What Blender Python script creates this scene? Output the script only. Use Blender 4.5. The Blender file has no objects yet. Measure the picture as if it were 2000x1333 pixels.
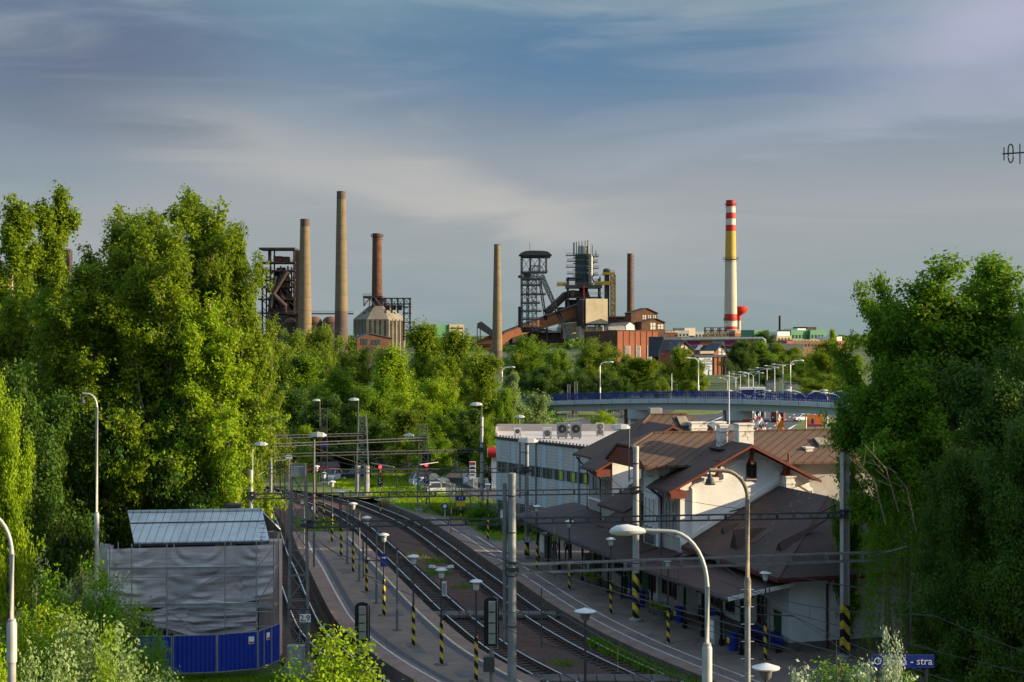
import bpy, bmesh, math, random
import numpy as np
from mathutils import Vector, Matrix
C = bpy.context.scene
COL = C.collection
rad = math.radians
H, F, HX, HY = 18.0, 3000.0, 1000.0, 650.0        # camera height, focal length and principal point in photo pixels
# ---------------- camera, sky, sun ----------------
cam = bpy.data.objects.new('camera', bpy.data.cameras.new('camera')); COL.objects.link(cam)
cam.location = (0, 0, H); cam.rotation_euler = (rad(90), 0, 0)
cam.data.sensor_width = 36; cam.data.lens = F/2000*36; cam.data.shift_y = -(1333/2-HY)/2000
cam.data.clip_start = 1; cam.data.clip_end = 20000
C.camera = cam
C.view_settings.view_transform = 'Standard'; C.view_settings.look = 'None'
C.view_settings.exposure = 1.05; C.view_settings.gamma = 1
SUN_EL, SUN_AZ = 15.0, 94.0                        # azimuth clockwise from +Y
sd = Vector((math.sin(rad(SUN_AZ))*math.cos(rad(SUN_EL)), math.cos(rad(SUN_AZ))*math.cos(rad(SUN_EL)), math.sin(rad(SUN_EL))))
sun = bpy.data.objects.new('sun', bpy.data.lights.new('sun', 'SUN')); COL.objects.link(sun)
sun.data.energy = 5.0; sun.data.angle = rad(0.5); sun.data.color = (1, .79, .50)
sun.rotation_euler = sd.to_track_quat('Z', 'Y').to_euler()

class NT:
    def __init__(s, nt): s.nt = nt
    def n(s, t, **k):
        x = s.nt.nodes.new(t)
        for a, b in k.items():
            if a[0] == 'i' and a[1:].isdigit():
                i = int(a[1:])
                if isinstance(b, bpy.types.NodeSocket): s.nt.links.new(b, x.inputs[i])
                else: x.inputs[i].default_value = b
            else: setattr(x, a, b)
        return x
    def m(s, op, a, b=0.0, c=None):
        x = s.nt.nodes.new('ShaderNodeMath'); x.operation = op
        for i, v in enumerate((a, b, c)):
            if v is None: continue
            if isinstance(v, bpy.types.NodeSocket): s.nt.links.new(v, x.inputs[i])
            else: x.inputs[i].default_value = v
        return x.outputs[0]
    def mix(s, f, a, b, blend='MIX'):
        x = s.nt.nodes.new('ShaderNodeMix'); x.data_type = 'RGBA'; x.blend_type = blend
        for i, v in ((0, f), (6, a), (7, b)):
            if isinstance(v, bpy.types.NodeSocket): s.nt.links.new(v, x.inputs[i])
            else: x.inputs[i].default_value = v if i == 0 else (tuple(v)+(1,))[:4]
        return x.outputs[2]
    def link(s, a, b): s.nt.links.new(a, b)
    def step(s, v, a, b):
        x = s.nt.nodes.new('ShaderNodeMapRange'); x.interpolation_type = 'SMOOTHSTEP'
        s.nt.links.new(v, x.inputs[0]); x.inputs[1].default_value = a; x.inputs[2].default_value = b
        return x.outputs[0]

W = bpy.data.worlds.new('World'); C.world = W; W.use_nodes = True
W.node_tree.nodes.clear(); w = NT(W.node_tree)
tc = w.n('ShaderNodeTexCoord').outputs['Generated']
sp = w.n('ShaderNodeSeparateXYZ', i0=tc)
az = w.m('ARCTAN2', sp.outputs[0], sp.outputs[1])
u0 = w.m('MULTIPLY', az, 3.1); v0 = w.m('MULTIPLY', sp.outputs[2], 4.7)        # about -1..1 and 0..1 over the view
cv = w.n('ShaderNodeCombineXYZ', i0=u0, i1=v0)
n1 = w.n('ShaderNodeTexNoise', i0=cv.outputs[0]); n1.inputs['Scale'].default_value = 1.6; n1.inputs['Detail'].default_value = 4; n1.inputs['Roughness'].default_value = .5
mp = w.n('ShaderNodeMapping', i0=cv.outputs[0]); mp.inputs['Rotation'].default_value = (0, 0, rad(18)); mp.inputs['Scale'].default_value = (1.0, 4.2, 1)
n2 = w.n('ShaderNodeTexNoise', i0=mp.outputs[0]); n2.inputs['Scale'].default_value = 1.5; n2.inputs['Detail'].default_value = 8; n2.inputs['Roughness'].default_value = .52; n2.inputs['Distortion'].default_value = .9
u = w.m('ADD', u0, w.m('MULTIPLY', w.m('SUBTRACT', n1.outputs[0], .5), .55))
v = w.m('ADD', v0, w.m('MULTIPLY', w.m('SUBTRACT', n2.outputs[0], .5), .30))
rp = w.n('ShaderNodeValToRGB', i0=v)
while len(rp.color_ramp.elements) < 6: rp.color_ramp.elements.new(.5)
for e, (p, c) in zip(rp.color_ramp.elements, [(0, (.20, .255, .275)), (.15, (.225, .265, .295)), (.38, (.255, .27, .30)), (.62, (.165, .205, .27)), (.85, (.10, .165, .25)), (1, (.125, .205, .28))]):
    e.position = p; e.color = c+(1,)
col = rp.outputs[0]
def blob(col, cu, cvv, ru, rv, c, a, rot=0):
    du = w.m('SUBTRACT', u, cu); dv = w.m('SUBTRACT', v, cvv); cs, sn = math.cos(rad(rot)), math.sin(rad(rot))
    p = w.m('DIVIDE', w.m('ADD', w.m('MULTIPLY', du, cs), w.m('MULTIPLY', dv, sn)), ru)
    q = w.m('DIVIDE', w.m('SUBTRACT', w.m('MULTIPLY', dv, cs), w.m('MULTIPLY', du, sn)), rv)
    d = w.m('SQRT', w.m('ADD', w.m('MULTIPLY', p, p), w.m('MULTIPLY', q, q)))
    return w.mix(w.m('MULTIPLY', w.step(d, 1.0, .0), a), col, c)
col = blob(col, .18, .80, .75, .26, (.06, .14, .265), .8, 0)
col = blob(col, -.9, .80, .5, .42, (.085, .105, .175), .85, 0)
col = blob(col, -.42, .56, .55, .16, (.30, .30, .31), .8, -14)
col = blob(col, -.12, .40, .65, .14, (.38, .36, .355), .85, -16)
col = blob(col, -.72, .60, .35, .06, (.13, .155, .21), .8, -6)
col = blob(col, .95, .88, .55, .35, (.33, .33, .45), .95, 15)
col = blob(col, .62, .62, .65, .10, (.25, .28, .36), .6, 14)
col = blob(col, -.95, .45, .35, .14, (.15, .21, .27), .6, 0)
col = w.mix(w.m('MULTIPLY', w.step(n2.outputs[0], .42, .70), .30), col, (.33, .335, .37))
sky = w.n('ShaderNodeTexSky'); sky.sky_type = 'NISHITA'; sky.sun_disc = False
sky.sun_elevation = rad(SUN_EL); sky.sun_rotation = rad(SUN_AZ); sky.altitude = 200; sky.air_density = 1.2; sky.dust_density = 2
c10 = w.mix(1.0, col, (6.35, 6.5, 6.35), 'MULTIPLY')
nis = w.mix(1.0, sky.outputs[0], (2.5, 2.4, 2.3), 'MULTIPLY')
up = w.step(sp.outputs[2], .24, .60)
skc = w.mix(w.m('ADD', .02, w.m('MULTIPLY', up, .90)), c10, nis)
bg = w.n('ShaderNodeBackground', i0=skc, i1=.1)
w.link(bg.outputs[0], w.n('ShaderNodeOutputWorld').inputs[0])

# ---------------- pixel geometry ----------------
def P(x, y, D): return Vector(((x-HX)*D/F, D, H-(y-HY)*D/F))
def G(x, y, z=0.0):
    D = (H-z)*F/(y-HY); return Vector(((x-HX)*D/F, D, z))
# station frame: s runs away from the camera along the platform, t to the right
S0 = Vector((12.0, 84.5)); su = Vector((-.287, .958)); tv = Vector((.958, .287))
def SW(s, t, z): 
    p = S0+su*s+tv*t; return Vector((p.x, p.y, z))
def Shit(x, y, a=0, b=0, c=1, d=0):
    """pixel ray meets the plane a*s+b*t+c*z=d in station coordinates; returns (s,t,z)"""
    f = lambda D: (lambda p, q: (q.dot(su), q.dot(tv), p.z))(P(x, y, D), P(x, y, D).xy-S0)
    g = lambda D: (lambda r: a*r[0]+b*r[1]+c*r[2]-d)(f(D))
    g0, g1 = g(0.0), g(100.0); D = -g0*100/(g1-g0); return f(D)

# ---------------- materials ----------------
MATS = {}
def mat(name, col, rough=.8, var=.25, scale=2.0, col2=None, metal=0, bump=0, emit=None, spec=.3, fn=None, coord='Object', alpha=None, trans=None, th=.5):
    if name in MATS: return MATS[name]
    m = bpy.data.materials.new(name); m.use_nodes = True; m.node_tree.nodes.clear(); k = NT(m.node_tree)
    o = k.n('ShaderNodeOutputMaterial'); b = k.n('ShaderNodeBsdfPrincipled')
    b.inputs['Roughness'].default_value = rough; b.inputs['Metallic'].default_value = metal; b.inputs['Specular IOR Level'].default_value = spec
    co = k.n('ShaderNodeTexCoord').outputs['Object'] if coord == 'Object' else k.n('ShaderNodeNewGeometry').outputs['Position']
    nz = k.n('ShaderNodeTexNoise', i0=co); nz.inputs['Scale'].default_value = scale; nz.inputs['Detail'].default_value = 6; nz.inputs['Roughness'].default_value = .65
    c2 = col2 or tuple(max(0, x*(1-var)) for x in col)
    f = k.step(nz.outputs[0], th-.16, th+.16)
    c = k.mix(f, col, c2)
    n3 = k.n('ShaderNodeTexNoise', i0=co); n3.inputs['Scale'].default_value = scale*9; n3.inputs['Detail'].default_value = 3
    c = k.mix(k.m('MULTIPLY', k.step(n3.outputs[0], .35, .7), .35*min(1, var*2)), c, tuple(x*.55 for x in col))
    if fn: c = fn(k, c, co, b)
    k.link(c, b.inputs['Base Color'])
    if bump:
        bp = k.n('ShaderNodeBump'); bp.inputs['Strength'].default_value = bump; bp.inputs['Distance'].default_value = .05
        k.link(nz.outputs[0] if bump < .3 else n3.outputs[0], bp.inputs['Height']); k.link(bp.outputs[0], b.inputs['Normal'])
    if emit: b.inputs['Emission Color'].default_value = emit[:3]+(1,); b.inputs['Emission Strength'].default_value = emit[3]
    out = b.outputs[0]
    if trans:
        t = k.n('ShaderNodeBsdfTranslucent'); k.link(c, t.inputs[0]); mx = k.n('ShaderNodeMixShader', i0=trans, i1=out, i2=t.outputs[0]); out = mx.outputs[0]
    if alpha is not None:
        t = k.n('ShaderNodeBsdfTransparent'); mx = k.n('ShaderNodeMixShader', i0=alpha, i1=t.outputs[0], i2=out); out = mx.outputs[0]
    k.link(out, o.inputs[0]); MATS[name] = m; return m
def f_stripe(axis_vec, freq, duty, col, soft=.04, amt=1.0):
    def fn(k, c, co, b):
        s = k.n('ShaderNodeSeparateXYZ', i0=co); a = None
        for i, v_ in enumerate(axis_vec):
            if v_:
                x = k.m('MULTIPLY', s.outputs[i], v_*freq); a = x if a is None else k.m('ADD', a, x)
        fr = k.m('FRACT', a); g = k.step(fr, duty-soft, duty+soft)
        g = k.m('MULTIPLY', k.m('SUBTRACT', 1.0, g), amt)
        return k.mix(g, c, col)
    return fn
def f_multi(*fs):
    def fn(k, c, co, b):
        for f in fs: c = f(k, c, co, b)
        return c
    return fn
def f_corr(axis_vec, freq, dist=.04, strength=1.0):
    def fn(k, c, co, b):
        s = k.n('ShaderNodeSeparateXYZ', i0=co); a = None
        for i, v_ in enumerate(axis_vec):
            if v_:
                x = k.m('MULTIPLY', s.outputs[i], v_*freq*6.2832); a = x if a is None else k.m('ADD', a, x)
        bp = k.n('ShaderNodeBump'); bp.inputs['Strength'].default_value = strength; bp.inputs['Distance'].default_value = dist
        k.link(k.m('SINE', a), bp.inputs['Height']); k.link(bp.outputs[0], b.inputs['Normal'])
        return k.mix(k.m('MULTIPLY', k.step(k.m('SINE', a), .3, .95), .45), c, (.02, .02, .02))
    return fn
M = dict(
 concrete=mat('concrete', (.33, .33, .32), .85, .35, 1.2),
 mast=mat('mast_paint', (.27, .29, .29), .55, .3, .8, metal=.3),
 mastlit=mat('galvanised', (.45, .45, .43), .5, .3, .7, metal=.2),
 dark=mat('dark_steel', (.05, .052, .055), .6, .3, 2),
 steelgrey=mat('grey_steel', (.17, .175, .17), .6, .3, 2),
 rust=mat('rusty_steel', (.15, .068, .04), .9, .5, .35, col2=(.075, .042, .03)),
 rustdk=mat('dark_rusty_steel', (.075, .05, .045), .9, .5, .3, col2=(.035, .028, .03)),
 stripe=mat('hazard_stripe', (.62, .46, .04), .6, .15, 3, fn=f_stripe((1.1, .4, 1), 1.55, .5, (.012, .012, .014), .015)),
 stripebig=mat('hazard_stripe_wide', (.62, .46, .04), .6, .15, 3, fn=f_stripe((1.2, .4, 1), 1.1, .5, (.012, .012, .014), .015)),
 white=mat('white_paint', (.75, .75, .73), .6, .12, 1.5),
 whitelamp=mat('lamp_plastic', (.60, .60, .58), .4, .12, 4),
 glassbulb=mat('lamp_glass', (.55, .56, .52), .2, .1, 2, spec=.6),
 red=mat('red_paint', (.42, .02, .02), .5, .1, 2),
 blue=mat('blue_paint', (.012, .03, .22), .5, .1, 2),
 yellow=mat('yellow_paint', (.62, .42, .03), .55, .2, 2),
 black=mat('black_paint', (.012, .012, .013), .5, .1, 2),
 glass=mat('window_glass', (.035, .045, .055), .15, .2, .5, spec=.7),
 rail=mat('rail_steel', (.75, .77, .80), .32, .12, .5, metal=.6),
 railside=mat('rail_web', (.09, .05, .035), .85, .4, 1.5),
 wood=mat('sleeper_wood', (.042, .03, .024), .9, .4, 1.5),
 bark=mat('bark', (.13, .10, .075), .95, .45, 3, bump=.6),
 barkpale=mat('pale_bark', (.32, .27, .20), .95, .45, 3, bump=.6),
 greenpole=mat('green_paint', (.02, .09, .06), .6, .2, 2),
)
def f_ballast(k, c, co, b):
    v = k.n('ShaderNodeTexVoronoi', i0=co); v.inputs['Scale'].default_value = 7
    c = k.mix(.4, c, k.mix(v.outputs['Color'], (.025, .015, .012), (.13, .08, .06)))
    n = k.n('ShaderNodeTexNoise', i0=co); n.inputs['Scale'].default_value = .09; n.inputs['Detail'].default_value = 5
    return k.mix(k.m('MULTIPLY', k.step(n.outputs[0], .5, .66), .55), c, (.055, .04, .035))
M['ballast'] = mat('ballast', (.135, .056, .032), .95, .45, 1.1, col2=(.045, .026, .02), bump=.5, fn=f_ballast, coord='Pos')
M['earth'] = mat('earth', (.075, .085, .03), .95, .5, .12, col2=(.04, .08, .018), bump=.4, coord='Pos')
M['asphalt'] = mat('asphalt', (.075, .077, .082), .85, .3, .25, coord='Pos')
def f_plat(k, c, co, b):
    n = k.n('ShaderNodeTexNoise', i0=co); n.inputs['Scale'].default_value = .35; n.inputs['Detail'].default_value = 7; n.inputs['Roughness'].default_value = .7
    c = k.mix(k.m('MULTIPLY', k.step(n.outputs[0], .42, .62), .6), c, (.12, .095, .08))
    v = k.n('ShaderNodeTexVoronoi', i0=co, feature='DISTANCE_TO_EDGE'); v.inputs['Scale'].default_value = .16
    return k.mix(k.m('MULTIPLY', k.m('SUBTRACT', 1.0, k.step(v.outputs['Distance'], .0, .012)), .45), c, (.04, .03, .03))
M['platform'] = mat('platform_asphalt', (.225, .165, .13), .88, .25, .6, coord='Pos', fn=f_plat)
M['platedge'] = mat('platform_edge_paving', (.27, .175, .135), .88, .3, .8, coord='Pos')
M['cobble'] = mat('platform_cobbles', (.11, .10, .115), .85, .4, 5, col2=(.035, .032, .04), coord='Pos')
M['line'] = mat('painted_line', (.62, .56, .52), .7, .35, 1.5, coord='Pos')
M['lineyellow'] = mat('worn_yellow_line', (.66, .56, .33), .7, .35, 1.5, coord='Pos')
M['kerb'] = mat('platform_kerb', (.14, .115, .10), .9, .4, .8, coord='Pos')
def f_grass(k, c, co, b):
    n = k.n('ShaderNodeTexNoise', i0=co); n.inputs['Scale'].default_value = .3; n.inputs['Detail'].default_value = 8
    return k.mix(k.step(n.outputs[0], .4, .65), c, (.16, .15, .04))
M['grass'] = mat('grass_ground', (.055, .13, .02), .95, .4, .8, bump=.5, coord='Pos')
M['drygrass'] = mat('dry_grass', (.10, .15, .025), .95, .4, .5, bump=.5, coord='Pos', fn=f_grass)

# ---------------- mesh helpers ----------------
def link(o, parent=None, loc=None, rot=0):
    COL.objects.link(o)
    if parent: o.parent = parent
    if loc is not None: o.location = loc
    if rot: o.rotation_euler = (0, 0, rot)
    return o
def tag(o, label=None, cat=None, group=None, kind=None):
    for k, v_ in (('label', label), ('category', cat), ('group', group), ('kind', kind)):
        if v_: o[k] = v_
    return o
def thing(name, label, cat, loc=(0, 0, 0), rot=0, group=None):
    return tag(link(bpy.data.objects.new(name, None), None, loc, rot), label, cat, group)
def dup(o, parent=None):
    c = o.copy(); COL.objects.link(c)
    if parent: c.parent = parent
    for ch in o.children: dup(ch, c)
    return c
class MB:
    def __init__(s): s.v = []; s.f = []; s.m = []; s.mats = []
    def _mi(s, m):
        if m not in s.mats: s.mats.append(m)
        return s.mats.index(m)
    def add(s, vs, fs, m=None):
        n = len(s.v); s.v += [tuple(p) for p in vs]
        for f in fs: s.f.append([n+i for i in f]); s.m.append(s._mi(m))
        return s
    def poly(s, pts, m=None): return s.add(pts, [list(range(len(pts)))], m)
    def slab(s, pts, d, m=None):
        """polygon thickened by vector d"""
        n = len(pts); d = Vector(d); q = [Vector(p) for p in pts]
        fs = [list(range(n)), list(range(2*n-1, n-1, -1))]+[[i, (i+1) % n+n*0, (i+1) % n+n, i+n][::-1] for i in range(n)]
        return s.add(q+[p+d for p in q], fs, m)
    def box(s, c, d, m=None, rot=None, bev=0):
        x, y, z = (k/2 for k in d); R = rot or Matrix.Identity(3); c = Vector(c)
        vs = [c+R @ Vector((a*x, b*y, e*z)) for a in (-1, 1) for b in (-1, 1) for e in (-1, 1)]
        return s.add(vs, [(0, 1, 3, 2), (4, 6, 7, 5), (0, 4, 5, 1), (2, 3, 7, 6), (0, 2, 6, 4), (1, 5, 7, 3)], m)
    def bb(s, a, b, m=None):
        return s.box([(p+q)/2 for p, q in zip(a, b)], [abs(q-p) for p, q in zip(a, b)], m)
    def bar(s, a, b, w, h=None, m=None):
        a, b = Vector(a), Vector(b); d = b-a; L = d.length
        if L < 1e-6: return s
        R = d.to_track_quat('X', 'Z').to_matrix()
        return s.box((a+b)/2, (L, w, h or w), m, R)
    def tube(s, pts, r, n=8, m=None, cap=True):
        pts = [Vector(p) for p in pts]; rs = r if isinstance(r, (list, tuple)) else [r]*len(pts); vs = []; fs = []
        for i, p in enumerate(pts):
            d = (pts[min(i+1, len(pts)-1)]-pts[max(i-1, 0)]).normalized()
            R = d.to_track_quat('Z', 'Y').to_matrix()
            vs += [p+R @ Vector((math.cos(2*math.pi*j/n)*rs[i], math.sin(2*math.pi*j/n)*rs[i], 0)) for j in range(n)]
        for i in range(len(pts)-1):
            fs += [(i*n+j, i*n+(j+1) % n, (i+1)*n+(j+1) % n, (i+1)*n+j) for j in range(n)]
        if cap: fs += [tuple(range(n))[::-1], tuple(range((len(pts)-1)*n, len(pts)*n))]
        return s.add(vs, fs, m)
    def lathe(s, prof, n=16, m=None, c=(0, 0, 0)):
        c = Vector(c); vs = []; fs = []
        for z, r in prof: vs += [c+Vector((math.cos(2*math.pi*j/n)*r, math.sin(2*math.pi*j/n)*r, z)) for j in range(n)]
        for i in range(len(prof)-1): fs += [(i*n+j, i*n+(j+1) % n, (i+1)*n+(j+1) % n, (i+1)*n+j) for j in range(n)]
        fs += [tuple(range(n))[::-1], tuple(range((len(prof)-1)*n, len(prof)*n))]
        return s.add(vs, fs, m)
    def ball(s, c, r, m=None, n=12, k=8, sq=(1, 1, 1)):
        c = Vector(c); vs = []; fs = []
        for i in range(k+1):
            a = math.pi*i/k
            vs += [c+Vector((math.sin(a)*math.cos(2*math.pi*j/n)*r*sq[0], math.sin(a)*math.sin(2*math.pi*j/n)*r*sq[1], -math.cos(a)*r*sq[2])) for j in range(n)]
        for i in range(k): fs += [(i*n+j, i*n+(j+1) % n, (i+1)*n+(j+1) % n, (i+1)*n+j) for j in range(n)]
        return s.add(vs, fs, m)
    def build(s, name, m=None, parent=None, smooth=False, kind=None, off=True, label=None, fix=True):
        me = bpy.data.meshes.new(name); o = bpy.data.objects.new(name, me)
        vs = s.v
        root = parent
        while root is not None and root.parent: root = root.parent
        if root is not None and off and any(root.location) and getattr(s, 'world', True):
            inv = (Matrix.Translation(root.location) @ Matrix.Rotation(root.rotation_euler[2], 4, 'Z')).inverted()
            vs = [tuple(inv @ Vector(p)) for p in vs]
        me.from_pydata(vs, [], s.f)
        mm = [(x or m or M['concrete']) for x in s.mats]; mm = [MATS[x] if isinstance(x, str) else x for x in mm]
        for x in mm: me.materials.append(x)
        me.polygons.foreach_set('material_index', s.m)
        if smooth: me.polygons.foreach_set('use_smooth', [True]*len(s.f))
        if fix:
            b = bmesh.new(); b.from_mesh(me); bmesh.ops.recalc_face_normals(b, faces=b.faces); b.to_mesh(me); b.free()
        if smooth and hasattr(me, 'set_sharp_from_angle'): me.set_sharp_from_angle(angle=rad(40))
        me.update(); link(o, parent)
        if kind: o['kind'] = kind
        if label: o['label'] = label
        return o
class LB(MB):
    world = False            # geometry already in its parent's own frame
def text(s, size, m, name, parent, loc, rot, ext=.004, align='CENTER', sx=1.0, label=None):
    cu = bpy.data.curves.new(name, 'FONT'); cu.body = s; cu.size = size; cu.extrude = ext; cu.align_x = align; cu.align_y = 'CENTER'; cu.resolution_u = 2
    t = bpy.data.objects.new(name, cu); COL.objects.link(t)
    me = bpy.data.meshes.new_from_object(t.evaluated_get(bpy.context.evaluated_depsgraph_get())); bpy.data.objects.remove(t)
    me.materials.clear(); me.materials.append(m)
    o = bpy.data.objects.new(name, me); COL.objects.link(o); o.parent = parent; o.location = loc; o.rotation_euler = rot; o.scale = (sx, 1, 1)
    return o
FACE = (rad(90), 0, 0)      # text upright, read from -Y
ORD = ['leftmost', 'second from the left', 'third from the left', 'fourth from the left', 'fifth from the left', 'sixth from the left', 'seventh from the left', 'eighth from the left', 'ninth from the left', 'tenth from the left', 'eleventh from the left', 'twelfth from the left', 'thirteenth from the left', 'fourteenth from the left', 'fifteenth from the left', 'sixteenth from the left', 'seventeenth from the left', 'eighteenth from the left', 'nineteenth from the left', 'twentieth from the left']
NORD = ['nearest', 'second nearest', 'third nearest', 'fourth nearest', 'fifth nearest', 'sixth nearest', 'seventh nearest', 'eighth nearest', 'ninth nearest', 'tenth nearest', 'eleventh nearest', 'twelfth nearest', 'thirteenth nearest', 'fourteenth nearest', 'fifteenth nearest', 'sixteenth nearest']

# ---------------- ground, tracks, platforms ----------------
Dn = np.arange(30, 260, .5)
def curve(pts):
    p = sorted((d, x) for x, d in pts); y = np.interp(Dn, [a for a, _ in p], [b for _, b in p])
    s0, s1 = (p[1][1]-p[0][1])/(p[1][0]-p[0][0]), (p[-1][1]-p[-2][1])/(p[-1][0]-p[-2][0])
    y = np.where(Dn < p[0][0], p[0][1]+(Dn-p[0][0])*s0, y); y = np.where(Dn > p[-1][0], p[-1][1]+(Dn-p[-1][0])*s1, y)
    k = np.exp(-np.linspace(-2, 2, 33)**2); k /= k.sum()
    ys = np.convolve(np.pad(y, 16, mode='reflect', reflect_type='odd'), k, 'valid')
    g = np.gradient(ys, Dn)
    def f(D, off=0.0):
        s = np.interp(D, Dn, g); return float(np.interp(D, Dn, ys)+off*math.sqrt(1+s*s))
    return f
TC = curve([(27, 45), (18, 60), (12.8, 70), (8.2, 80.4), (6.0, 85.6), (4.6, 89.3), (2.4, 96.3), (.8, 102.4), (-1.1, 110.9), (-3.1, 119.3), (-6.6, 134.9), (-8.95, 144.5), (-11.4, 152.5), (-16.5, 166), (-19.8, 172), (-23.5, 179), (-26.9, 185), (-33.5, 195), (-46, 210)])
TB = curve([(20.5, 45), (12.3, 60), (7.2, 70), (2.7, 80.4), (-.55, 88.2), (-3.75, 100.4), (-5.95, 109.9), (-11.7, 135), (-14.6, 147), (-18.8, 160), (-23, 170), (-28.5, 181), (-35.5, 191), (-48, 206)])
TA = curve([(11, 45), (3.2, 60), (-2.3, 70), (-7.1, 80), (-9.2, 85), (-12.1, 93.5), (-12.9, 96.7), (-15.2, 107.6), (-17.3, 118), (-19.1, 126), (-23.6, 149.6), (-26.5, 162), (-30.5, 172), (-36, 182), (-44, 191), (-56, 203)])
MB().poly([(-4000, -500, -.75), (4000, -500, -.75), (4000, 9000, -.75), (-4000, 9000, -.75)], M['earth']).build('ground', kind='structure', fix=False)
def strip(name, L, R, d0, d1, z, m, parent=None, step=1.5, thick=0):
    b = MB(); ds = list(np.arange(d0, d1, step))+[d1]
    for a, c in zip(ds, ds[1:]):
        b.poly([(L(a), a, z), (R(a), a, z), (R(c), c, z), (L(c), c, z)], m)
    if thick:
        for a, c in zip(ds, ds[1:]):
            b.poly([(L(a), a, z), (L(c), c, z), (L(c), c, z-thick), (L(a), a, z-thick)], M['kerb'])
            b.poly([(R(a), a, z), (R(c), c, z), (R(c), c, z-thick), (R(a), a, z-thick)], M['kerb'])
        b.poly([(L(d1), d1, z), (R(d1), d1, z), (R(d1), d1, z-thick), (L(d1), d1, z-thick)], M['kerb'])
    o = b.build(name, parent=parent, kind='structure', fix=False)
    return o
strip('track_bed', lambda D: TA(D)-3.2-max(0, (D-150))*.12, lambda D: TC(D)+1.9, 40, 205, -.60, M['ballast'], step=3)
def track(f, label, d0=42, d1=204):
    t = thing('railway_track', label, 'railway track', (f(120), 120, -.6), 0, 'railway tracks through the station')
    for side in (-.7175, .7175):
        b = MB(); ds = list(np.arange(d0, d1, 1.5)); prev = None
        for D in ds:
            x = f(D, side); pr = [(-.07, -.56), (.07, -.56), (.012, -.53), (.012, -.42), (.036, -.40), (.036, -.36), (-.036, -.36), (-.036, -.40), (-.012, -.42), (-.012, -.53)]
            ring = [(x+a, D, z+.06) for a, z in pr]
            b.v += ring; n = len(b.v)
            if prev is not None:
                for j in range(10):
                    k = (j+1) % 10; b.f.append([prev+j, prev+k, n-10+k, n-10+j]); b.m.append(b._mi(M['rail'] if 4 <= j <= 6 else M['railside']))
            prev = n-10
        b.build('rail', parent=t)
    b = MB()
    for D in np.arange(d0, d1, .65):
        g = (f(D+.5)-f(D-.5)); a = math.atan2(-g, 1); R = Matrix.Rotation(a, 3, 'Z')
        b.box((f(D), D, -.64), (2.5, .25, .16), M['wood'], R)
    b.build('sleepers', parent=t, kind='stuff', fix=False)
track(TA, 'curved railway track on the left, between the scaffolded house and the island platform')
track(TB, 'curved railway track along the right side of the island platform')
track(TC, 'curved railway track next to the station platform with the canopy')
# island platform
I0, I1 = 44, 139
def islL(o=0): return lambda D: TA(D, 1.62+o)
def islR(o=0): return lambda D: TB(D, -1.62-o)
strip('island_platform', islL(), islR(), I0, I1, 0, M['platform'], thick=.62)
strip('platform_edge', islL(.004), islL(1.0), I0, I1, .004, M['platedge'])
strip('platform_edge', islR(.9), islR(.004), I0, I1, .004, M['platedge'])
strip('painted_line', islL(.98), islL(1.10), I0, 136, .009, M['line'])
strip('painted_line', islR(1.02), islR(.88), I0, 136, .009, M['lineyellow'])
strip('cobble_band', islL(1.35), islL(1.75), I0, 133, .005, M['cobble'])
strip('cobble_band', islR(1.55), islR(1.1), I0, 133, .005, M['cobble'])
strip('grass_patch', lambda D: TA(D, 2.6), lambda D: TB(D, -2.5)-(D-139)*.28, 139.2, 152, -.45, M['grass'])
# station platform
def staR(D): return float(np.interp(D, [40, 131.5, 132.5, 142, 149, 154, 166], [33, 33, -1.4, -3.8, -5.2, -9.5, -15.2]))
strip('station_platform', lambda D: TC(D, 1.62), staR, 44, 163, 0, M['platform'], thick=.62, step=1)
strip('platform_edge', lambda D: TC(D, 1.624), lambda D: TC(D, 2.55), 44, 150, .004, M['platedge'])
strip('painted_line', lambda D: TC(D, 2.56), lambda D: TC(D, 2.68), 44, 150, .009, M['line'])
strip('painted_line', lambda D: TC(D, 3.55), lambda D: TC(D, 3.67), 44, 136, .009, M['line'])
# foot crossings between the platforms
for d, w_ in ((100.2, 1.5), (81.5, 1.6)):
    b = MB()
    a, e = TB(d, -1.5), TC(d, 1.5); n = 9
    for i in range(n):
        x0 = a+(e-a)*i/n; x1 = a+(e-a)*(i+1)/n-.05
        b.slab([(x0, d-w_/2, -.30), (x1, d-w_/2, -.30), (x1, d+w_/2, -.30), (x0, d+w_/2, -.30)], (0, 0, -.2), M['kerb'])
    b.build('foot_crossing', kind='structure')
# verge, car park, road system beyond
b = MB(); b.poly([(-1.4, 132.6, -.05), (40, 132.6, -.05), (40, 150, -.06), (60, 230, -.1), (-14, 230, -.1), (-9.6, 175, -.1), (-15, 166.2, -.04), (-9.5, 154, -.03), (-5.2, 149, -.03), (-3.8, 142, -.03)], M['grass']); b.build('grass_verge', kind='structure')
b = MB(); b.poly([(-9.8, 175, -.09), (-16, 167, -.09), (-28, 181, -.3), (-42, 200, -.3), (-60, 216, -.3), (-10, 232, -.1)], M['drygrass']); b.build('grass_bank', kind='structure')
b = MB(); b.poly([G(600, 918, -.2), G(600, 936, -.25), G(700, 938, -.2), G(745, 930, -.2), G(740, 912, -.2), G(640, 905, -.2)], M['asphalt']); b.build('car_park', kind='structure')
b = MB(); b.poly([G(875, 925, -.04), G(845, 962, -.04), G(890, 975, -.04), G(985, 995, -.04), (6, 152, -.04), (20, 170, -.04), (20, 215, -.04), (-8, 215, -.04)], M['asphalt']); b.build('access_road', kind='structure')
b = MB(); b.poly([G(*q, .06) for q in ((1000, 880), (1640, 880), (1700, 860), (1660, 808), (1660, 772), (1440, 772), (1340, 786), (1200, 806), (1080, 826), (1000, 840))], M['asphalt']); b.build('road', kind='structure')
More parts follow.
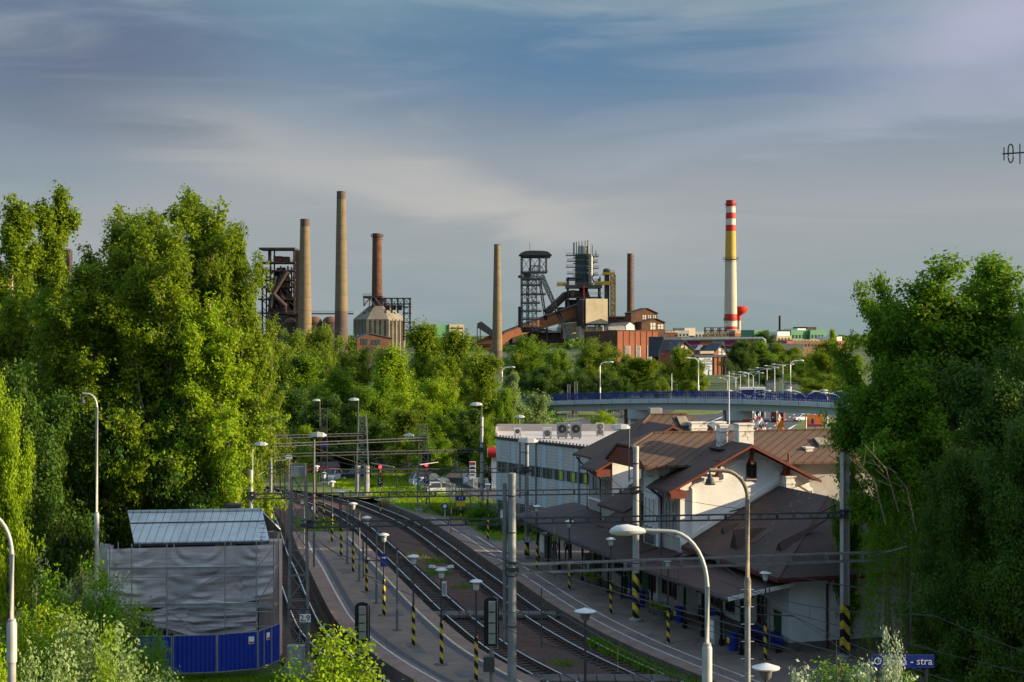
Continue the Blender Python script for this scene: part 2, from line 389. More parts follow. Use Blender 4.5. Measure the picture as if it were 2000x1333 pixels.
for q in (((1300, 812), (1395, 808), (1440, 796), (1330, 795)), ((1548, 838), (1556, 860), (1580, 872), (1660, 872), (1660, 818), (1590, 815), (1560, 825)), ((1540, 800), (1660, 790), (1660, 775), (1500, 778)), ((1080, 826), (1200, 806), (1200, 785), (1000, 790), (1000, 830)), ((1440, 795), (1490, 790), (1470, 801), (1446, 812))):
    MB().slab([G(*p, .14) for p in q], (0, 0, -.13), M['drygrass']).build('grass_island', kind='structure')
def rline(p, q, w_=.25, dash=0, z=.075):
    a, c = G(*p, z), G(*q, z); d = (c-a); L = d.length; d.normalize(); n = Vector((-d.y, d.x, 0))*w_/2; b = MB(); s = 0
    while s < L:
        e = min(L, s+(dash or L)); p0, p1 = a+d*s, a+d*e; b.poly([p0-n, p0+n, p1+n, p1-n], M['white']); s = e+dash*1.5 if dash else L
    b.build('road_marking', kind='structure')
rline((1378, 828), (1440, 803), .4); rline((1395, 860), (1455, 820), .25, 4); rline((1560, 868), (1548, 842), .4); rline((1548, 842), (1556, 833), .4); rline((1520, 850), (1600, 805), .5); rline((1410, 815), (1440, 812), .3, 3); rline((1500, 838), (1525, 838), .3, 2); rline((1490, 845), (1560, 805), .25, 4); rline((1250, 818), (1400, 800), .25, 5); rline((1448, 825), (1500, 797), .3); rline((1455, 862), (1530, 800), .25, 4)

M['patch'] = mat('asphalt_patch', (.13, .115, .105), .9, .3, 1.5, coord='Pos')
rp_ = random.Random(4)
for i in range(15):
    if i < 8: D = 62+i*8.5+rp_.uniform(-2, 2); xa, xb = TA(D, 3.6), TB(D, -3.4); x = xa+(xb-xa)*rp_.uniform(.05, .6)
    else: D = 60+(i-8)*9+rp_.uniform(-2, 2); x = TC(D, 4.6)+rp_.uniform(0, 2.0)
    w_, l_ = rp_.uniform(.5, 1.3), rp_.uniform(1.0, 3.2); sh = -.25*l_
    MB().poly([(x, D, .0045), (x+w_, D+.2*w_, .0045), (x+w_+sh, D+l_, .0045), (x+sh, D+l_-.2*w_, .0045)], M['patch']).build('platform_patch', kind='structure', fix=False)
# ---------------- trees ----------------
def leafmat(name, a, b_, tr=.40):
    if name in MATS: return MATS[name]
    m = bpy.data.materials.new(name); m.use_nodes = True; m.node_tree.nodes.clear(); k = NT(m.node_tree)
    at = k.n('ShaderNodeAttribute', attribute_name='tint'); c = k.mix(at.outputs['Fac'], a, b_)
    p = k.n('ShaderNodeBsdfPrincipled'); p.inputs['Roughness'].default_value = .6; p.inputs['Specular IOR Level'].default_value = .12; k.link(c, p.inputs[0])
    t = k.n('ShaderNodeBsdfTranslucent'); k.link(k.mix(.5, c, (.30, .42, .03), 'MIX'), t.inputs[0])
    mx = k.n('ShaderNodeMixShader', i0=tr, i1=p.outputs[0], i2=t.outputs[0]); k.link(mx.outputs[0], k.n('ShaderNodeOutputMaterial').inputs[0])
    MATS[name] = m; return m
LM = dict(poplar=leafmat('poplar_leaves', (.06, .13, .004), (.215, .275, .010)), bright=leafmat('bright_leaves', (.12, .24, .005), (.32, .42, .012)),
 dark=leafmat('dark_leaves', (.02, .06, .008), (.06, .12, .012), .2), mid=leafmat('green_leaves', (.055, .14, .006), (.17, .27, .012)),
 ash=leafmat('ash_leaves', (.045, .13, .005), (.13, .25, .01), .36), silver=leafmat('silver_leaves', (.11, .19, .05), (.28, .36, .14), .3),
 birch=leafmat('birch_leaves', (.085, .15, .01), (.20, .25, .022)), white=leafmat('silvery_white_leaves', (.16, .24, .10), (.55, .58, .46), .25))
def leaf_mesh(name, cen, tint, size, rng, m, aspect=.62, up=.35, outward=None):
    n = len(cen)
    nr = rng.normal(size=(n, 3))
    if outward is not None: nr = nr*.62+outward*.95
    nr[:, 2] += up; nr /= np.linalg.norm(nr, axis=1)[:, None]+1e-9
    a = np.cross(nr, rng.normal(size=(n, 3))); a /= np.linalg.norm(a, axis=1)[:, None]+1e-9
    b_ = np.cross(nr, a); s = size*rng.uniform(.6, 1.35, (n, 1))
    v = np.stack([cen-a*s*.5, cen+b_*s*.5*aspect-a*s*.08, cen+a*s*.5, cen-b_*s*.5*aspect-a*s*.08], 1).reshape(-1, 3).astype(np.float32)
    me = bpy.data.meshes.new(name); me.vertices.add(n*4); me.vertices.foreach_set('co', v.ravel())
    me.loops.add(n*4); me.loops.foreach_set('vertex_index', np.arange(n*4, dtype=np.int32))
    me.polygons.add(n); me.polygons.foreach_set('loop_start', np.arange(0, n*4, 4, dtype=np.int32))
    at = me.attributes.new('tint', 'FLOAT', 'FACE'); at.data.foreach_set('value', np.clip(tint, 0, 1).astype(np.float32))
    me.materials.append(m); me.update(calc_edges=True); me.validate(); return me
def lobes_points(rng, lobes, n, twig=.35, per=9, shell=.5, bump=.35, squash=1):
    """lobes: (x,y,z,rx,rz); twig clusters spread through each lobe, denser near its skin"""
    L = np.array(lobes, float); wgt = L[:, 3]**1.6*L[:, 4]**.6; wgt /= wgt.sum(); k = max(1, n//per); idx = rng.choice(len(L), k, p=wgt)
    d = rng.normal(size=(k, 3)); d /= np.linalg.norm(d, axis=1)[:, None]
    ph = rng.uniform(0, 6.28, (len(L), 4))[idx]
    bm_ = 1+bump*(np.sin(d[:, 0]*4+ph[:, 0])*np.sin(d[:, 1]*4+ph[:, 1])+.6*np.sin(d[:, 2]*7+ph[:, 2])*np.sin(d[:, 0]*7+ph[:, 3]))*.8
    r = (shell+(1-shell)*rng.uniform(0, 1, k)**.6)*bm_
    c = L[idx, :3]+d*r[:, None]*np.stack([L[idx, 3], L[idx, 3], L[idx, 4]], 1)
    ct = rng.uniform(0, 1, len(L))[idx]*.45+rng.uniform(0, .4, k)+.1
    cc = np.repeat(c, per, 0)+rng.normal(size=(k*per, 3))*twig*np.array([1, 1, squash]); dd = np.repeat(d, per, 0)
    return cc, np.repeat(ct, per)+rng.normal(size=k*per)*.12, dd
def limbs(rng, h, lobes, r0, m, crown0, nb=12):
    b = LB(); lean = rng.uniform(-.02, .02, 2)*h
    tr = [(0, 0, -.3), (lean[0]*.3, lean[1]*.3, h*.3), (lean[0]*.8, lean[1]*.8, h*.62), (lean[0], lean[1], h*.9)]
    b.tube(tr, [r0*1.25, r0*.85, r0*.5, r0*.08], 8)
    idx = rng.permutation(len(lobes))[:nb]
    for i in idx:
        x, y, z, rx, rz = lobes[i]; z1 = z-rz*.2; z0 = max(crown0*.8, z1-abs(math.hypot(x, y))*1.3-rz*.5); t = min(.9, z0/h)
        px, py = lean[0]*t, lean[1]*t; q = .12*rng.uniform(-1, 1, 3)*h*.2
        b.tube([(px, py, z0), ((px+x)/2+q[0]-x*.1, (py+y)/2+q[1]-y*.1, (z0+z1)/2-q[2]*.3), (x, y, z1), (x*1.05, y*1.05, z1+rz*.7)], [r0*.42*(1-t*.5), r0*.28, r0*.15, r0*.04], 5, cap=False)
        for _ in range(3):
            d = rng.normal(size=3); d /= np.linalg.norm(d); b.tube([(x, y, z1), (x+d[0]*rx*.8, y+d[1]*rx*.8, z1+abs(d[2])*rz*.7)], [r0*.11, r0*.03], 4, cap=False)
    return b
def grown(rng, h, n_limb, z0, z1, ang0, lenf, r0, bend, sub, lob, gap=.0, tp=.5):
    """trunk, rising limbs and side branches; returns the limb builder and the leaf clumps set along them"""
    b = LB(); L = []; V = lambda *a: np.array(a, float)
    tr = [V(0, 0, -.3)]; d = V(rng.normal()*.02, rng.normal()*.02, 1)
    for k in range(9): tr.append(tr[-1]+d*h*.97/9*V(1, 1, 1)+V(rng.normal(), rng.normal(), 0)*h*.008)
    b.tube(tr, [r0*1.3]+[r0*(1-k/9.5)**.8 for k in range(9)], 8)
    def branch(p, d, ln, r, lvl, n):
        pts = [p]; step = ln/n
        for k in range(n):
            d = d+V(rng.normal(), rng.normal(), rng.normal())*.16+V(0, 0, bend)*(.6 if lvl else 1); d /= np.linalg.norm(d); pts.append(pts[-1]+d*step)
            if lvl == 0 and k >= 1:
                for q in range(sub):
                    a = rng.normal(size=3); a -= a.dot(d)*d; a /= np.linalg.norm(a); branch(pts[-1], d*.75+a*rng.uniform(.5, 1.1), ln*rng.uniform(.14, .30), r*.4, 1, 3)
            if lvl == 1 and rng.uniform() > gap: s_ = rng.uniform(*lob[:2]); L.append((*pts[-1], s_, s_*lob[2]))
        b.tube(pts, [max(.012, r*(1-.85*k/n)) for k in range(n+1)], 5 if lvl == 0 else 3, cap=False)
        if lvl == 0: s_ = rng.uniform(*lob[:2]); L.append((*pts[-1], s_, s_*lob[2]*1.4))
    for i in range(n_limb):
        f_ = i/n_limb; z = h*(z0+(z1-z0)*f_**.9); k = min(8, int((z+.3)/(h*.97)*9)); p = tr[k]+(tr[k+1]-tr[k])*((z+.3)/(h*.97)*9-k if k < 8 else 0); a = i*2.39996+rng.uniform(-.4, .4); t = math.radians(ang0*(1-.45*f_)*rng.uniform(.75, 1.2))
        branch(p, V(math.cos(a)*math.sin(t), math.sin(a)*math.sin(t), math.cos(t)), (h*lenf*(1-tp*f_)+1.0)*rng.uniform(.75, 1.15), r0*.45*(1-.6*f_), 0, 7)
    s_ = lob[1]; L.append((*tr[-1], s_*.8, s_*lob[2]*1.6)); L.append((*(tr[-1]-V(0, 0, 1.2)), s_, s_*lob[2]*1.4))
    return b, L
GROW = {  # kind: h, limbs, z0, z1, angle, length, r0, bend, sub, clump, gap, leaves, leaf size, twig spread, bark, leaf material
 'poplar': (26, 34, .10, .80, 42, .27, .38, .08, 3, (.34, .64, 1.15), .36, 74000, .25, .16, 'barkpale', 'poplar'),
 'thin': (26, 20, .20, .90, 32, .20, .30, .06, 3, (.30, .58, 1.2), .35, 36000, .26, .18, 'barkpale', 'poplar'),
 'ash': (22, 22, .36, .86, 56, .30, .36, .07, 3, (.42, .82, .62), .28, 68000, .25, .22, 'barkpale', 'ash'),
 'dense': (18, 44, .05, .92, 74, .30, .36, .05, 3, (.60, 1.05, .85), .05, 150000, .20, .22, 'bark', 'dark'),
 'round': (16, 26, .12, .88, 66, .44, .28, .07, 2, (.65, 1.15, .85), .08, 34000, .32, .28, 'bark', 'mid'),
 'cone': (17, 26, .08, .92, 50, .28, .24, .10, 2, (.5, .95, 1.2), .06, 26000, .32, .26, 'bark', 'poplar'),
 'birch': (16, 24, .14, .92, 42, .27, .18, -.02, 2, (.45, .8, 1.5), .10, 26000, .30, .24, 'barkpale', 'birch')}
def tree_proto(kind, seed):
    """(leaf mesh, limb mesh builder, height, width) of a tree kind"""
    rng = np.random.default_rng(seed); lob = []
    if kind in GROW:
        h, nl_, z0, z1, an, lf_, r0, be, sb_, lo_, gp, nl, leaf, tw, bk, lm_ = GROW[kind]; b, lob = grown(rng, h, nl_, z0, z1, an, lf_, r0, be, sb_, lo_, gp, .75 if kind in ('cone', 'thin', 'birch') else .45)
        A = np.array(lob); wd = 2*np.percentile(np.hypot(A[:, 0], A[:, 1]), 96)+1.0; hh = A[:, 2].max()+.6
        cc, ti, dd = lobes_points(rng, lob, nl, tw, 9, .35); cc[:, 2] = np.maximum(cc[:, 2], .05)
        out = cc-np.array([0, 0, 0.0]); out[:, 2] -= h*.5; out /= np.linalg.norm(out, axis=1)[:, None]+1e-6
        return leaf_mesh(kind+'_leaves', cc, ti, leaf, rng, LM[lm_], .62, .3, dd*.6+out*.5), b.build('limb', M[bk], None, fix=False).data, hh, wd
    if kind in ('poplar', 'thin'):
        h, wd = 26.0, (9.5 if kind == 'poplar' else 6.5)
        n = 15 if kind == 'poplar' else 9
        for i in range(n):
            a = i*2.4+rng.uniform(-.3, .3); rr = wd*.5*math.sqrt((i+.3)/n)*.85; top = h*(1-.20*(rr/(wd*.5))**1.3)*rng.uniform(.88, 1.0) if i else h
            z0 = h*rng.uniform(.16, .3)+rr*.6; z = z0
            while z < top-.9:
                t = (z-z0)/(top-z0); rx = (2.1 if kind == 'poplar' else 1.6)*(1-.5*t)*rng.uniform(.75, 1.2); rz = rx*1.5
                if not (kind == 'thin' and rng.uniform() < .18): lob.append((math.cos(a)*rr*(.75+.4*t)+rng.normal()*.35, math.sin(a)*rr*(.75+.4*t)+rng.normal()*.35, z, rx, rz))
                z += rz*.8
        for i in range(16 if kind == 'poplar' else 5):
            a = rng.uniform(0, 6.28); z = rng.uniform(.12, .45)*h; lob.append((math.cos(a)*wd*.42, math.sin(a)*wd*.42, z, rng.uniform(1.2, 1.9), rng.uniform(1.3, 2)))
        nl, leaf, tw, per, bk = (130000 if kind == 'poplar' else 52000), .27, .27, 10, ('bark' if kind == 'poplar' else 'barkpale'); r0 = .42; nb = 22; c0 = h*.15; lf = 'poplar'
    elif kind in ('round', 'broad'):
        h, wd = 16.0, (11.0 if kind == 'round' else 14.0)
        for i in range(38):
            z = rng.uniform(.16, .93); R = wd*.5*math.sin(math.pi*min(1, max(.05, (z-.06)/.98)))**.55*(.95 if kind == 'round' else 1); a = rng.uniform(0, 6.28); q = rng.uniform(.45, .92)
            s = rng.uniform(1.0, 1.9)*(1.1 if z < .7 else .8); lob.append((math.cos(a)*R*q, math.sin(a)*R*q, z*h, s, s*rng.uniform(.75, 1.1)))
        nl, leaf, tw, per, bk = 24000, .34, .30, 8, 'bark'; r0 = .32; nb = 12; c0 = h*.15; lf = 'mid'
    elif kind == 'cone':
        h, wd = 17.0, 8.5
        for i in range(44):
            z = rng.uniform(.10, .97); R = wd*.5*(1-z)**.6*1.15; a = rng.uniform(0, 6.28); q = rng.uniform(.3, .95); s = rng.uniform(.8, 1.4)*(1.25-z*.6)
            lob.append((math.cos(a)*R*q, math.sin(a)*R*q, z*h, s, s*1.5))
        nl, leaf, tw, per, bk = 20000, .33, .28, 8, 'bark'; r0 = .26; nb = 10; c0 = h*.12; lf = 'poplar'
    elif kind == 'birch':
        h, wd = 16.0, 8.0
        for i in range(40):
            z = rng.uniform(.15, .95); R = wd*.5*math.sin(math.pi*min(1, z*1.02))**.5; a = rng.uniform(0, 6.28); q = rng.uniform(.3, .95); s = rng.uniform(.7, 1.2)
            lob.append((math.cos(a)*R*q, math.sin(a)*R*q, z*h-.5, s*.85, s*2.0))
        nl, leaf, tw, per, bk = 15000, .36, .26, 8, 'barkpale'; r0 = .2; nb = 12; c0 = h*.15; lf = 'birch'
    elif kind == 'ash':
        h, wd = 22.0, 13.0
        for i in range(64):
            z = rng.uniform(.40, .98); R = wd*.5*math.sin(math.pi*min(1, z*.92+.02))**.42; a = rng.uniform(0, 6.28); q = rng.uniform(.35, 1.0); s = rng.uniform(.9, 1.6)*(1 if z > .6 else 1.25)
            lob.append((math.cos(a)*R*q, math.sin(a)*R*q, z*h, s*1.05, s*.85))
        nl, leaf, tw, per, bk = 46000, .27, .30, 12, 'barkpale'; r0 = .42; nb = 34; c0 = h*.2; lf = 'ash'
    elif kind == 'dense':
        h, wd = 18.0, 12.0
        for i in range(110):
            z = rng.uniform(.03, .96); R = wd*.5*(math.sin(math.pi*min(1, z*.72+.28))**.5); a = rng.uniform(0, 6.28); q = rng.uniform(.6, 1.0); s = rng.uniform(1.0, 2.1)
            lob.append((math.cos(a)*R*q, math.sin(a)*R*q, z*h, s, s))
        nl, leaf, tw, per, bk = 100000, .22, .26, 12, 'bark'; r0 = .42; nb = 8; c0 = h*.1; lf = 'dark'
    elif kind == 'willow':
        h, wd = 14.0, 9.0
        cen = []
        for i in range(420):
            a = rng.uniform(0, 6.28); r = wd*.5*math.sqrt(rng.uniform(.02, 1)); z1 = h*(1-.35*(r/(wd*.5))**2)*rng.uniform(.82, 1); ln = rng.uniform(2.5, 8)*(.5+r/wd*1.4); m_ = int(ln*14); tt = rng.uniform(0, 1, m_)
            sw = rng.normal(size=2)*.25
            cen.append(np.stack([math.cos(a)*(r+tt*.5)+sw[0]*tt+rng.normal(size=m_)*.10, math.sin(a)*(r+tt*.5)+sw[1]*tt+rng.normal(size=m_)*.10, np.maximum(z1-tt*ln, .6)+rng.normal(size=m_)*.08], 1))
        for i in range(10):
            a = rng.uniform(0, 6.28); r = rng.uniform(.1, .35)*wd; lob.append((math.cos(a)*r, math.sin(a)*r, h*rng.uniform(.6, .88), 1.6, 1.3))
        cc = np.concatenate(cen); tint = np.repeat(rng.uniform(.1, .9, len(cen)), [len(x) for x in cen])
        me = leaf_mesh('willow_leaves', cc, tint, .20, rng, LM['ash'], .35, 0)
        b = limbs(rng, h*.85, lob, .3, None, h*.2, 8)
        lm = b.build('limb', M['bark'], None, fix=False).data; return me, lm, h, wd
    elif kind in ('shrub', 'silvershrub', 'youngbirch', 'whiteshrub', 'brightshrub'):
        h, wd = (5.0, 4.2)
        ns = 34 if kind != 'whiteshrub' else 26
        for i in range(ns):
            a = rng.uniform(0, 6.28); r = wd*.5*math.sqrt(rng.uniform(0, 1)); top = h*(1-.55*(r/(wd*.5))**1.6)*rng.uniform(.72, 1.02); z = .5
            s = .62 if kind != 'whiteshrub' else .3
            while z < top:
                t = z/top
                if rng.uniform() < .75: lob.append((math.cos(a)*r*(.6+.5*t)+rng.normal()*.1, math.sin(a)*r*(.6+.5*t)+rng.normal()*.1, z, s*(1-.55*t), s*1.2*(1-.3*t)))
                z += s*1.15
        nl, leaf, tw, per, bk = (60000, .10, .13, 10, 'bark'); r0 = .06; nb = 14; c0 = .4
        lf = {'shrub': 'ash', 'silvershrub': 'silver', 'youngbirch': 'bright', 'whiteshrub': 'white', 'brightshrub': 'bright'}[kind]
        if kind == 'youngbirch': leaf = .12; nl = 36000
        if kind == 'whiteshrub': leaf = .12; nl = 16000
    elif kind == 'bush':
        h, wd = 3.0, 4.0
        for i in range(22):
            a = rng.uniform(0, 6.28); r = wd*.4*math.sqrt(rng.uniform(0, 1)); s = rng.uniform(.5, .9); lob.append((math.cos(a)*r, math.sin(a)*r, s*.6+rng.uniform(0, 1)*(h-1.5)*(1-r/wd), s, s))
        nl, leaf, tw, per, bk = 7000, .17, .16, 8, 'bark'; r0 = .05; nb = 6; c0 = .2; lf = 'bright'
    cc, ti, dd = lobes_points(rng, lob, nl, tw, per, .68 if kind not in ('ash', 'thin') else .4)
    cc[:, 2] = np.maximum(cc[:, 2], .05)
    me = leaf_mesh(kind+'_leaves', cc, ti, leaf, rng, LM[lf], .62, .3, dd)
    lm = limbs(rng, h, lob, r0, None, c0, nb).build('limb', M[bk], None, fix=False).data
    return me, lm, h, wd
PR = {}
def proto(kind, var=0):
    if (kind, var) not in PR:
        before = set(bpy.data.objects); PR[(kind, var)] = tree_proto(kind, hash_(kind)+var*17)
        for o in set(bpy.data.objects)-before: bpy.data.objects.remove(o)
    return PR[(kind, var)]
def hash_(s): return sum(ord(c)*(i+3) for i, c in enumerate(s)) % 9973
TR = random.Random(5)
TINTM = {}
def tree(kind, var, loc, h, wd, label, cat='tree', group=None, leaf=None, name=None, limb='trunk', rot=None):
    me, lm, ph, pw = proto(kind, var)
    t = thing(name or {'poplar': 'poplar_tree', 'thin': 'poplar_tree', 'willow': 'willow_tree', 'ash': 'ash_tree', 'birch': 'birch_tree'}.get(kind, 'leafy_tree'), label, cat, loc, TR.uniform(0, 6.28) if rot is None else rot, group)
    t.scale = (wd/pw, wd/pw, h/ph)
    link(bpy.data.objects.new('crown' if cat == 'tree' else 'foliage', me), t)
    link(bpy.data.objects.new(limb if cat == 'tree' else 'stem', lm), t)
    if leaf:
        c = t.children[0] if t.children[0].name.startswith(('crown', 'foliage')) else t.children[1]
        c.material_slots[0].link = 'OBJECT'; c.material_slots[0].material = LM[leaf]
    return t
def ptree(kind, var, x, ytop, D, wpx, label, leaf=None, z0=-.6, **k):
    top = H-(ytop-HY)*D/F
    return tree(kind, var, ((x-HX)*D/F, D, z0), top-z0, wpx*D/F, label, leaf=leaf, **k)
# left poplar stand
LG = 'tall poplars behind the scaffolded house'
for i, (kd, vr, x, yt, D, wp, lf, lab) in enumerate([
  ('thin', 0, 105, 352, 122, 210, None, 'tall thin poplar with open crown near the left edge, pale trunk showing'),
  ('thin', 1, 15, 385, 118, 170, None, 'thin open poplar cut by the left edge of the photo'),
  ('poplar', 0, 228, 392, 108, 290, None, 'broad poplar left of the tallest bushy poplar, rounded twin top'),
  ('poplar', 1, 385, 358, 104, 320, None, 'tallest bushy poplar with many spires above the metal roofed house'),
  ('poplar', 2, 460, 425, 103, 190, None, 'narrow poplar at the right end of the poplar stand beside the blast furnace frame'),
  ('poplar', 1, 305, 400, 99, 290, None, 'poplar in front of the stand directly above the grey metal roof'),
  ('poplar', 0, 410, 560, 98, 230, 'bright', 'lower bright leaved poplar leaning over the tracks right of the house roof'),
  ('poplar', 2, 150, 505, 100, 300, None, 'poplar behind the tall lamp with the black bell shade'),
  ('round', 0, 60, 700, 92, 240, 'dark', 'dark rounded tree left of the tall bell lamp'),
  ('poplar', 0, 15, 560, 108, 220, None, 'poplar in the lower left of the stand behind the thin open one'),
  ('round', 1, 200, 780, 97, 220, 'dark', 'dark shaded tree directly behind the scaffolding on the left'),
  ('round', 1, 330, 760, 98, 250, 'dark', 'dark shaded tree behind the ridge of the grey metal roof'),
  ('round', 0, 440, 800, 98, 130, 'mid', 'green tree behind the right end of the grey metal roof'),
  ('round', 2, 15, 720, 84, 130, 'bright', 'bright green tree at the left edge below the thin poplar'),
]):
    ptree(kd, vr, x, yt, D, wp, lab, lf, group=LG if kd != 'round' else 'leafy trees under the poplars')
# bushes and young trees at the bottom
for kd, vr, x, yt, D, wp, zz, lab, nm in [
  ('brightshrub', 0, 70, 1090, 66, 260, 0, 'bright green shrub at the left edge behind the near curved street lamp', 'shrub'),
  ('shrub', 0, 150, 1060, 74, 290, 0, 'dark green shrub left of the scaffolded house below the tall lamp', 'shrub'),
  ('silvershrub', 0, 195, 1160, 56, 330, 0, 'pale silvery shrub standing in front of the blue fence', 'shrub'),
  ('silvershrub', 1, 75, 1215, 52, 260, 0, 'greyish green shrub right beside the near left lamp pole', 'shrub'),
  ('brightshrub', 1, 215, 1255, 50, 230, 0, 'yellow green shrub at the bottom edge below the silvery shrub', 'shrub'),
  ('shrub', 1, 275, 1205, 66, 150, 0, 'dark leafy shrub covering the left end of the blue fence', 'shrub'),
  ('brightshrub', 2, 0, 1245, 47, 190, 0, 'green shrub in the bottom left corner', 'shrub'),
  ('youngbirch', 0, 655, 1195, 58, 340, 0, 'bright yellow green young birch at the bottom edge in front of the island platform', 'young_birch'),
  ('whiteshrub', 0, 1640, 1205, 44, 260, 3.5, 'silvery white leaved shrub at the bottom below the hazard striped mast', 'silver_shrub'),
  ('whiteshrub', 1, 1740, 1210, 43, 120, 5, 'tall silvery shoot rising in front of the blue station board', 'silver_shrub'),
  ('whiteshrub', 0, 1725, 1235, 43.5, 260, 3.5, 'broad silvery shrub at the foot of the tall silvery shoot', 'silver_shrub'),
  ('whiteshrub', 1, 1560, 1290, 43, 110, 4, 'small silvery shrub at the bottom edge left of the larger one', 'silver_shrub'),
]:
    ptree(kd, vr, x, yt, D, wp, lab, None, z0=-.6 if not zz else zz, cat='shrub', name=nm)
ptree('silvershrub', 0, 1690, 1270, 44.6, 360, 'green shrub under the silvery shoots at the bottom right', 'ash', z0=4.5, cat='shrub', name='shrub')
# right side
ptree('ash', 0, 1880, 484, 84, 420, 'tall open ash tree on the right with its crown against the sky')
ptree('ash', 1, 1735, 530, 86, 250, 'ash tree with loose outer branches reaching left over the green factory sheds')
ptree('ash', 2, 1760, 690, 82, 270, 'lower leafy ash with dead pale twigs behind the station mast', leaf='ash')
ptree('ash', 1, 1985, 560, 82, 180, 'ash tree at the right edge behind the dark dense tree')
ptree('willow', 0, 1775, 880, 80, 185, 'weeping willow hanging over the right end of the station')
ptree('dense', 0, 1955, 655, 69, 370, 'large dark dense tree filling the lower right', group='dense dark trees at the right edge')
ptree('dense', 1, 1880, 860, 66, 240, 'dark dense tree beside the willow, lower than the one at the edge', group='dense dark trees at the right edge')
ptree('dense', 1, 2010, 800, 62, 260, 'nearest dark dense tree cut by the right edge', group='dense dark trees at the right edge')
ptree('round', 2, 1655, 880, 88, 90, 'small leafy tree with leaves around the right hand mast', 'ash')
for i, (x, D, h_) in enumerate(((35, 69, 23), (38, 78, 25), (42, 90, 21), (33, 62, 21), (39, 84, 24), (50, 118, 18), (60, 135, 17), (72, 150, 19), (66, 170, 16), (85, 180, 18), (95, 215, 17), (78, 240, 16))):       # unseen trees right of the frame, some added to shade platforms and end wall
    tree('dense' if i < 5 else 'round', i % 2, (x, D, -.6), h_, 12, 'unseen dense tree beyond the right edge of the photo '+NORD[i], group='trees right of the frame')
for i, (x, y, w_, D) in enumerate(((1725, 880, 60, 76), (1700, 905, 50, 76), (1760, 920, 40, 75))):
    a = P(x+30, y+120, D); e = P(x-w_*.6, y-10, D-1); b = MB(); b.tube([a, (a+e)/2+Vector((.2, 0, .5)), e], [.035, .025, .01], 5)
    for q in range(6):
        p = a.lerp(e, .3+.1*q)+Vector((.1, 0, .3)); b.tube([p, p+Vector((TR.uniform(-.9, .2), TR.uniform(-.4, .4), TR.uniform(.2, .8)))], [.02, .006], 4)
    o = b.build('dead_branch', M['barkpale']); tag(o, ['bare pale dead branch in the ash tree nearest the willow', 'bare pale dead branch lower left in the ash tree', 'bare pale dead branch right of the other two in the ash tree'][i], 'branch', 'dead branches in the ash')
# middle wood
mw = [
 ('round', 0, 560, 640, 265, 150, 'birch'), ('round', 1, 625, 632, 270, 130, 'birch'), ('round', 2, 690, 655, 262, 130, 'birch'), ('cone', 0, 590, 690, 240, 120, 'mid'),
 ('round', 1, 525, 655, 240, 120, 'birch'), ('round', 0, 665, 715, 225, 150, 'mid'), ('round', 2, 575, 740, 215, 150, 'dark'), ('round', 1, 640, 770, 205, 150, 'dark'),
 ('cone', 1, 775, 675, 222, 130, 'bright'), ('round', 0, 735, 730, 218, 130, 'mid'), ('cone', 0, 835, 628, 262, 110, 'poplar'), ('cone', 1, 880, 642, 258, 110, 'poplar'),
 ('round', 2, 920, 668, 250, 100, 'birch'), ('birch', 0, 940, 690, 225, 120, 'poplar'), ('birch', 1, 985, 760, 205, 60, 'mid'), ('round', 1, 850, 735, 205, 130, 'bright'),
 ('round', 0, 880, 790, 198, 120, 'mid'), ('birch', 0, 790, 800, 192, 130, 'birch'), ('round', 2, 720, 810, 198, 110, 'dark'), ('round', 0, 540, 760, 215, 110, 'mid'),
 ('round', 1, 600, 830, 200, 110, 'dark'), ('cone', 0, 595, 830, 193, 40, 'bright'), ('birch', 1, 920, 800, 190, 90, 'dark'), ('round', 2, 955, 810, 180, 60, 'mid'),
 ('birch', 0, 535, 800, 175, 80, 'birch'), ('round', 0, 840, 845, 186, 110, 'mid'), ('round', 1, 765, 720, 240, 120, 'dark'), ('round', 1, 500, 830, 205, 130, 'dark'), ('round', 0, 700, 850, 205, 120, 'dark'), ('round', 0, 660, 860, 203, 120, 'dark'), ('birch', 1, 870, 700, 235, 100, 'poplar'), ('round', 2, 805, 720, 232, 120, 'mid')]
dsc = {'birch': 'pale olive', 'mid': 'green', 'dark': 'dark green', 'bright': 'bright yellow green', 'poplar': 'warm green', 'silver': 'silvery'}
shp = {'round': 'rounded', 'cone': 'pointed', 'birch': 'loose drooping', 'broad': 'broad', 'willow': 'weeping'}
def grove(L, place, group):
    cnt = {}; L = sorted(L, key=lambda r: r[2])
    for r in L: cnt.setdefault((r[0], r[6]), []).append(r)
    for (kd, lf), rs in cnt.items():
        for i, (k, vr, x, yt, D, wp, _) in enumerate(rs):
            o = '' if len(rs) == 1 else ', '+ORD[i]
            ptree(kd, vr, x, yt, D, wp, f'{shp[kd]} {dsc[lf]} tree {place}{o}', leaf=lf, group=group)
grove(mw, 'in the wood behind the tracks', 'trees in the wood behind the tracks')
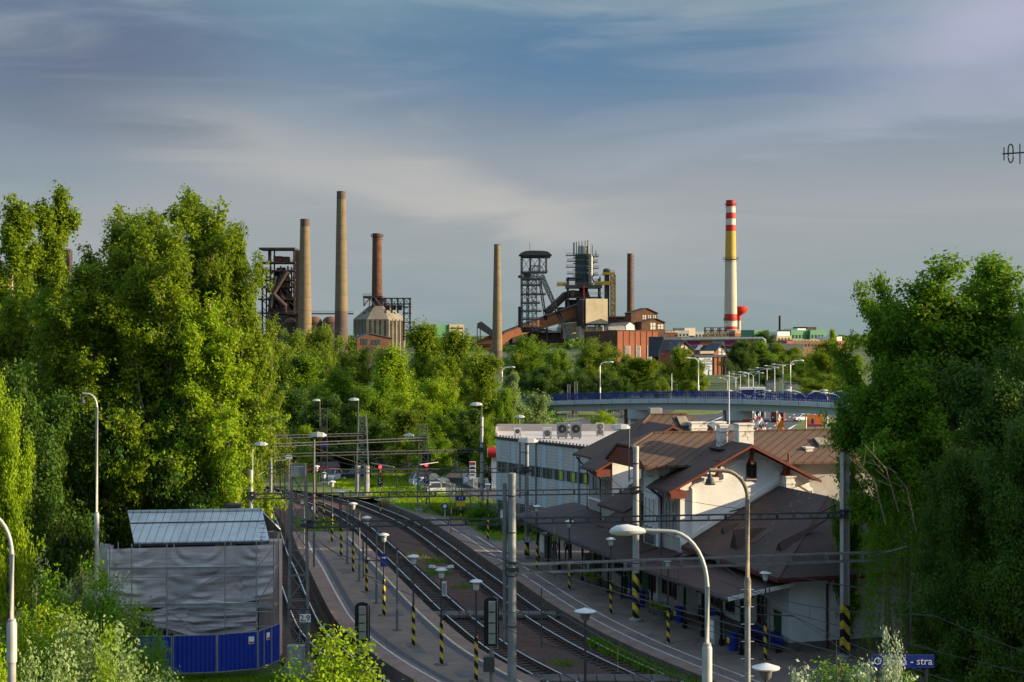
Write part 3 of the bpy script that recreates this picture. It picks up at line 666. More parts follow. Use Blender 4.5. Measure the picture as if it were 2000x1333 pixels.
grove([('round', 0, 1035, 652, 420, 110, 'mid'), ('birch', 0, 1010, 690, 400, 60, 'birch'), ('round', 1, 1090, 680, 400, 80, 'mid'), ('round', 2, 1160, 656, 430, 130, 'birch'), ('round', 0, 1215, 690, 410, 80, 'birch'),
 ('birch', 1, 1255, 700, 395, 110, 'poplar'), ('birch', 0, 1325, 678, 385, 80, 'poplar'), ('birch', 1, 1360, 700, 380, 50, 'poplar'), ('round', 1, 1450, 663, 520, 80, 'dark'), ('cone', 0, 1485, 665, 540, 70, 'mid'), ('round', 0, 1530, 668, 560, 90, 'birch'),
 ('round', 2, 1575, 685, 460, 100, 'mid'), ('round', 1, 1620, 660, 430, 100, 'poplar'), ('round', 0, 1660, 690, 400, 90, 'mid'), ('birch', 1, 1500, 700, 480, 80, 'dark'), ('round', 0, 1600, 730, 380, 110, 'poplar'), ('round', 2, 1655, 750, 360, 80, 'mid'), ('cone', 1, 1625, 642, 620, 30, 'bright'), ('round', 1, 1490, 645, 800, 70, 'dark')], 'beyond the road bridge', 'trees beyond the road bridge')
grove([('round', 0, 1020, 728, 335, 70, 'dark'), ('round', 1, 1065, 712, 330, 90, 'dark'), ('round', 2, 1120, 715, 335, 90, 'dark'), ('round', 0, 1175, 722, 330, 80, 'dark'), ('round', 1, 1215, 735, 325, 60, 'dark'), ('round', 2, 1290, 735, 350, 60, 'birch')], 'directly above the bridge railing', 'dark trees in a row behind the bridge')
grove([('birch', 0, 1048, 770, 208, 95, 'silver'), ('round', 1, 1000, 800, 205, 50, 'mid'), ('round', 2, 1185, 797, 222, 85, 'bright'), ('round', 0, 985, 815, 200, 60, 'dark'), ('birch', 1, 1000, 728, 262, 55, 'silver'), ('round', 0, 1095, 818, 215, 40, 'mid')], 'between the grey flat roof and the bridge', 'trees before the bridge')
# low bushes by the tracks
for i, (x, y, D, wp, lf) in enumerate(sorted(((830, 940, 170, 90, 'bright'), (860, 935, 172, 60, 'silver'), (790, 950, 168, 60, 'bright'), (900, 985, 152, 90, 'dark'), (850, 975, 155, 70, 'bright'), (960, 1005, 140, 70, 'dark'), (940, 975, 147, 70, 'ash'), (1075, 1010, 137, 80, 'dark'), (1005, 1000, 139, 80, 'dark'), (760, 962, 163, 40, 'silver'), (1125, 1000, 136, 60, 'dark'), (900, 930, 200, 90, 'poplar'), (935, 925, 205, 60, 'bright'), (735, 940, 178, 30, 'dark')))):
    ptree('bush', i % 2, x, y, D, wp, 'low '+dsc.get(lf, 'mid green')+' bush by the tracks, '+ORD[i]+' of the bushes', leaf=lf, z0=-.3, cat='bush', name='bush', group='low bushes on the verge')
# grass tufts
def tufts(name, pts, n, hgt, m, kindlab, spread=.5, seed=1):
    rng = np.random.default_rng(seed); P_ = np.array([pts[i] for i in rng.integers(0, len(pts), n)]); P_[:, :2] += rng.normal(size=(n, 2))*spread
    hh = hgt*rng.uniform(.4, 1.2, n); a = rng.uniform(0, 6.28, n); w_ = .03+hh*.05; dx = np.stack([np.cos(a), np.sin(a), a*0], 1)*w_[:, None]; ln = rng.normal(size=(n, 3))*.25*hh[:, None]; ln[:, 2] = hh
    v_ = np.stack([P_-dx, P_+dx, P_+ln+dx*.2, P_+ln-dx*.2], 1).reshape(-1, 3).astype(np.float32)
    me = bpy.data.meshes.new(name); me.vertices.add(n*4); me.vertices.foreach_set('co', v_.ravel()); me.loops.add(n*4); me.loops.foreach_set('vertex_index', np.arange(n*4, dtype=np.int32)); me.polygons.add(n); me.polygons.foreach_set('loop_start', np.arange(0, n*4, 4, dtype=np.int32))
    at = me.attributes.new('tint', 'FLOAT', 'FACE'); at.data.foreach_set('value', rng.uniform(0, 1, n).astype(np.float32)); me.materials.append(m); me.update(calc_edges=True)
    return tag(link(bpy.data.objects.new(name, me)), kindlab, 'grass', kind='stuff')
tufts('weeds', [(TC(d, 1.0), d, -.58) for d in np.arange(74, 92, .4)], 3000, .45, LM['ash'], 'green weeds growing between the rail and the station platform edge', .28)
tufts('grass', [(float(x), float(d), -.1) for d in np.arange(134, 200, 1.2) for x in np.linspace(np.interp(d, [134, 142, 149, 154, 166, 180, 200], [-1, -3, -4.8, -9, -13, -20, -30]), np.interp(d, [134, 150, 170, 200], [14, 4, -6, -12]), 22)], 60000, .28, LM['bright'], 'long grass on the verge beyond the station platform', .6, 2)
tufts('grass', [(x, d, -.7) for d in np.arange(72, 84, .6) for x in np.arange(-24, -9, .6)], 30000, .16, LM['mid'], 'short grass in front of the blue fence', .4, 3)
tufts('grass', [(TA(d, 2.8)+q, d, -.45) for d in np.arange(139.5, 152, .6) for q in (.3, 1.2, 2.2, 3)], 5000, .22, LM['ash'], 'weeds on the end of the island platform', .4, 4)
tufts('weeds', [(TB(d, 2.2), d, -.58) for d in (78, 86, 118, 119, 120, 128)]+[(TC(d, -2), d, -.58) for d in (112, 124, 125)], 900, .25, LM['ash'], 'scattered weeds between the middle tracks', .5, 5)
# ---------------- masts, gantries, lamps, wires ----------------
def tube_mast(loc, h, label, r=.225, stripes=0, m='mast', lamp=None, sq=False, group='catenary masts', lampdir=-1, side=(0, 0)):
    t = thing('catenary_mast', label, 'mast', loc, 0, group); mm = M[m]
    if sq:
        b = LB()
        for dx, dy, sx, sy in ((-.17, 0, .04, .42), (.17, 0, .04, .42), (0, 0, .34, .05)): b.box((dx, dy, h/2), (sx, sy, h), mm)
        b.build('pole', parent=t)
    else:
        b = LB(); b.lathe([(0, r), (h*.97, r*.80), (h*.97, r*.86), (h, r*.86), (h+.02, r*.5)], 16, mm); b.build('pole', parent=t, smooth=True)
        b = LB()
        for z in (h*.33, h*.55, h*.74, h*.9): b.lathe([(z, r*1.03), (z+.06, r*1.03)], 16, M['dark'])
        b.build('clamp', parent=t)
    if stripes:
        b = LB()
        if sq: b.box((0, 0, stripes/2), (.40, .44, stripes), M['stripebig'])
        else: b.lathe([(0.01, r*1.02), (stripes, r*1.0)], 16, M['stripebig'])
        b.build('hazard_band', parent=t, smooth=not sq)
    b = LB(); b.lathe([(-.05, r*1.9), (.12, r*1.9), (.2, r*1.2)], 12, M['concrete']); b.build('base', parent=t)
    if lamp: mast_lamp(t, lamp, h, side, lampdir)
    return t
def mast_lamp(t, hh, h, side=(0, 0), d=-1, L=1.15):
    x, y = side; b = LB(); b.tube([(x, y, h-2.2 if x else h-.1), (x, y, h+hh)], .045, 8, M['steelgrey'])
    if x: b.bar((0, 0, h-2), (x, y, h-2), .05, m=M['dark']); b.bar((0, 0, h-.4), (x, y, h-.4), .05, m=M['dark'])
    b.build('lamp_pole', parent=t)
    luminaire(t, (x, y, h+hh), d, L)
def luminaire(t, p, d, L=1.15):
    x, y, z = p; b = LB(); pr = []
    for i, (u_, wv, zt, zb) in enumerate(((-.05, .08, .08, -.02), (.12, .16, .17, -.05), (.45, .21, .22, -.06), (.8, .18, .17, -.06), (1.0, .08, .06, -.03))):
        pr.append([(x+d*u_*L, y+a*wv*L, z+(zt if a_ else zb)*L) for a, a_ in ((-1, 0), (1, 0), (.7, 1), (-.7, 1))])
    vs = [q for r in pr for q in r]; fs = [(0, 1, 2, 3), (16, 17, 18, 19)]+[(i*4+j, i*4+(j+1) % 4, i*4+4+(j+1) % 4, i*4+4+j) for i in range(4) for j in range(4)]
    b.add(vs, fs, M['whitelamp']); h = b.build('lamp_head', parent=t, smooth=False)
    g = LB(); g.box((x+d*.5*L, y, z-.07*L), (.6*L, .26*L, .06*L), M['glassbulb']); g.build('lamp_glass', parent=h)
def lattice(t, w0, w1, d0, h, m, pn='leg', step=1.0, cols=4, name='lattice'):
    """lattice mast in local coordinates: legs as parts, the bracing as one part"""
    c4 = ((-1, -1), (1, -1), (1, 1), (-1, 1))
    for a, e in c4:
        b = LB(); b.bar((a*w0/2, e*d0/2, 0), (a*w1/2, e*d0/2, h), .09, m=m); b.build(pn, parent=t)
    b = LB(); z = 0; k = 0
    while z < h-.3:
        z2 = min(h, z+step); f0, f1 = z/h, z2/h; a0 = (w0*(1-f0)+w1*f0)/2; a1 = (w0*(1-f1)+w1*f1)/2
        for i in range(4):
            p, q = c4[i], c4[(i+1) % 4]; s = 1 if (k+i) % 2 else 0; (p, q) = (p, q) if s else (q, p)
            b.bar((p[0]*a0, p[1]*d0/2, z), (q[0]*a1, q[1]*d0/2, z2), .045, m=m)
            b.bar((p[0]*a1, p[1]*d0/2, z2), (q[0]*a1, q[1]*d0/2, z2), .04, m=m)
        z = z2; k += 1
    b.build(name, parent=t)
def lattice_mast(loc, h, label, w0=1.0, w1=.65, d0=.5, m='steelgrey', **k):
    t = thing('lattice_mast', label, 'mast', loc, 0, 'lattice catenary masts'); lattice(t, w0, w1, d0, h, M[m], **k)
    b = LB(); b.box((0, 0, .25), (w0+.3, d0+.4, .7), M['concrete']); b.build('base', parent=t); return t
def pm(x, D, z=0.0): return Vector(((x-HX)*D/F, D, z))
m1000 = tube_mast(pm(1000, 76.4, -.4), 11.4, 'large grey tubular catenary mast in the middle foreground, nearest to the camera', r=.235, m='mast', stripes=0)
b = LB(); b.tube([(-.36, .05, 3), (-.36, .05, 10.9)], .10, 8, M['steelgrey']); b.build('cable_duct', parent=m1000)
m1242 = tube_mast(pm(1242, 95.9), 10.9, 'tubular catenary mast with wide hazard stripes standing on the station platform', r=.225, stripes=3.0, lamp=1.15, side=(-.42, 0), m='mastlit')
m1028 = tube_mast(pm(1029, 122.7), 9.3, 'grey catenary mast with a big flat lamp and the 3,0 sign', r=.19, stripes=1.6)
b = LB(); b.tube([(-.55, 0, 4.8), (-.55, 0, 9.25)], .07, 8, M['steelgrey']); b.bar((0, 0, 5.2), (-.55, 0, 5.2), .05, m=M['dark']); b.bar((0, 0, 8.4), (-.55, 0, 8.4), .05, m=M['dark']); b.build('lamp_pole', parent=m1028); luminaire(m1028, (-.62, 0, 9.3), 1, 1.5)
m940 = tube_mast(pm(941, 149), 9.8, 'slim white catenary mast left of the grey flat roofed building', r=.19, stripes=1.9, lamp=1.2, m='mastlit')
m490 = tube_mast(pm(490, 96), 9.4, 'white catenary mast rising behind the right end of the grey metal roof', r=.17, m='mastlit')
luminaire(m490, (.25, 0, 11.0), 1, .8); b = LB(); b.tube([(.1, 0, 9), (.1, 0, 11.05)], .04, 6, M['mastlit']); b.build('lamp_pole', parent=m490)
m530 = tube_mast(pm(529, 138), 10.9, 'slim grey catenary mast left of the yellow green trees, holding three beams', r=.15, stripes=2.2)
m1648 = tube_mast(pm(1650, 85), 11.4, 'square grey catenary mast with hazard stripes at the right end of the station', sq=True, stripes=2.9, m='mastlit')
m1648.rotation_euler = (0, 0, .25)
L590 = lattice_mast(pm(583, 83, -.5), 11.4, 'brown lattice mast beside the scaffolded house carrying the km 2,9 sign', 1.15, .75, .5, step=1.35)
b = LB(); b.box((0, 0, 11.0), (.78, .55, .55), M['mast']); b.build('cap_plate', parent=L590)
b = LB(); b.bar((-.6, -.3, 3.6), (.7, -.3, 3.6), .07, m=M['dark'])
for x in (-.45, .1, .45): b.bar((x, -.3, .2), (x, -.3, 3.6), .05, m=M['steelgrey'])
b.build('ladder_frame', parent=L590)
L707 = lattice_mast(pm(708, 171, -.4), 9.3, 'pale lattice mast with two concrete legs on the grass verge', 1.6, .8, .6, m='mast', step=.9)
b = LB(); b.tube([(-.5, -.3, 0), (-.5, -.3, 3.6)], .3, 8, M['concrete']); b.build('concrete_leg', parent=L707)
b = LB(); b.tube([(.5, -.3, 0), (.5, -.3, 3.6)], .3, 8, M['concrete']); b.build('concrete_leg', parent=L707)
mast_lamp(L707, 1.6, 9.3, (-.45, 0), -1, 1.1)
L827 = lattice_mast(pm(827, 155, -.4), 9.2, 'lattice mast on the verge with a small bracket at its top', 1.3, .75, .5, m='steelgrey', step=.9)
mast_lamp(L827, -1.3, 9.3, (-1.0, 0), -1, 1.0)
L632 = lattice_mast(pm(633, 183, -.4), 9.3, 'dark lattice mast beside the red van in the car park', .8, .6, .5, m='dark', step=.9)
mast_lamp(L632, 1.0, 9.3, (-.5, 0), -1, .9)
for x, D, h, lab in ((440, 190, 9, 'thin lattice mast before the bridge railing, left one of two'),):
    pass
for i, (x, yb, yt, D) in enumerate(((1111, 800, 752, 300), (1125, 800, 746, 300))):
    z0 = P(x, yb, D).z; t = thing('lattice_mast', ['left', 'right'][i]+' thin far lattice mast of the pair standing behind the left end of the bridge', 'mast', pm(x, D, -.6), 0, 'far lattice masts'); lattice(t, .7, .5, .5, P(x, yt, D).z+.6, M['mastlit'], step=.8)
def gantry(a, c, label, hgt=.3, mm='dark', step=.95, cw=.05):
    a, c = Vector(a), Vector(c); t = thing('gantry_beam', label, 'gantry', a, 0, 'ladder beams over the tracks'); m = M[mm]; d = c-a; n = Vector((-d.y, d.x, 0)).normalized()*.16
    for s in (-1, 1):
        for z in (0, -hgt):
            b = MB(); b.bar(a+n*s+Vector((0, 0, z)), c+n*s+Vector((0, 0, z)), cw*.8, cw, m=m); b.build('chord', parent=t)
    b = MB(); k = int(d.length/step)
    for i in range(k+1):
        p = a+d*(i/k)
        for s in (-1, 1): b.bar(p+n*s, p+n*s+Vector((0, 0, -hgt)), cw*.7, m=m); 
        b.bar(p+n, p-n, .04, m=m); b.bar(p+n+Vector((0, 0, -hgt)), p-n+Vector((0, 0, -hgt)), .04, m=m)
        if i % 3 == 0: b.box(p+Vector((0, 0, -hgt/2)), (.12, .3, .2), m)
    b.build('rungs', parent=t)
    b = MB()
    for p in (a, c): b.box(p+Vector((0, 0, -hgt/2)), (.7, .62, .18), M['dark']); b.box(p+Vector((0, 0, .12)), (.6, .5, .1), M['dark'])
    b.build('clamp', parent=t)
    return t
g1 = gantry(pm(1000, 76.4, 6.45), (29.5, 81.2, 6.75), 'nearest ladder beam running right from the large foreground mast', hgt=.42, mm='steelgrey', cw=.08)
g2 = gantry(pm(600, 83, 7.75), pm(1650, 85, 8.05), 'long ladder beam between the brown lattice mast and the square mast on the right')
g3 = gantry(pm(490, 96, 7.9), pm(1242, 95.9, 8.25), 'ladder beam ending at the hazard striped mast on the station platform', mm='dark')
g4 = gantry((-19.4, 117, 7.55), pm(1029, 122.7, 7.15), 'ladder beam ending at the mast with the km 3,0 sign', mm='dark')
g5 = gantry(pm(529, 138, 7.1), pm(941, 149, 6.7), 'ladder beam between the slim left mast and the slim white mast, lowest of the far three', hgt=.26)
g6 = gantry(pm(529, 138, 8.0), pm(827, 155, 7.4), 'middle one of the three far ladder beams over the tracks', hgt=.26)
g7 = gantry(pm(529, 138, 8.75), pm(707, 171, 6.8), 'topmost of the three far ladder beams over the tracks', hgt=.26)
# overhead wires: messenger and contact wire per track, held under the beams
WN = [0]
def wire(pts, r, label, sag=0, nm='overhead_wire', m='dark'):
    q = []
    for a, c in zip(pts, pts[1:]):
        a, c = Vector(a), Vector(c); n = 10 if sag else 1
        for i in range(n): t = i/n; p = a.lerp(c, t); p.z -= 4*sag*t*(1-t); q.append(p)
    q.append(Vector(pts[-1])); t = thing(nm, label, 'wire', q[0], 0, 'overhead wires'); MB().tube(q, r, 5, M[m]).build('strand', parent=t, fix=False); return q
sup = [(44, 6.2), (62, 6.6), (79.5, 6.2), (97.5, 6.2), (119, 6.0), (144, 5.7), (170, 5.4), (200, 5.2)]
for f, nm_ in ((TA, 'left track by the house'), (TB, 'track along the island platform'), (TC, 'track along the station platform')):
    cz = 5.1
    wire([(f(d, .2 if i % 2 else -.2), d, cz) for i, (d, z) in enumerate(sup)], .016, 'contact wire above the '+nm_)
    q = []
    for (d0, z0), (d1, z1) in zip(sup, sup[1:]):
        for k in range(10):
            t = k/10; d = d0+(d1-d0)*t; q.append((f(d), d, z0+(z1-z0)*t-4*.75*t*(1-t)))
    t = thing('overhead_wire', 'sagging messenger wire above the '+nm_, 'wire', (q[0]), 0, 'overhead wires')
    MB().tube(q, .018, 5, M['dark']).build('strand', parent=t, fix=False)
    for k in range(2, len(q), 3):
        p = q[k]; b = MB(); b.tube([p, (f(p[1]), p[1], cz)], .008, 4, M['dark']); b.build('dropper', parent=t, fix=False)
    # steady arms at each beam
    for i, (d, z) in enumerate(sup[1:6]):
        x = f(d); t = thing('registration_arm', 'bracket arm holding the contact wire, '+NORD[i]+' above the '+nm_, 'bracket', (x, d, z), 0, 'registration arms')
        b = MB(); b.bar((x-.9, d, z+.05), (x+.1, d, z-.05), .05, m=M['dark']); b.bar((x-.9, d, cz+.35), (x, d, cz+.12), .035, m=M['dark']); b.bar((x-.9, d, cz+.2), (x-.9, d, z+1.1), .05, m=M['dark']); b.build('arm', parent=t)
        b = MB(); b.tube([(x-.9, d, z+.3), (x-.9, d, z+.7)], .045, 6, M['dark']); b.build('insulator', parent=t)
top = Vector((0, 0, 11)); L9 = Vector(L590.location)
for i, (a, c, s, r, lab) in enumerate([
 (P(940, 1080, 76), P(1730, 1300, 60), .1, .03, 'thick twisted cable slanting down to the lower right from the large mast'),
 (P(1000, 1080, 76.4), P(560, 935, 128), .5, .015, 'thin span wire from the large mast back to the left'),
 (P(608, 1000, 83), P(1000, 1080, 76.4), .6, .02, 'drooping wire between the brown lattice mast and the large mast'),
 (P(1000, 1095, 76.4), P(608, 1012, 83), 1.6, .02, 'lower sagging wire left of the large mast'),
 (P(1180, 925, 100), P(1730, 1325, 58), .3, .015, 'thin wire crossing the canopy roof to the lower right'),
 (P(1020, 995, 120), P(2010, 1205, 70), .6, .016, 'thin wire crossing in front of the low hall wall'),
 (P(1430, 1000, 90), P(1610, 930, 92), 0, .018, 'short slanting wire over the white gable wall'),
 (P(1700, 1090, 79), P(2010, 985, 60), .1, .018, 'wire rising to the right in front of the dark trees'),
 (P(1420, 1100, 80), P(2005, 1180, 66), .3, .014, 'wire from the hall roof across the dark trees'),
 (P(500, 830, 97), P(770, 925, 128), .2, .02, 'slanting wire over the far tracks on the left'),
 (P(708, 880, 171), P(800, 945, 120), .1, .015, 'slanting wire below the pale lattice mast'),
 (P(1242, 955, 96), P(1650, 1000, 85), .5, .015, 'slack wire between the platform mast and the square mast'),
 (P(1000, 1120, 76.4), P(1700, 1310, 64), .2, .014, 'thin lower wire towards the station board'),
 ]):
    wire([a, c], r, lab, s)
for i, (a, c, nm_) in enumerate(((P(1425, 1000, 90.5), P(1470, 989, 91), 'dark'), (P(1715, 1082, 79.5), P(1772, 1068, 78), 'mastlit'), (P(1605, 1000, 86), P(1632, 985, 87), 'dark'), (P(725, 905, 125), P(770, 913, 124), 'mastlit'), (P(820, 908, 140), P(856, 903, 141), 'mastlit'))):
    t = thing('wire_tensioner', 'bar shaped tensioner on the wire '+['over the white gable', 'in front of the dark willow', 'beside the square mast', 'over the far left tracks', 'above the right red signal'][i], 'tensioner', a, 0, 'wire tensioners')
    MB().bar(a, c, .07, .07, m=M[nm_]).build('bar', parent=t)
# street lamps
def arm_lamp(loc, h, reach, label, r=.12, tube_h=.55, d=-1, L=1.3, base=.22, head='cobra', m='mastlit', group='street lamps', rise=.9):
    t = thing('street_lamp', label, 'street lamp', loc, 0, group); mm = M[m]; ht = h*tube_h
    b = LB(); b.lathe([(0, base), (ht, base*.86), (ht+.02, r*1.3)], 14, M['concrete']); b.build('base_tube', parent=t, smooth=True)
    b = LB(); b.lathe([(ht-1.0, base*1.08), (ht-.1, base*1.08), (ht, base*.7)], 14, mm); b.build('collar', parent=t, smooth=True)
    pts = [(0, 0, ht-.1), (0, 0, h-reach*rise)]; n = 9
    for i in range(1, n+1):
        a = math.pi/2*i/n; pts.append((d*reach*.62*(1-math.cos(a)), 0, h-reach*rise+math.sin(a)*reach*rise))
    pts.append((d*reach, 0, h+.02)); b = LB(); b.tube(pts, [r]*2+[r*.85]*(n+1), 10, mm); b.build('pole', parent=t, smooth=True)
    if head == 'cobra':
        b = LB(); x0 = d*reach; pr = []
        for u_, wv, zt, zb in ((-.02, .05, .06, -.05), (.18, .13, .13, -.10), (.5, .2, .2, -.13), (.8, .17, .17, -.12), (.96, .09, .08, -.08), (1, .03, .01, -.04)):
            pr.append([(x0+d*u_*L, wv*L*math.cos(q), (zt+zb)/2*L+(zt-zb)/2*L*math.sin(q)) for q in [j*math.pi/5 for j in range(10)]])
        vs = [(x, y, z+h) for r_ in pr for x, y, z in r_]; fs = [tuple(range(10)), tuple(range(50, 60))]+[(i*10+j, i*10+(j+1) % 10, i*10+10+(j+1) % 10, i*10+10+j) for i in range(5) for j in range(10)]
        b.add(vs, fs, M['whitelamp']); b.build('lamp_head', parent=t, smooth=True)
    else:
        b = LB(); x0 = d*reach; b.lathe([(h-.10, .03), (h-.14, .07), (h-.26, .08), (h-.29, .13), (h-.44, .16), (h-.47, .21), (h-.5, .19)], 14, M['dark'], (x0, 0, 0)); b.tube([(x0, 0, h), (x0, 0, h-.15)], .03, 6, M['dark']); b.build('bell_shade', parent=t, smooth=True)
    return t
s1 = arm_lamp(pm(1381, 34, -.6), 14.2, 1.36, 'near curved street lamp with a large white head in the middle right foreground', r=.055, tube_h=.825, L=.80, base=.105)
s1.children
s2 = arm_lamp(pm(23, 36, -.6), 14.4, 1.1, 'near curved street lamp pole at the left edge of the photo', r=.055, tube_h=.825, L=.8, base=.11)
s3 = arm_lamp(pm(1460, 55, -.6), 13.65, 1.35, 'tall rusty concrete lamp post with a small dark bell shade hanging before the white gable', r=.085, tube_h=.72, head='bell', base=.115, m='barkpale', rise=.75)
b = LB()
for z in np.arange(3.2, 9.6, .62):
    b.bar((-.23, 0, z), (-.10, 0, z), .02, m=M['white']); b.bar((.10, 0, z), (.23, 0, z), .02, m=M['white'])
b.build('climbing_pegs', parent=s3)
s4 = arm_lamp(pm(189, 80, -.6), 15.4, .75, 'tall slim lamp post with a hanging dark bell shade in front of the poplars', r=.07, tube_h=.6, head='bell', base=.12, m='mastlit')
for x, yt, D, lab, dd in ((1172, 708, 262, 'single arm street lamp behind the bridge railing above the dark trees', 1), (981, 718, 275, 'single arm street lamp at the left end of the bridge', 1), (1364, 700, 265, 'single arm street lamp beside the tour poster', -1), (1544, 705, 262, 'tallest single arm street lamp right of the double lamps', 1)):
    h = H-(yt-HY)*D/F; z0 = 4.5; arm_lamp(pm(x, D, z0), h-z0, 1.3, lab, r=.09, tube_h=.5, d=dd, L=1.0, base=.13, m='white', rise=.6)
p = P(602, 862, 112); t = thing('street_lamp', 'straight post with a flat white lamp head behind the brown lattice mast', 'street lamp', (p.x-.35, 118, 0), 0, 'street lamps')
LB().tube([(0, 0, 0), (0, 0, p.z)], .09, 8, M['steelgrey']).build('pole', parent=t); luminaire(t, (-.3, 0, p.z), 1, 1.25)
for x, yt, D, lab in ((1014, 815, 165, 'small lamp with a flat white head behind the air conditioners on the grey building'), (505, 841, 132, 'flat white lamp head at the edge of the poplars on the left')):
    z = P(x, yt, D).z; t = thing('street_lamp', lab, 'street lamp', pm(x, D, 0), 0, 'street lamps'); LB().tube([(0, 0, 0), (0, 0, z)], .08, 8, M['steelgrey']).build('pole', parent=t); luminaire(t, (-.5, 0, z), 1, 1.1)
def double_lamp(x, yt, D, label, w_=1.7, z0=-.2, flat=False):
    h = H-(yt-HY)*D/F-z0; t = thing('street_lamp', label, 'street lamp', pm(x, D, z0), 0, 'double armed street lamps'); c_ = .5 if not flat else .12
    LB().tube([(0, 0, 0), (0, 0, h-c_*w_)], [.14, .09], 8, M['white']).build('pole', parent=t)
    for d in (-1, 1):
        pts = [(0, 0, h-c_*w_-.1)]+[(d*w_*(1-math.cos(a)), 0, h-c_*w_+c_*w_*math.sin(a)) for a in (.3, .6, .9, 1.2, 1.5)]; b = LB(); b.tube(pts, .055, 6, M['white']); b.build('arm', parent=t)
        luminaire(t, (d*w_*.9, 0, h), d, .95)
    return t
dl = [(1421, 739, 420, 1.9, 0), (1437, 735, 400, 2, 0), (1446, 731, 470, 2, 1), (1462, 727, 450, 2.4, 1), (1471, 729, 380, 1.9, 0), (1483, 722, 430, 2.6, 1), (1462, 764, 262, 3.2, 0), (1484, 775, 250, 1.9, 0), (1498, 719, 420, 2.6, 1), (1513, 715, 410, 2.2, 1), (1529, 712, 400, 2.2, 1), (1519, 771, 240, 2.4, 0), (1574, 763, 232, 2.6, 0), (1616, 765, 300, 2.4, 0), (1641, 768, 228, 2.1, 0)]
dl.sort(key=lambda r: r[0])
for i, (x, y, D, w_, fl) in enumerate(dl): double_lamp(x, y, D, 'double armed white street lamp by the road, '+ORD[i], w_, flat=fl)
t = thing('flagless_pole', 'plain thin white pole standing left of the red and white flags', 'pole', pm(1424, 215, 0), 0); LB().tube([(0, 0, 0), (0, 0, P(1424, 726, 215).z)], [.11, .05], 8, M['white']).build('pole', parent=t); t.name = 'tall_pole'
t = thing('tall_pole', 'thin white pole before the railing left of the tour poster', 'pole', pm(1312, 262, 5), 0); LB().tube([(0, 0, 0), (0, 0, P(1312, 730, 262).z-5)], [.09, .05], 8, M['white']).build('pole', parent=t)
# platform lamps
def platform_lamp():
    t = thing('platform_lamp', 'x', 'lamp', (0, 0, 0), 0, 'x')
    LB().lathe([(0, .105), (2.3, .095)], 12, M['stripe']).build('striped_post', parent=t, smooth=True)
    LB().lathe([(2.3, .06), (4.75, .04)], 10, M['dark']).build('pole', parent=t, smooth=True)
    LB().lathe([(4.66, .07), (4.72, .14), (5.08, .19), (5.1, .1)], 14, M['glassbulb']).build('lamp_body', parent=t, smooth=True)
    LB().lathe([(5.10, .33), (5.13, .35), (5.2, .25), (5.25, .07)], 18, M['whitelamp']).build('lamp_shade', parent=t, smooth=True)
    LB().lathe([(.004, .42), (.02, .40)], 14, M['kerb']).build('footing', parent=t); return t
def plain_post():
    t = thing('platform_post', 'x', 'post', (0, 0, 0), 0, 'x')
    LB().lathe([(0, .085), (1.2, .085), (1.22, .06), (5.0, .045)], 10, M['steelgrey']).build('pole', parent=t, smooth=True)
    LB().box((0, -.02, 1.45), (.2, .2, .3), M['concrete']).build('junction_box', parent=t)
    LB().lathe([(4.98, .09), (5.06, .1), (5.12, .03)], 10, M['dark']).build('cap', parent=t); LB().lathe([(.004, .36), (.02, .34)], 14, M['kerb']).build('footing', parent=t); return t
pl0, pp0 = platform_lamp(), plain_post(); ul, up_ = [0], [0]
def place(o, flag, loc, label, group, s=1, rz=0):
    c = o if not flag[0] else dup(o); flag[0] = 1; c.location = loc; c['label'] = label; c['group'] = group; c.scale = (s, s, s); c.rotation_euler = (0, 0, rz); return c
isl = [(930, 1330, 0), (862, 1298, 2), (807.5, 1262, 0), (775.7, 1231.6, 1), (749.8, 1202.5, 3), (735.4, 1178.6, 1), (716, 1156, 0), (702, 1136, 1), (689.6, 1117.7, 0), (678.5, 1101.3, 1), (666.3, 1086, 0), (648.5, 1058, 0), (632.5, 1035, 0), (618, 1016, 0)]
nl = npst = 0; deco = {}
for x, y, k in isl:
    g = G(x, y)
    if k == 1: place(pp0, up_, g, 'plain dark post on the island platform, '+NORD[npst]+' of the plain ones', 'plain posts on the island platform', .98); npst += 1
    else: deco[k] = place(pl0, ul, g, 'hazard striped lamp post on the island platform, '+NORD[nl]+' of its row', 'lamp posts on the island platform'); nl += 1
for i, (x, y) in enumerate(((1495, 1289), (1305, 1256), (1193, 1199), (1112, 1152), (1049, 1112), (953, 1054), (1785, 1290))):
    place(pl0, ul, G(x, y), ('hazard striped lamp post on the station platform, '+NORD[i]+' of its row') if i < 6 else 'lamp post half hidden behind the willow at the far right of the platform', 'lamp posts on the station platform', .93)
b = LB(); b.lathe([(0, .07), (5.2, .05)], 8, M['dark']); t = thing('platform_lamp', 'lamp post with a flat lit disc standing between the rails and the station platform, centre', 'lamp', pm(1143, 72, -.6), 0, 'lamps between the tracks'); b.build('pole', parent=t)
def t_head(t, z): LB().lathe([(z-.5, .12), (z-.4, .2), (z-.1, .24)], 12, M['steelgrey']).build('lamp_body', parent=t, smooth=True); LB().lathe([(z-.1, .5), (z-.05, .52), (z+.02, .3), (z+.1, .06)], 16, M['whitelamp']).build('lamp_shade', parent=t, smooth=True)
t_head(t, 5.6)
t = thing('platform_lamp', 'lamp head in the foreground at the bottom below the low hall', 'lamp', pm(1496, 56, -.6), 0, 'lamps between the tracks'); LB().lathe([(0, .07), (6.0, .05)], 8, M['dark']).build('pole', parent=t); t_head(t, 6.45)
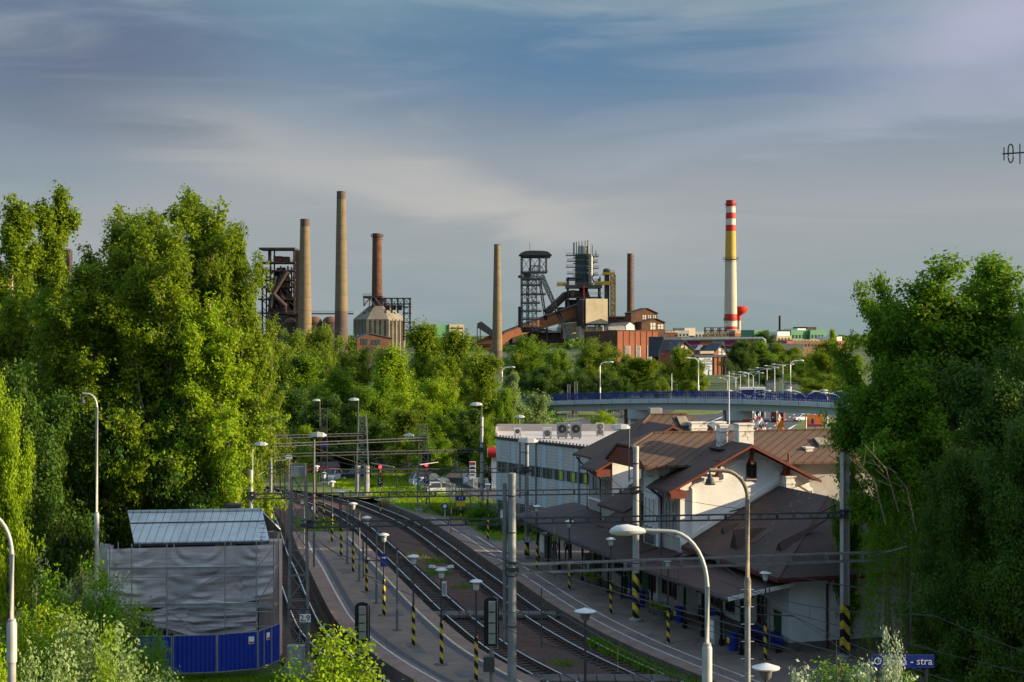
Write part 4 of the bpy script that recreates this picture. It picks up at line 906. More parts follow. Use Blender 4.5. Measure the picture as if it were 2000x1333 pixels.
# blue sign on one lamp, twin loudspeaker head on another
g = deco[3].location; t = thing('platform_sign', 'blue sign with a white arrow hanging on an island platform lamp', 'sign', (g.x, g.y-.14, 3.9), 0); LB().box((0, 0, -.35), (.42, .05, .85), M['blue']).build('board', parent=t); b = LB(); b.box((-.02, -.032, -.2), (.2, .01, .05), M['white']); b.add([(.06, -.037, -.1), (.16, -.037, -.2), (.06, -.037, -.3)], [(0, 1, 2)], M['white']); b.build('arrow', parent=t)
g = deco[2].location; t = thing('camera_head', 'two white cameras on short arms above an island platform post', 'camera', (g.x, g.y, 5.2), 0); b = LB(); b.bar((-.55, 0, .08), (.55, 0, .05), .05, m=M['whitelamp']); b.build('arm', parent=t)
for sx in (-.5, .5): LB().box((sx, -.1, .12), (.34, .16, .13), M['whitelamp'], Matrix.Rotation(.5*(1 if sx > 0 else -1), 3, 'Z')).build('camera_body', parent=t)
t = thing('control_box', 'white control box strapped high on the post with the two cameras', 'box', (g.x+.16, g.y, 4.4), 0); LB().box((0, 0, -.3), (.25, .2, .75), M['whitelamp']).build('housing', parent=t); LB().box((0, -.105, -.3), (.19, .01, .62), M['concrete']).build('door', parent=t)
# shelter like T signs between far tracks
for i, (x, y, yt, D, w_) in enumerate(((667, 1000, 958, 140, 38), (549, 962, 900, 130, 17))):
    a = P(x-w_/2, yt, D); c = P(x+w_/2, yt-1, D); t = thing('point_signal_frame', ['low frame with a white top bar between the island tracks', 'thin frame with a pale top bar at the far left tracks'][i], 'frame', (a.x, D, -.5), 0, 'small frames by the tracks')
    b = MB(); b.bar(a, c, .14, .06, m=M['whitelamp']); b.build('top_bar', parent=t)
    for p in (a.lerp(c, .4), c.lerp(a, .05)): MB().bar(p, (p.x, p.y, -.5), .09, m=M['dark']).build('post', parent=t)
# signals
def signal_back(x, ytop, ybot, D, label):
    t = thing('railway_signal', label, 'railway signal', pm(x, D, -.6), 0, 'signals seen from behind'); s = D/F; z1, z0 = P(x, ytop, D).z+.6, P(x, ybot, D).z+.6; w_ = .62
    b = LB(); pts = [(-w_/2, 0, z0), (w_/2, 0, z0)]+[(w_/2*math.cos(a), 0, z1-.2+.2*math.sin(a)) for a in np.linspace(0, math.pi, 9)]; b.slab(pts, (0, -.05, 0), M['black']); b.build('back_board', parent=t)
    k = 4; hh = (z1-z0-.25)/k
    for i in range(k): LB().box((0.02, -.2, z0+.12+hh*(i+.5)), (.28, .3, hh*.86), M['mast']).build('lamp_case', parent=t)
    LB().tube([(.24, -.08, z0-.1), (.24, -.08, z1-.05), (.12, -.2, z1+.02)], .03, 6, M['steelgrey']).build('cable', parent=t)
    LB().lathe([(0, .09), (z0, .08)], 10, M['steelgrey']).build('post', parent=t); LB().box((-.1, -.1, z0-.7), (.45, .35, .6), M['dark']).build('relay_box', parent=t); return t
signal_back(708, 1176, 1253, 63, 'black backed railway signal rising above the young birch')
signal_back(960, 1166, 1262, 62, 'black backed railway signal left of the large foreground mast')
def signal_front(x, ytop, ylamp, ybase, label, w_=.55, glow=True):
    g = G(x, ybase, -.3); D = g.y; z = lambda y: P(x, y, D).z-g.z
    t = thing('railway_signal', label, 'railway signal', g, 0, 'red signals by the tracks'); LB().box((0, 0, (z(ytop)+z(ylamp+4))/2), (w_, .25, z(ytop)-z(ylamp+6)), M['black']).build('lamp_board', parent=t)
    b = LB(); zl = z(ylamp); b.tube([(0, -.14, zl), (0, -.34, zl)], .16, 12, MATS.get('signal_red') or mat('signal_red', (.8, .02, .02), .4, .05, emit=(1, .03, .03, 2.6))); b.build('red_light', parent=t)
    for zz in np.arange(zl+.45, z(ytop)-.2, .42): LB().tube([(0, -.12, zz), (0, -.3, zz)], .13, 10, M['dark']).build('dark_lens', parent=t)
    LB().box((0, -.16, z(ylamp+22)-.3), (.5, .04, .75), M['black']).build('number_plate', parent=t); text('5', .75, M['white'], 'digit', t, (0, -.19, z(ylamp+22)-.3), FACE)
    LB().box((0, -.17, z(ylamp+13)), (.62, .05, .16), M['red']).build('red_plate', parent=t)
    b = LB(); zz = 0; i = 0
    while zz < z(ylamp+8)-.1: b.lathe([(zz, .07), (zz+.45, .07)], 8, M['white' if i % 2 else 'red'] if zz > .8 else M['stripe']); zz += .45; i += 1
    b.build('banded_post', parent=t); return t
signal_front(743, 896, 912, 1004, 'slim railway signal showing red with the number 5 plate, left one of two')
signal_front(833, 888, 908, 998, 'black railway signal board showing red with the number 5 plate, right one of two', .9)
# small signs
def board(name, label, x, y, D, w_, h_, m, cat='sign', post=None, txt=None, tm='black', ts=.4, dy=-.03, post_m='steelgrey', th=.05):
    p = P(x, y, D); t = thing(name, label, cat, (p.x, p.y, post if post is not None else p.z-h_/2), 0); o = t.location
    b = MB(); b.box(p, (w_, th, h_), m if not isinstance(m, str) else M[m]); b.build('board', parent=t)
    if post is not None: MB().tube([(p.x, p.y+.06, post), (p.x, p.y+.06, p.z+h_/2)], .05, 8, M[post_m]).build('post', parent=t)
    if txt: text(txt, ts, M[tm], 'lettering', t, (0, -th/2-.012, p.z-o.z), FACE)
    return t
board('kilometre_sign', 'white board reading 2,9 on the brown lattice mast', 596, 1208, 82.3, .58, .42, 'white', txt='2,9', ts=.46)
board('kilometre_sign', 'white board reading 3,0 on the catenary mast by the canopy end', 1033, 1054, 122.2, .56, .42, 'white', txt='3,0', ts=.44)
board('station_board', 'dark blue board with white letters behind the silvery shrub', 1763, 1292, 50, 2.05, .42, 'blue', txt='Ostrava - stra', tm='white', ts=.34)
for p_ in (-.8, .8): MB().bar((12.72+p_, 50.08, -.6), (12.72+p_, 50.08, 7.3), .08, m=M['dark']).build('post', parent=bpy.data.objects['station_board'])
t = board('diamond_sign', 'blue diamond sign on the dark lattice mast above the red van', 628, 868, 181, .62, .62, 'blue')
t.rotation_euler = (0, 0, 0); t.children[0].rotation_euler = (0, rad(45), 0); t.children[0].location = (0, 0, 0)
board('platform_sign', 'small blue sign with white figures above a yellow plate at the verge', 900, 974, 145, .9, .42, 'blue', post=-.3, txt='4 3', tm='white', ts=.34)
board('yellow_plate', 'yellow plate on a striped post on the verge', 900, 984, 144.7, .85, .5, 'yellow', post=-.3, post_m='stripe')
board('track_sign', 'small white board on the far left lattice beam', 564, 893, 150, .6, .4, 'white', post=-.5)
board('track_sign', 'white board with a dark mark on a thin post between the left tracks', 594, 980, 128, .55, .4, 'white', post=-.5, txt='B', ts=.3)
board('notice_board', 'small board on a thin post in the grass by the canopy end', 981, 1006, 137, .35, .9, 'white', post=-.1)
for i, (x, y, yb, D, r) in enumerate(((846, 935, 962, 173, .65), (866, 944, 968, 170, .62))):
    p = P(x, y, D); t = thing('road_sign', ['left', 'right'][i]+' round road sign seen from behind beside the parked cars', 'road sign', (p.x, D, -.1), 0, 'round road signs'); MB().tube([(p.x, D, p.z), (p.x, D-.05, p.z)], r*.9, 20, M['mastlit']).build('disc', parent=t); MB().tube([(p.x, D+.05, -.1), (p.x, D+.05, p.z+.5)], .05, 6, M['white']).build('post', parent=t)
for i, (x, y, D) in enumerate(((612, 993, 136), (869, 989, 147))):
    p = P(x, y, D); t = thing('track_marker', ['small white round marker with a blue ring on the left end of the island', 'small white round marker with a blue ring in the verge grass'][i], 'marker', (p.x, D, -.5), 0, 'round track markers')
    MB().tube([p, p+Vector((0, -.04, 0))], .3, 16, M['blue']).build('disc', parent=t); MB().tube([p+Vector((0, -.045, 0)), p+Vector((0, -.07, 0))], .18, 14, M['white']).build('centre', parent=t); MB().tube([(p.x, D+.03, -.5), p], .035, 6, M['white']).build('post', parent=t)
t = thing('insulated_cabinet', 'grey relay cabinet beside the brown lattice mast', 'cabinet', pm(572, 83.2, -.5)+Vector((0, -.9, 0)), 0); LB().box((.3, 0, .9), (.9, .6, 1.7), M['mast']).build('housing', parent=t); LB().box((.3, -.31, .9), (.7, .02, 1.4), M['concrete']).build('door', parent=t); t.name = 'relay_cabinet'
# ---------------- station building ----------------
SR = math.atan2(su.y, su.x)
def st(name, label, cat, group=None, s=0, t=0):
    p = SW(s, t, 0); o = thing(name, label, cat, p, SR, group); return o
def SL(s, t, z): return (s, -t, z)                     # station coords to the station object's own frame
tile = f_multi(f_stripe((1.0, .75, 0), 1.9, .13, (.02, .012, .009), .05, .95), f_stripe((1.0, -.75, 0), 1.9, .07, (.03, .018, .013), .04, .25))
M['tile'] = mat('brown_roof_tiles', (.12, .068, .042), .8, .22, .35, col2=(.085, .054, .036), fn=tile, bump=.2)
M['tileshade'] = mat('brown_roof_shaded', (.085, .048, .037), .8, .25, .6, fn=f_stripe((1, .05, 0), 3.0, .10, (.045, .027, .022), .05, .45), bump=.25)  # darker copy of the brown roof; shade on the slopes put into its colour
M['tilehall'] = mat('hall_roof_shingles', (.092, .05, .040), .8, .28, .3, col2=(.06, .04, .032), fn=f_multi(f_stripe((1.0, .75, 0), 2.6, .10, (.05, .028, .024), .05, .5), f_stripe((1.0, -.75, 0), 2.6, .10, (.05, .028, .024), .05, .5)), bump=.25)
M['canopy'] = mat('canopy_sheet', (.08, .042, .034), .7, .3, .5, fn=f_stripe((1, 0, 0), 3.2, .22, (.028, .015, .013), .08, .75))
def f_dirt(k, c, co, b):
    n = k.n('ShaderNodeTexNoise', i0=co); n.inputs['Scale'].default_value = .55; n.inputs['Detail'].default_value = 8; n.inputs['Roughness'].default_value = .72
    return k.mix(k.m('MULTIPLY', k.step(n.outputs[0], .48, .68), .30), c, (.42, .40, .37))
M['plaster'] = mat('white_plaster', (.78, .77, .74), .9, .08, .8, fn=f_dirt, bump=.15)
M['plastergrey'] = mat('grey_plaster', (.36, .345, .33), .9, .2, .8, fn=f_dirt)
M['plasterblue'] = mat('cool_white_plaster', (.60, .64, .66), .9, .1, .8, fn=f_dirt)
M['plinth'] = mat('stone_plinth', (.13, .12, .11), .9, .3, 1)
M['eave'] = mat('red_brown_eave', (.17, .038, .024), .65, .2, 1)
M['pipe'] = mat('downpipe', (.10, .018, .016), .5, .2, 1)
def f_crack(k, c, co, b):
    v = k.n('ShaderNodeTexNoise', i0=co); v.inputs['Scale'].default_value = 2.2; v.inputs['Detail'].default_value = 9; v.inputs['Roughness'].default_value = .75
    return k.mix(k.m('MULTIPLY', k.step(v.outputs[0], .54, .60), .8), c, (.16, .13, .11))
M['chim'] = mat('peeling_white_chimney', (.70, .67, .62), .9, .15, 1.2, fn=f_crack)
SB = st('station_building', 'long white railway station with two cross gables, brown tiled roofs and red brown eaves', 'station')
class B_(LB):
    def s(self, pts, m=None): return self.poly([SL(*p) for p in pts], m)
    def sb(self, a, c, m=None): return self.bb(SL(*a), SL(*c), m)
    def sl(self, pts, th=.16, m=None): return self.slab([SL(*p) for p in pts], (0, 0, -th), m)
def prt(b, nm, m, par=None, label=None): return b.build(nm, m, par or SB, label=label)
# walls
b = B_(); b.sb((.8, 4, .55), (13.4, 15.2, 4.5)); hallw = prt(b, 'wall', M['plasterblue'])
b = B_(); b.sb((.74, 3.94, -.05), (13.4, 15.26, .55)); prt(b, 'plinth', M['plinth'])
def gable(s0, s1, t0, t1, zt, ze, tp, m, nm='gable_wall'):
    b = B_(); pts = [(s0, t0, 0), (s0, t1, 0), (s0, t1, ze), (s0, tp, zt), (s0, t0, ze)]
    q = [SL(*p) for p in pts]; b.slab(q, (s1-s0, 0, 0), m); return prt(b, nm, m)
gwM = gable(13.4, 16.2, 2.7, 11.85, 10.62, 8.42, 7.27, M['plaster'])
gwN = gable(29, 31.4, 3.9, 12.6, 10.95, 8.75, 8.3, M['plaster'])
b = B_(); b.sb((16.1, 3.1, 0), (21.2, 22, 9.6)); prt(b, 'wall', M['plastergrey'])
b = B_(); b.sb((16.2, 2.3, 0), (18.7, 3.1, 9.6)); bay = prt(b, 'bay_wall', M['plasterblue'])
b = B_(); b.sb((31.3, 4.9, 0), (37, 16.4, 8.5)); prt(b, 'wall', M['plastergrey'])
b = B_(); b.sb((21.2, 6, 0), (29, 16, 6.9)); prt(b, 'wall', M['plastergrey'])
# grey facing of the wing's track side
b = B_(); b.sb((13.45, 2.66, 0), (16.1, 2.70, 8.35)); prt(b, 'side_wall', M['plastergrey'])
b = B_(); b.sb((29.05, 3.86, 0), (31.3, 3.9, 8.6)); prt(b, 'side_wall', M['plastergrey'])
# roofs
def hiproof():
    b = B_(); A, B2 = (-.3, 2.8, 4.4), (-.3, 16.4, 4.4); C1, D1 = (13.38, 2.8, 4.4), (13.38, 16.4, 4.4); R1, R2 = (6.7, 9.6, 8.02), (13.38, 9.6, 8.02)
    b.sl([A, R1, R2, C1]); b.sl([A, B2, R1]); b.sl([B2, D1, R2, R1]); return prt(b, 'roof', M['tilehall'])
hr = hiproof()
b = B_(); b.sb((-.34, 2.72, 4.16), (13.3, 2.8, 4.32)); b.sb((-.4, 2.8, 4.16), (-.3, 16.4, 4.32)); prt(b, 'gutter', M['pipe'], hr)
def zs(t): return 4.4+(t-2.8)*(8.02-4.4)/(9.6-2.8)
b = B_(); rr = random.Random(3)                                      # mortar and ridge caps on the hall roof
for i in range(26):
    f_ = i/26; s, t = -.3+7*f_, 2.8+6.8*f_; b.bar(SL(s, t, zs(t)+.04), SL(s+.25, t+.25, zs(t+.25)+.04), .09, .05, M['tilehall'])
prt(b, 'hip_caps', M['tilehall'], hr)
b = B_()
for i in range(46):
    t = rr.uniform(3.4, 9.2); s = rr.uniform(max(0.4, (t-2.8)*1.03), 13); L = rr.uniform(.08, .3); b.add([SL(s, t, zs(t)+.02), SL(s+.05, t, zs(t)+.02), SL(s+.05+L*.5, t+L, zs(t+L)+.02), SL(s+L*.5, t+L, zs(t+L)+.02)], [(0, 1, 2, 3)])
prt(b, 'mortar_flecks', M['concrete'], hr)
def vent(x, y, w_, h_, ln):
    a_ = (8.02-4.4)/6.8; s, t, z = Shit(x, y, 0, -a_, 1, 4.4-2.8*a_)
    b = B_(); A, B2, T = (s-w_, t, z), (s+w_, t, z), (s, t, z+h_); E = (s, t+ln, z+a_*ln+.02)
    b.s([A, T, E]); b.s([B2, T, E]); b.add([SL(*A), SL(*B2), SL(*T)], [(0, 1, 2)], M['black']); prt(b, 'roof_vent', M['tilehall'], hr)
vent(1433, 1072, .55, 1.15, 2.2); vent(1411, 1043, .32, .45, 1.2); vent(1521, 1076, .4, .5, 3.6)
a_ = (8.02-4.4)/6.8
for q in (((1450, 1034), (1513, 1034), (1474, 1060), (1428, 1060)),):
    b = B_(); pts = [Shit(x, y, 0, -a_, 1, 4.4-2.8*a_+.04) for x, y in q]; b.sl(pts, .05); prt(b, 'roof_hatch', M['tile'], hr)
# main M roof
def mainroof(se, sr, sf, t0, t1, ze, zr, tr, hh, label, te=None):
    te = t1 if te is None else te
    b = B_(); k = (zr-ze)/(sr-se); sm = se+(sr-se)*hh; zm = ze+k*(sm-se); sfm = sr+(sf-sr)*(1-hh)
    b.sl([(se, t0, ze), (se, t1, ze), (sr, te, zr), (sr, tr, zr), (sm, t0, zm)], .15)
    if te < t1: b.sl([(se, t1, ze), (sf, t1, ze), (sr, te, zr)], .15)
    b.sl([(sf, t0, ze), (sfm, t0, zm), (sr, tr, zr), (sr, te, zr), (sf, t1, ze)], .15)
    b.sl([(sm, t0, zm), (sr, tr, zr), (sfm, t0, zm)], .15); o = prt(b, 'roof', M['tile'], label=label)
    b = B_(); 
    for p, q in (((sm, t0, zm), (sr, tr, zr)), ((sr, tr, zr), (sr, te, zr)), ((se, t0, ze), (sm, t0, zm))): b.bar(SL(p[0], p[1], p[2]+.03), SL(q[0], q[1], q[2]+.03), .2, .1)
    prt(b, 'ridge_caps', M['tile'], o); return o
rM = mainroof(15.0, 18.7, 22.4, .9, 23.5, 9.38, 11.25, 2.9, .62, None)
b = B_(); b.sb((15.02, .95, 9.15), (15.08, 2.6, 9.3)); b.s([(15.1, .98, 9.1), (22.3, .98, 9.1), (20.9, .98, 10.3), (18.7, .98, 10.3), (16.5, .98, 10.3)], M['eave']); prt(b, 'eave_board', M['eave'], rM)
rN = mainroof(29.9, 33.9, 38, 3.9, 17.4, 8.35, 11.62, 8.8, 0.02, None, 11.9)
def wingroof(s0, sl_, sr_, tl, tp, tr2, ze, zp, zr2):
    b = B_(); b.sl([(s0, tl, ze), (s0, tp, zp), (sr_, tp, zp), (sl_, tl, ze)], .14, M['tileshade']); b.sl([(s0, tp, zp), (s0, tr2, zr2), (sl_, tr2, zr2), (sr_, tp, zp)], .14, M['tileshade']); o = prt(b, 'roof', M['tileshade'])
    b = B_(); 
    for p, q in (((s0, tl, ze), (s0, tp, zp)), ((s0, tp, zp), (s0, tr2, zr2))): b.bar(SL(p[0]-.03, p[1], p[2]-.14), SL(q[0]-.03, q[1], q[2]-.12), .07, .14)
    b.bar(SL(s0+.35, tl+.1, ze-.28), SL(s0+.35, tl+1.15, ze-.28), .8, .5)
    prt(b, 'eave_board', M['eave'], o)
    b = B_(); b.bar(SL(s0, tl-.05, ze-.1), SL(sl_, tl-.05, ze-.1), .14, .12); prt(b, 'gutter', M['dark'], o)
    return o
wM = wingroof(12.45, 16.1, 17.9, 1.55, 7.27, 12.2, 8.02, 10.85, 8.42)
wN = wingroof(28, 31.3, 33.0, 2.2, 8.3, 13.3, 8.0, 11.15, 8.7)
b = B_(); b.sl([(21.3, 5.2, 6.7), (29, 5.2, 6.7), (29, 10, 9.2), (21.3, 10, 9.2)]); b.sl([(21.3, 10, 9.2), (29, 10, 9.2), (29, 16.4, 6.7), (21.3, 16.4, 6.7)]); prt(b, 'roof', M['tileshade'])
# lean-to roofs along the track side and low roof between wings
b = B_(); b.sl([(18.8, .9, 6.0), (24, .9, 6.0), (24, 5.5, 8.1), (18.8, 4.2, 7.6)]); prt(b, 'lean_to_roof', M['tileshade'])
b = B_(); b.sl([(19, 2.6, 3.9), (28.9, 2.6, 3.9), (28.9, 7, 6.6), (19, 7, 6.6)]); prt(b, 'lean_to_roof', M['tilehall'])
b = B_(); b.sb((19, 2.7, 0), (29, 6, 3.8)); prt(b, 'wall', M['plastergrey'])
# gable decoration, brackets, windows
def moulding(s, path, w_=.28):
    b = B_()
    for p, q in zip(path, path[1:]): b.bar(SL(s-.03, *p), SL(s-.03, *q), .07, w_, M['plaster'])
    return prt(b, 'moulding', M['plaster'], gwM)
def tz(x, y, s=13.4): r = Shit(x, y, 1, 0, 0, s); return (r[1], r[2])
moulding(13.4, [tz(1351, 1050), tz(1351, 955), tz(1370, 938), tz(1412, 936), tz(1412, 928), tz(1440, 902), tz(1496, 902), tz(1519, 922), tz(1519, 935), tz(1548, 935), tz(1585, 958), tz(1585, 975)])
b = B_(); 
for p, q in zip([tz(1351, 1120), tz(1345, 1095)], [tz(1351, 960), tz(1520, 950)]): pass
b.bar(SL(13.36, 2.75, zs(2.8)+.15), SL(13.36, 9.6, 8.35), .07, .3, M['plaster']); prt(b, 'verge_trim', M['plaster'], gwM)
def window(s, t, z, w_, h_, face='s', arch=False, par=None, fr='plaster', bars=True):
    """face 's': on a wall facing the camera; 't': on a wall facing the tracks"""
    b = B_(); R = (lambda a, c, d: SL(s-d, t+a, z+c)) if face == 's' else (lambda a, c, d: SL(s+a, t-d, z+c))
    n = 7; pts = [(-w_/2, 0), (w_/2, 0), (w_/2, h_-(w_/2 if arch else 0))]
    if arch: pts += [(w_/2*math.cos(q), h_-w_/2+w_/2*math.sin(q)) for q in np.linspace(0, math.pi, n)[1:-1]]
    pts += [(-w_/2, h_-(w_/2 if arch else 0))]
    b.poly([R(a, c, .012) for a, c in pts], M['glass']); o = prt(b, 'window', M['glass'], par)
    b = B_()
    for (a, c), (d, e) in zip(pts, pts[1:]+pts[:1]): b.bar(R(a, c, .04), R(d, e, .04), .09, .09, M[fr])
    if bars: b.bar(R(0, 0, .03), R(0, h_-.05, .03), .05, m=M['dark' if fr == 'pipe' else 'whitelamp']); b.bar(R(-w_/2, h_*.62, .03), R(w_/2, h_*.62, .03), .05, m=M['dark' if fr == 'pipe' else 'whitelamp'])
    prt(b, 'frame', M[fr], o); b = B_(); b.bar(R(-w_/2-.1, -.08, .08), R(w_/2+.1, -.08, .08), .14, .08, M['concrete']); prt(b, 'sill', M['concrete'], o); return o
t_, z_ = tz(1467, 934); window(13.4, t_, z_, .62, 1.0, fr='pipe', par=gwM)
for x, y in ((1468, 880), (1404, 905), (1533, 905)):
    t_, z_ = tz(x, y, 12.9); b = B_(); b.bar(SL(12.9, t_, z_-.9), SL(12.9, t_, z_+.15), .16, .2, M['eave']); b.bar(SL(12.5, t_, z_+.1), SL(13.4, t_, z_+.1), .14, .18, M['eave']); b.bar(SL(12.6, t_, z_), SL(13.4, t_, z_-.9), .12, .14, M['eave']); prt(b, 'bracket', M['eave'], gwM)
for s in (14.2, 15.3): window(s, 2.66, 5.1, .55, 2.0, 't', True, gwM, fr='plastergrey')
for s in (16.75, 17.45, 18.15): window(s, 2.3, 5.2, .42, 1.9, 't', True, bay, fr='plaster')
window(17.4, 2.3, 8.6, .45, .6, 't', False, bay)
for s in (29.7, 30.6): window(s, 3.86, 5.3, .5, 1.7, 't', False, gwN, fr='plastergrey')
for s in (32.3, 34.0, 35.6): window(s, 4.9, 5.6, .8, 1.9, 't', False, None, fr='plastergrey')
for s in (19.6, 20.6): window(s, 3.1, 5.1, .5, 2.0, 't', True, None, fr='plastergrey')
b = B_(); b.sb((16.55, 2.2, 3.95), (18.35, 2.28, 4.75), M['concrete']); ns = prt(b, 'name_board', M['concrete'], bay)
b = B_(); b.sb((16.65, 2.17, 4.05), (18.25, 2.2, 4.65), M['glass']); prt(b, 'dark_panel', M['glass'], ns)
b = B_(); b.sb((12.7, 2.55, .2), (12.75, 2.6, .3)); 
# storey band and cornice
b = B_(); b.sb((13.3, 2.58, 4.9), (16.2, 2.66, 5.02)); b.sb((16.2, 2.22, 4.9), (18.7, 2.3, 5.02)); b.sb((29, 3.78, 4.9), (31.3, 3.86, 5.05)); b.sb((31.3, 4.82, 4.9), (37, 4.9, 5.05)); prt(b, 'cornice', M['plaster'])
def pipe(path, m='pipe', r=.06):
    b = B_(); b.tube([SL(*p) for p in path], r, 8); prt(b, 'downpipe', M[m])
pipe([(16.1, 1.6, 7.9), (16.1, 2.5, 7.2), (16.1, 2.5, 3.7)], r=.09)
pipe([(12.6, 1.6, 7.95), (13.2, 2.5, 7.2), (13.2, 2.5, 6.9), (16, 2.5, 6.7)], 'dark', .05) if 0 else None
pipe([(31.2, 2.6, 7.8), (31.2, 3.75, 7), (31.2, 3.75, 3.8)]); pipe([(37.2, 3.9, 8.2), (37.0, 4.75, 7.2), (37.0, 4.75, 3.8)])
pipe([(.7, 6.7, 4.2), (.66, 6.3, 3.7), (.66, 6.3, .0)], r=.07)
# chimneys
def chimney(s, t, z0, z1, ws, wt, label=None, cap=True):
    b = B_(); b.sb((s-ws/2, t-wt/2, z0), (s+ws/2, t+wt/2, z1)); o = prt(b, 'chimney', M['chim'], label=label)
    b = B_()
    b.sb((s-ws/2-.05, t-wt/2-.05, z1-.4), (s+ws/2+.05, t+wt/2+.05, z1-.32)); b.sb((s-ws/2-.07, t-wt/2-.07, z1), (s+ws/2+.07, t+wt/2+.07, z1+.1)); prt(b, 'chimney_cap', M['chim'], o)
    return o
chimney(15.9, 6.75, 10.0, 11.85, .6, .55); chimney(14.7, 7.75, 9.6, 11.95, .8, 1.05)
s_, t_, z_ = Shit(1578, 915, 1, 0, 0, 16.4); chimney(16.4, t_, 9.3, P(1578, 876, 104).z, .5, .5)
s_, t_, z_ = Shit(1540, 955, 1, 0, 0, 12.9); c = chimney(12.9, t_, 7.4, z_+.75, .62, .62)
b = B_(); b.tube([SL(12.9, t_, z_+.8), SL(12.9, t_, z_+1.9)], .12, 10); b.tube([SL(12.9, t_, z_+1.9), SL(12.9, t_, z_+2.3)], .07, 10); prt(b, 'flue_pipe', M['eave'], c)
for x, y, w_ in ((1362, 838, 1.3), (1403, 840, .9)):
    s_, t_, z_ = Shit(x, y, 1, 0, 0, 32.5); chimney(32.5, t_, 8.3, P(x, 827, 119).z, .8, w_)
s_, t_, z_ = Shit(1277, 806, 1, 0, 0, 34.5); b = B_(); b.sb((34.2, t_-.4, 11), (34.8, t_+.6, 12.1)); prt(b, 'chimney', M['concrete'])
for x, y, pl in ((1605, 868, (15.0, 18.7, 9.38, 11.25)), (1335, 828, (29.9, 33.9, 8.35, 11.62))):
    k_ = (pl[3]-pl[2])/(pl[1]-pl[0]); s, t, z = Shit(x, y, -k_, 0, 1, pl[2]-k_*pl[0]); b = B_(); b.slab([SL(s-.45, t-.45, z-.45*k_+.2), SL(s-.45, t+.45, z-.45*k_+.2), SL(s+.45, t+.45, z+.45*k_+.2), SL(s+.45, t-.45, z+.45*k_+.2)], (0, 0, -.35), M['dark']); o = prt(b, 'skylight', M['dark'])
    b = B_(); b.slab([SL(s-.4, t-.4, z-.4*k_+.23), SL(s-.4, t+.4, z-.4*k_+.23), SL(s+.4, t+.4, z+.4*k_+.23), SL(s+.4, t-.4, z+.4*k_+.23)], (0, 0, -.02), M['barkpale']); prt(b, 'pane', M['barkpale'], o)
kk = (10.85-8.02)/(7.27-1.55)
for x, y in ((1400, 880), (1292, 934)):
    s, t, z = Shit(x, y, 0, -kk, 1, 8.02-1.55*kk); b = B_(); b.bar(SL(s-.9, t, z+.1), SL(s+.9, t, z+.1), .35 if x > 1350 else .05, .12, M['black']); prt(b, 'roof_hatch' if x > 1350 else 'snow_bar', M['black'], wM)
s, t, z = Shit(1207, 868, 0, 0, 1, 9.3); b = B_(); b.sb((s-.18, t-.18, z-.6), (s+.18, t+.18, z+.3)); b.sb((s-.28, t-.28, z+.3), (s+.28, t+.28, z+.38)); prt(b, 'vent_stack', M['dark'], rN)
# doors and windows of the low hall under the canopy, its porch
for s, w_, h_, kd in ((2.2, .9, 2.1, 'd'), (4.2, 1.1, 1.6, 'w'), (6.4, .95, 2.1, 'd'), (8.6, 1.1, 1.6, 'w'), (10.8, 1.1, 1.6, 'w'), (12.4, .9, 2.1, 'd')):
    if kd == 'w': window(s, 4, 1.0, w_, h_, 't', False, hallw, fr='pipe')
    else:
        b = B_(); b.sb((s-w_/2, 3.94, .02), (s+w_/2, 3.99, h_)); d_ = prt(b, 'door', M['greenpole'], hallw); b = B_(); b.sb((s+w_*.3, 3.9, 1.0), (s+w_*.36, 3.94, 1.15)); prt(b, 'handle', M['mastlit'], d_)
for s in (14.4, 15.6, 17, 18.2, 20.5, 22.5, 24.5, 26.5, 28.5, 30.5, 33, 35.5):
    tt = 2.64 if s < 16 else 2.24 if s < 18.7 else 2.64 if s < 29 else 3.84 if s < 31.3 else 4.88
    if int(s*2) % 3 == 0: b = B_(); b.sb((s-.5, tt-.05, .02), (s+.5, tt, 2.3)); prt(b, 'door', M['greenpole'], SB)
    else: window(s, tt, 1.0, .9, 1.5, 't', False, None, fr='pipe')
# ---------------- canopy ----------------
CP = st('platform_canopy', 'long low canopy of dark brown sheet on thin posts along the station platform', 'canopy')
b = B_(); n = 12
for s0_, s1_, tb in ((.3, 13.0, 4.0), (13.0, 16.1, 2.66), (16.1, 28.9, 2.3), (28.9, 41.5, 5.2)):
    ks = max(1, int((s1_-s0_)/3))
    for i in range(ks):
        a, c = s0_+(s1_-s0_)*i/ks, s0_+(s1_-s0_)*(i+1)/ks
        tf = lambda s: -.55*math.sin(math.pi*min(1, max(0, s/41)))
        b.sl([(a, tf(a), 3.3), (c, tf(c), 3.3), (c, tb if c < 28 else 5.2, 3.95 if c < 28 else 4.15), (a, tb if a < 28 else 5.2, 3.95 if a < 28 else 4.15)], .09)
prt(b, 'roof', M['canopy'], CP)
b = B_(); b.bar(SL(.24, -.02, 3.28), SL(.24, 4, 3.93), .06, .22); prt(b, 'end_board', M['white'], CP)
b = B_(); 
for i in range(14): s = i*3.1+.2; e_ = min(41.4, s+3.1); b.bar(SL(s, -.55*math.sin(math.pi*min(1, s/41))-.05, 3.2), SL(e_, -.55*math.sin(math.pi*min(1, e_/41))-.05, 3.2), .1, .14)
prt(b, 'gutter', M['dark'], CP)
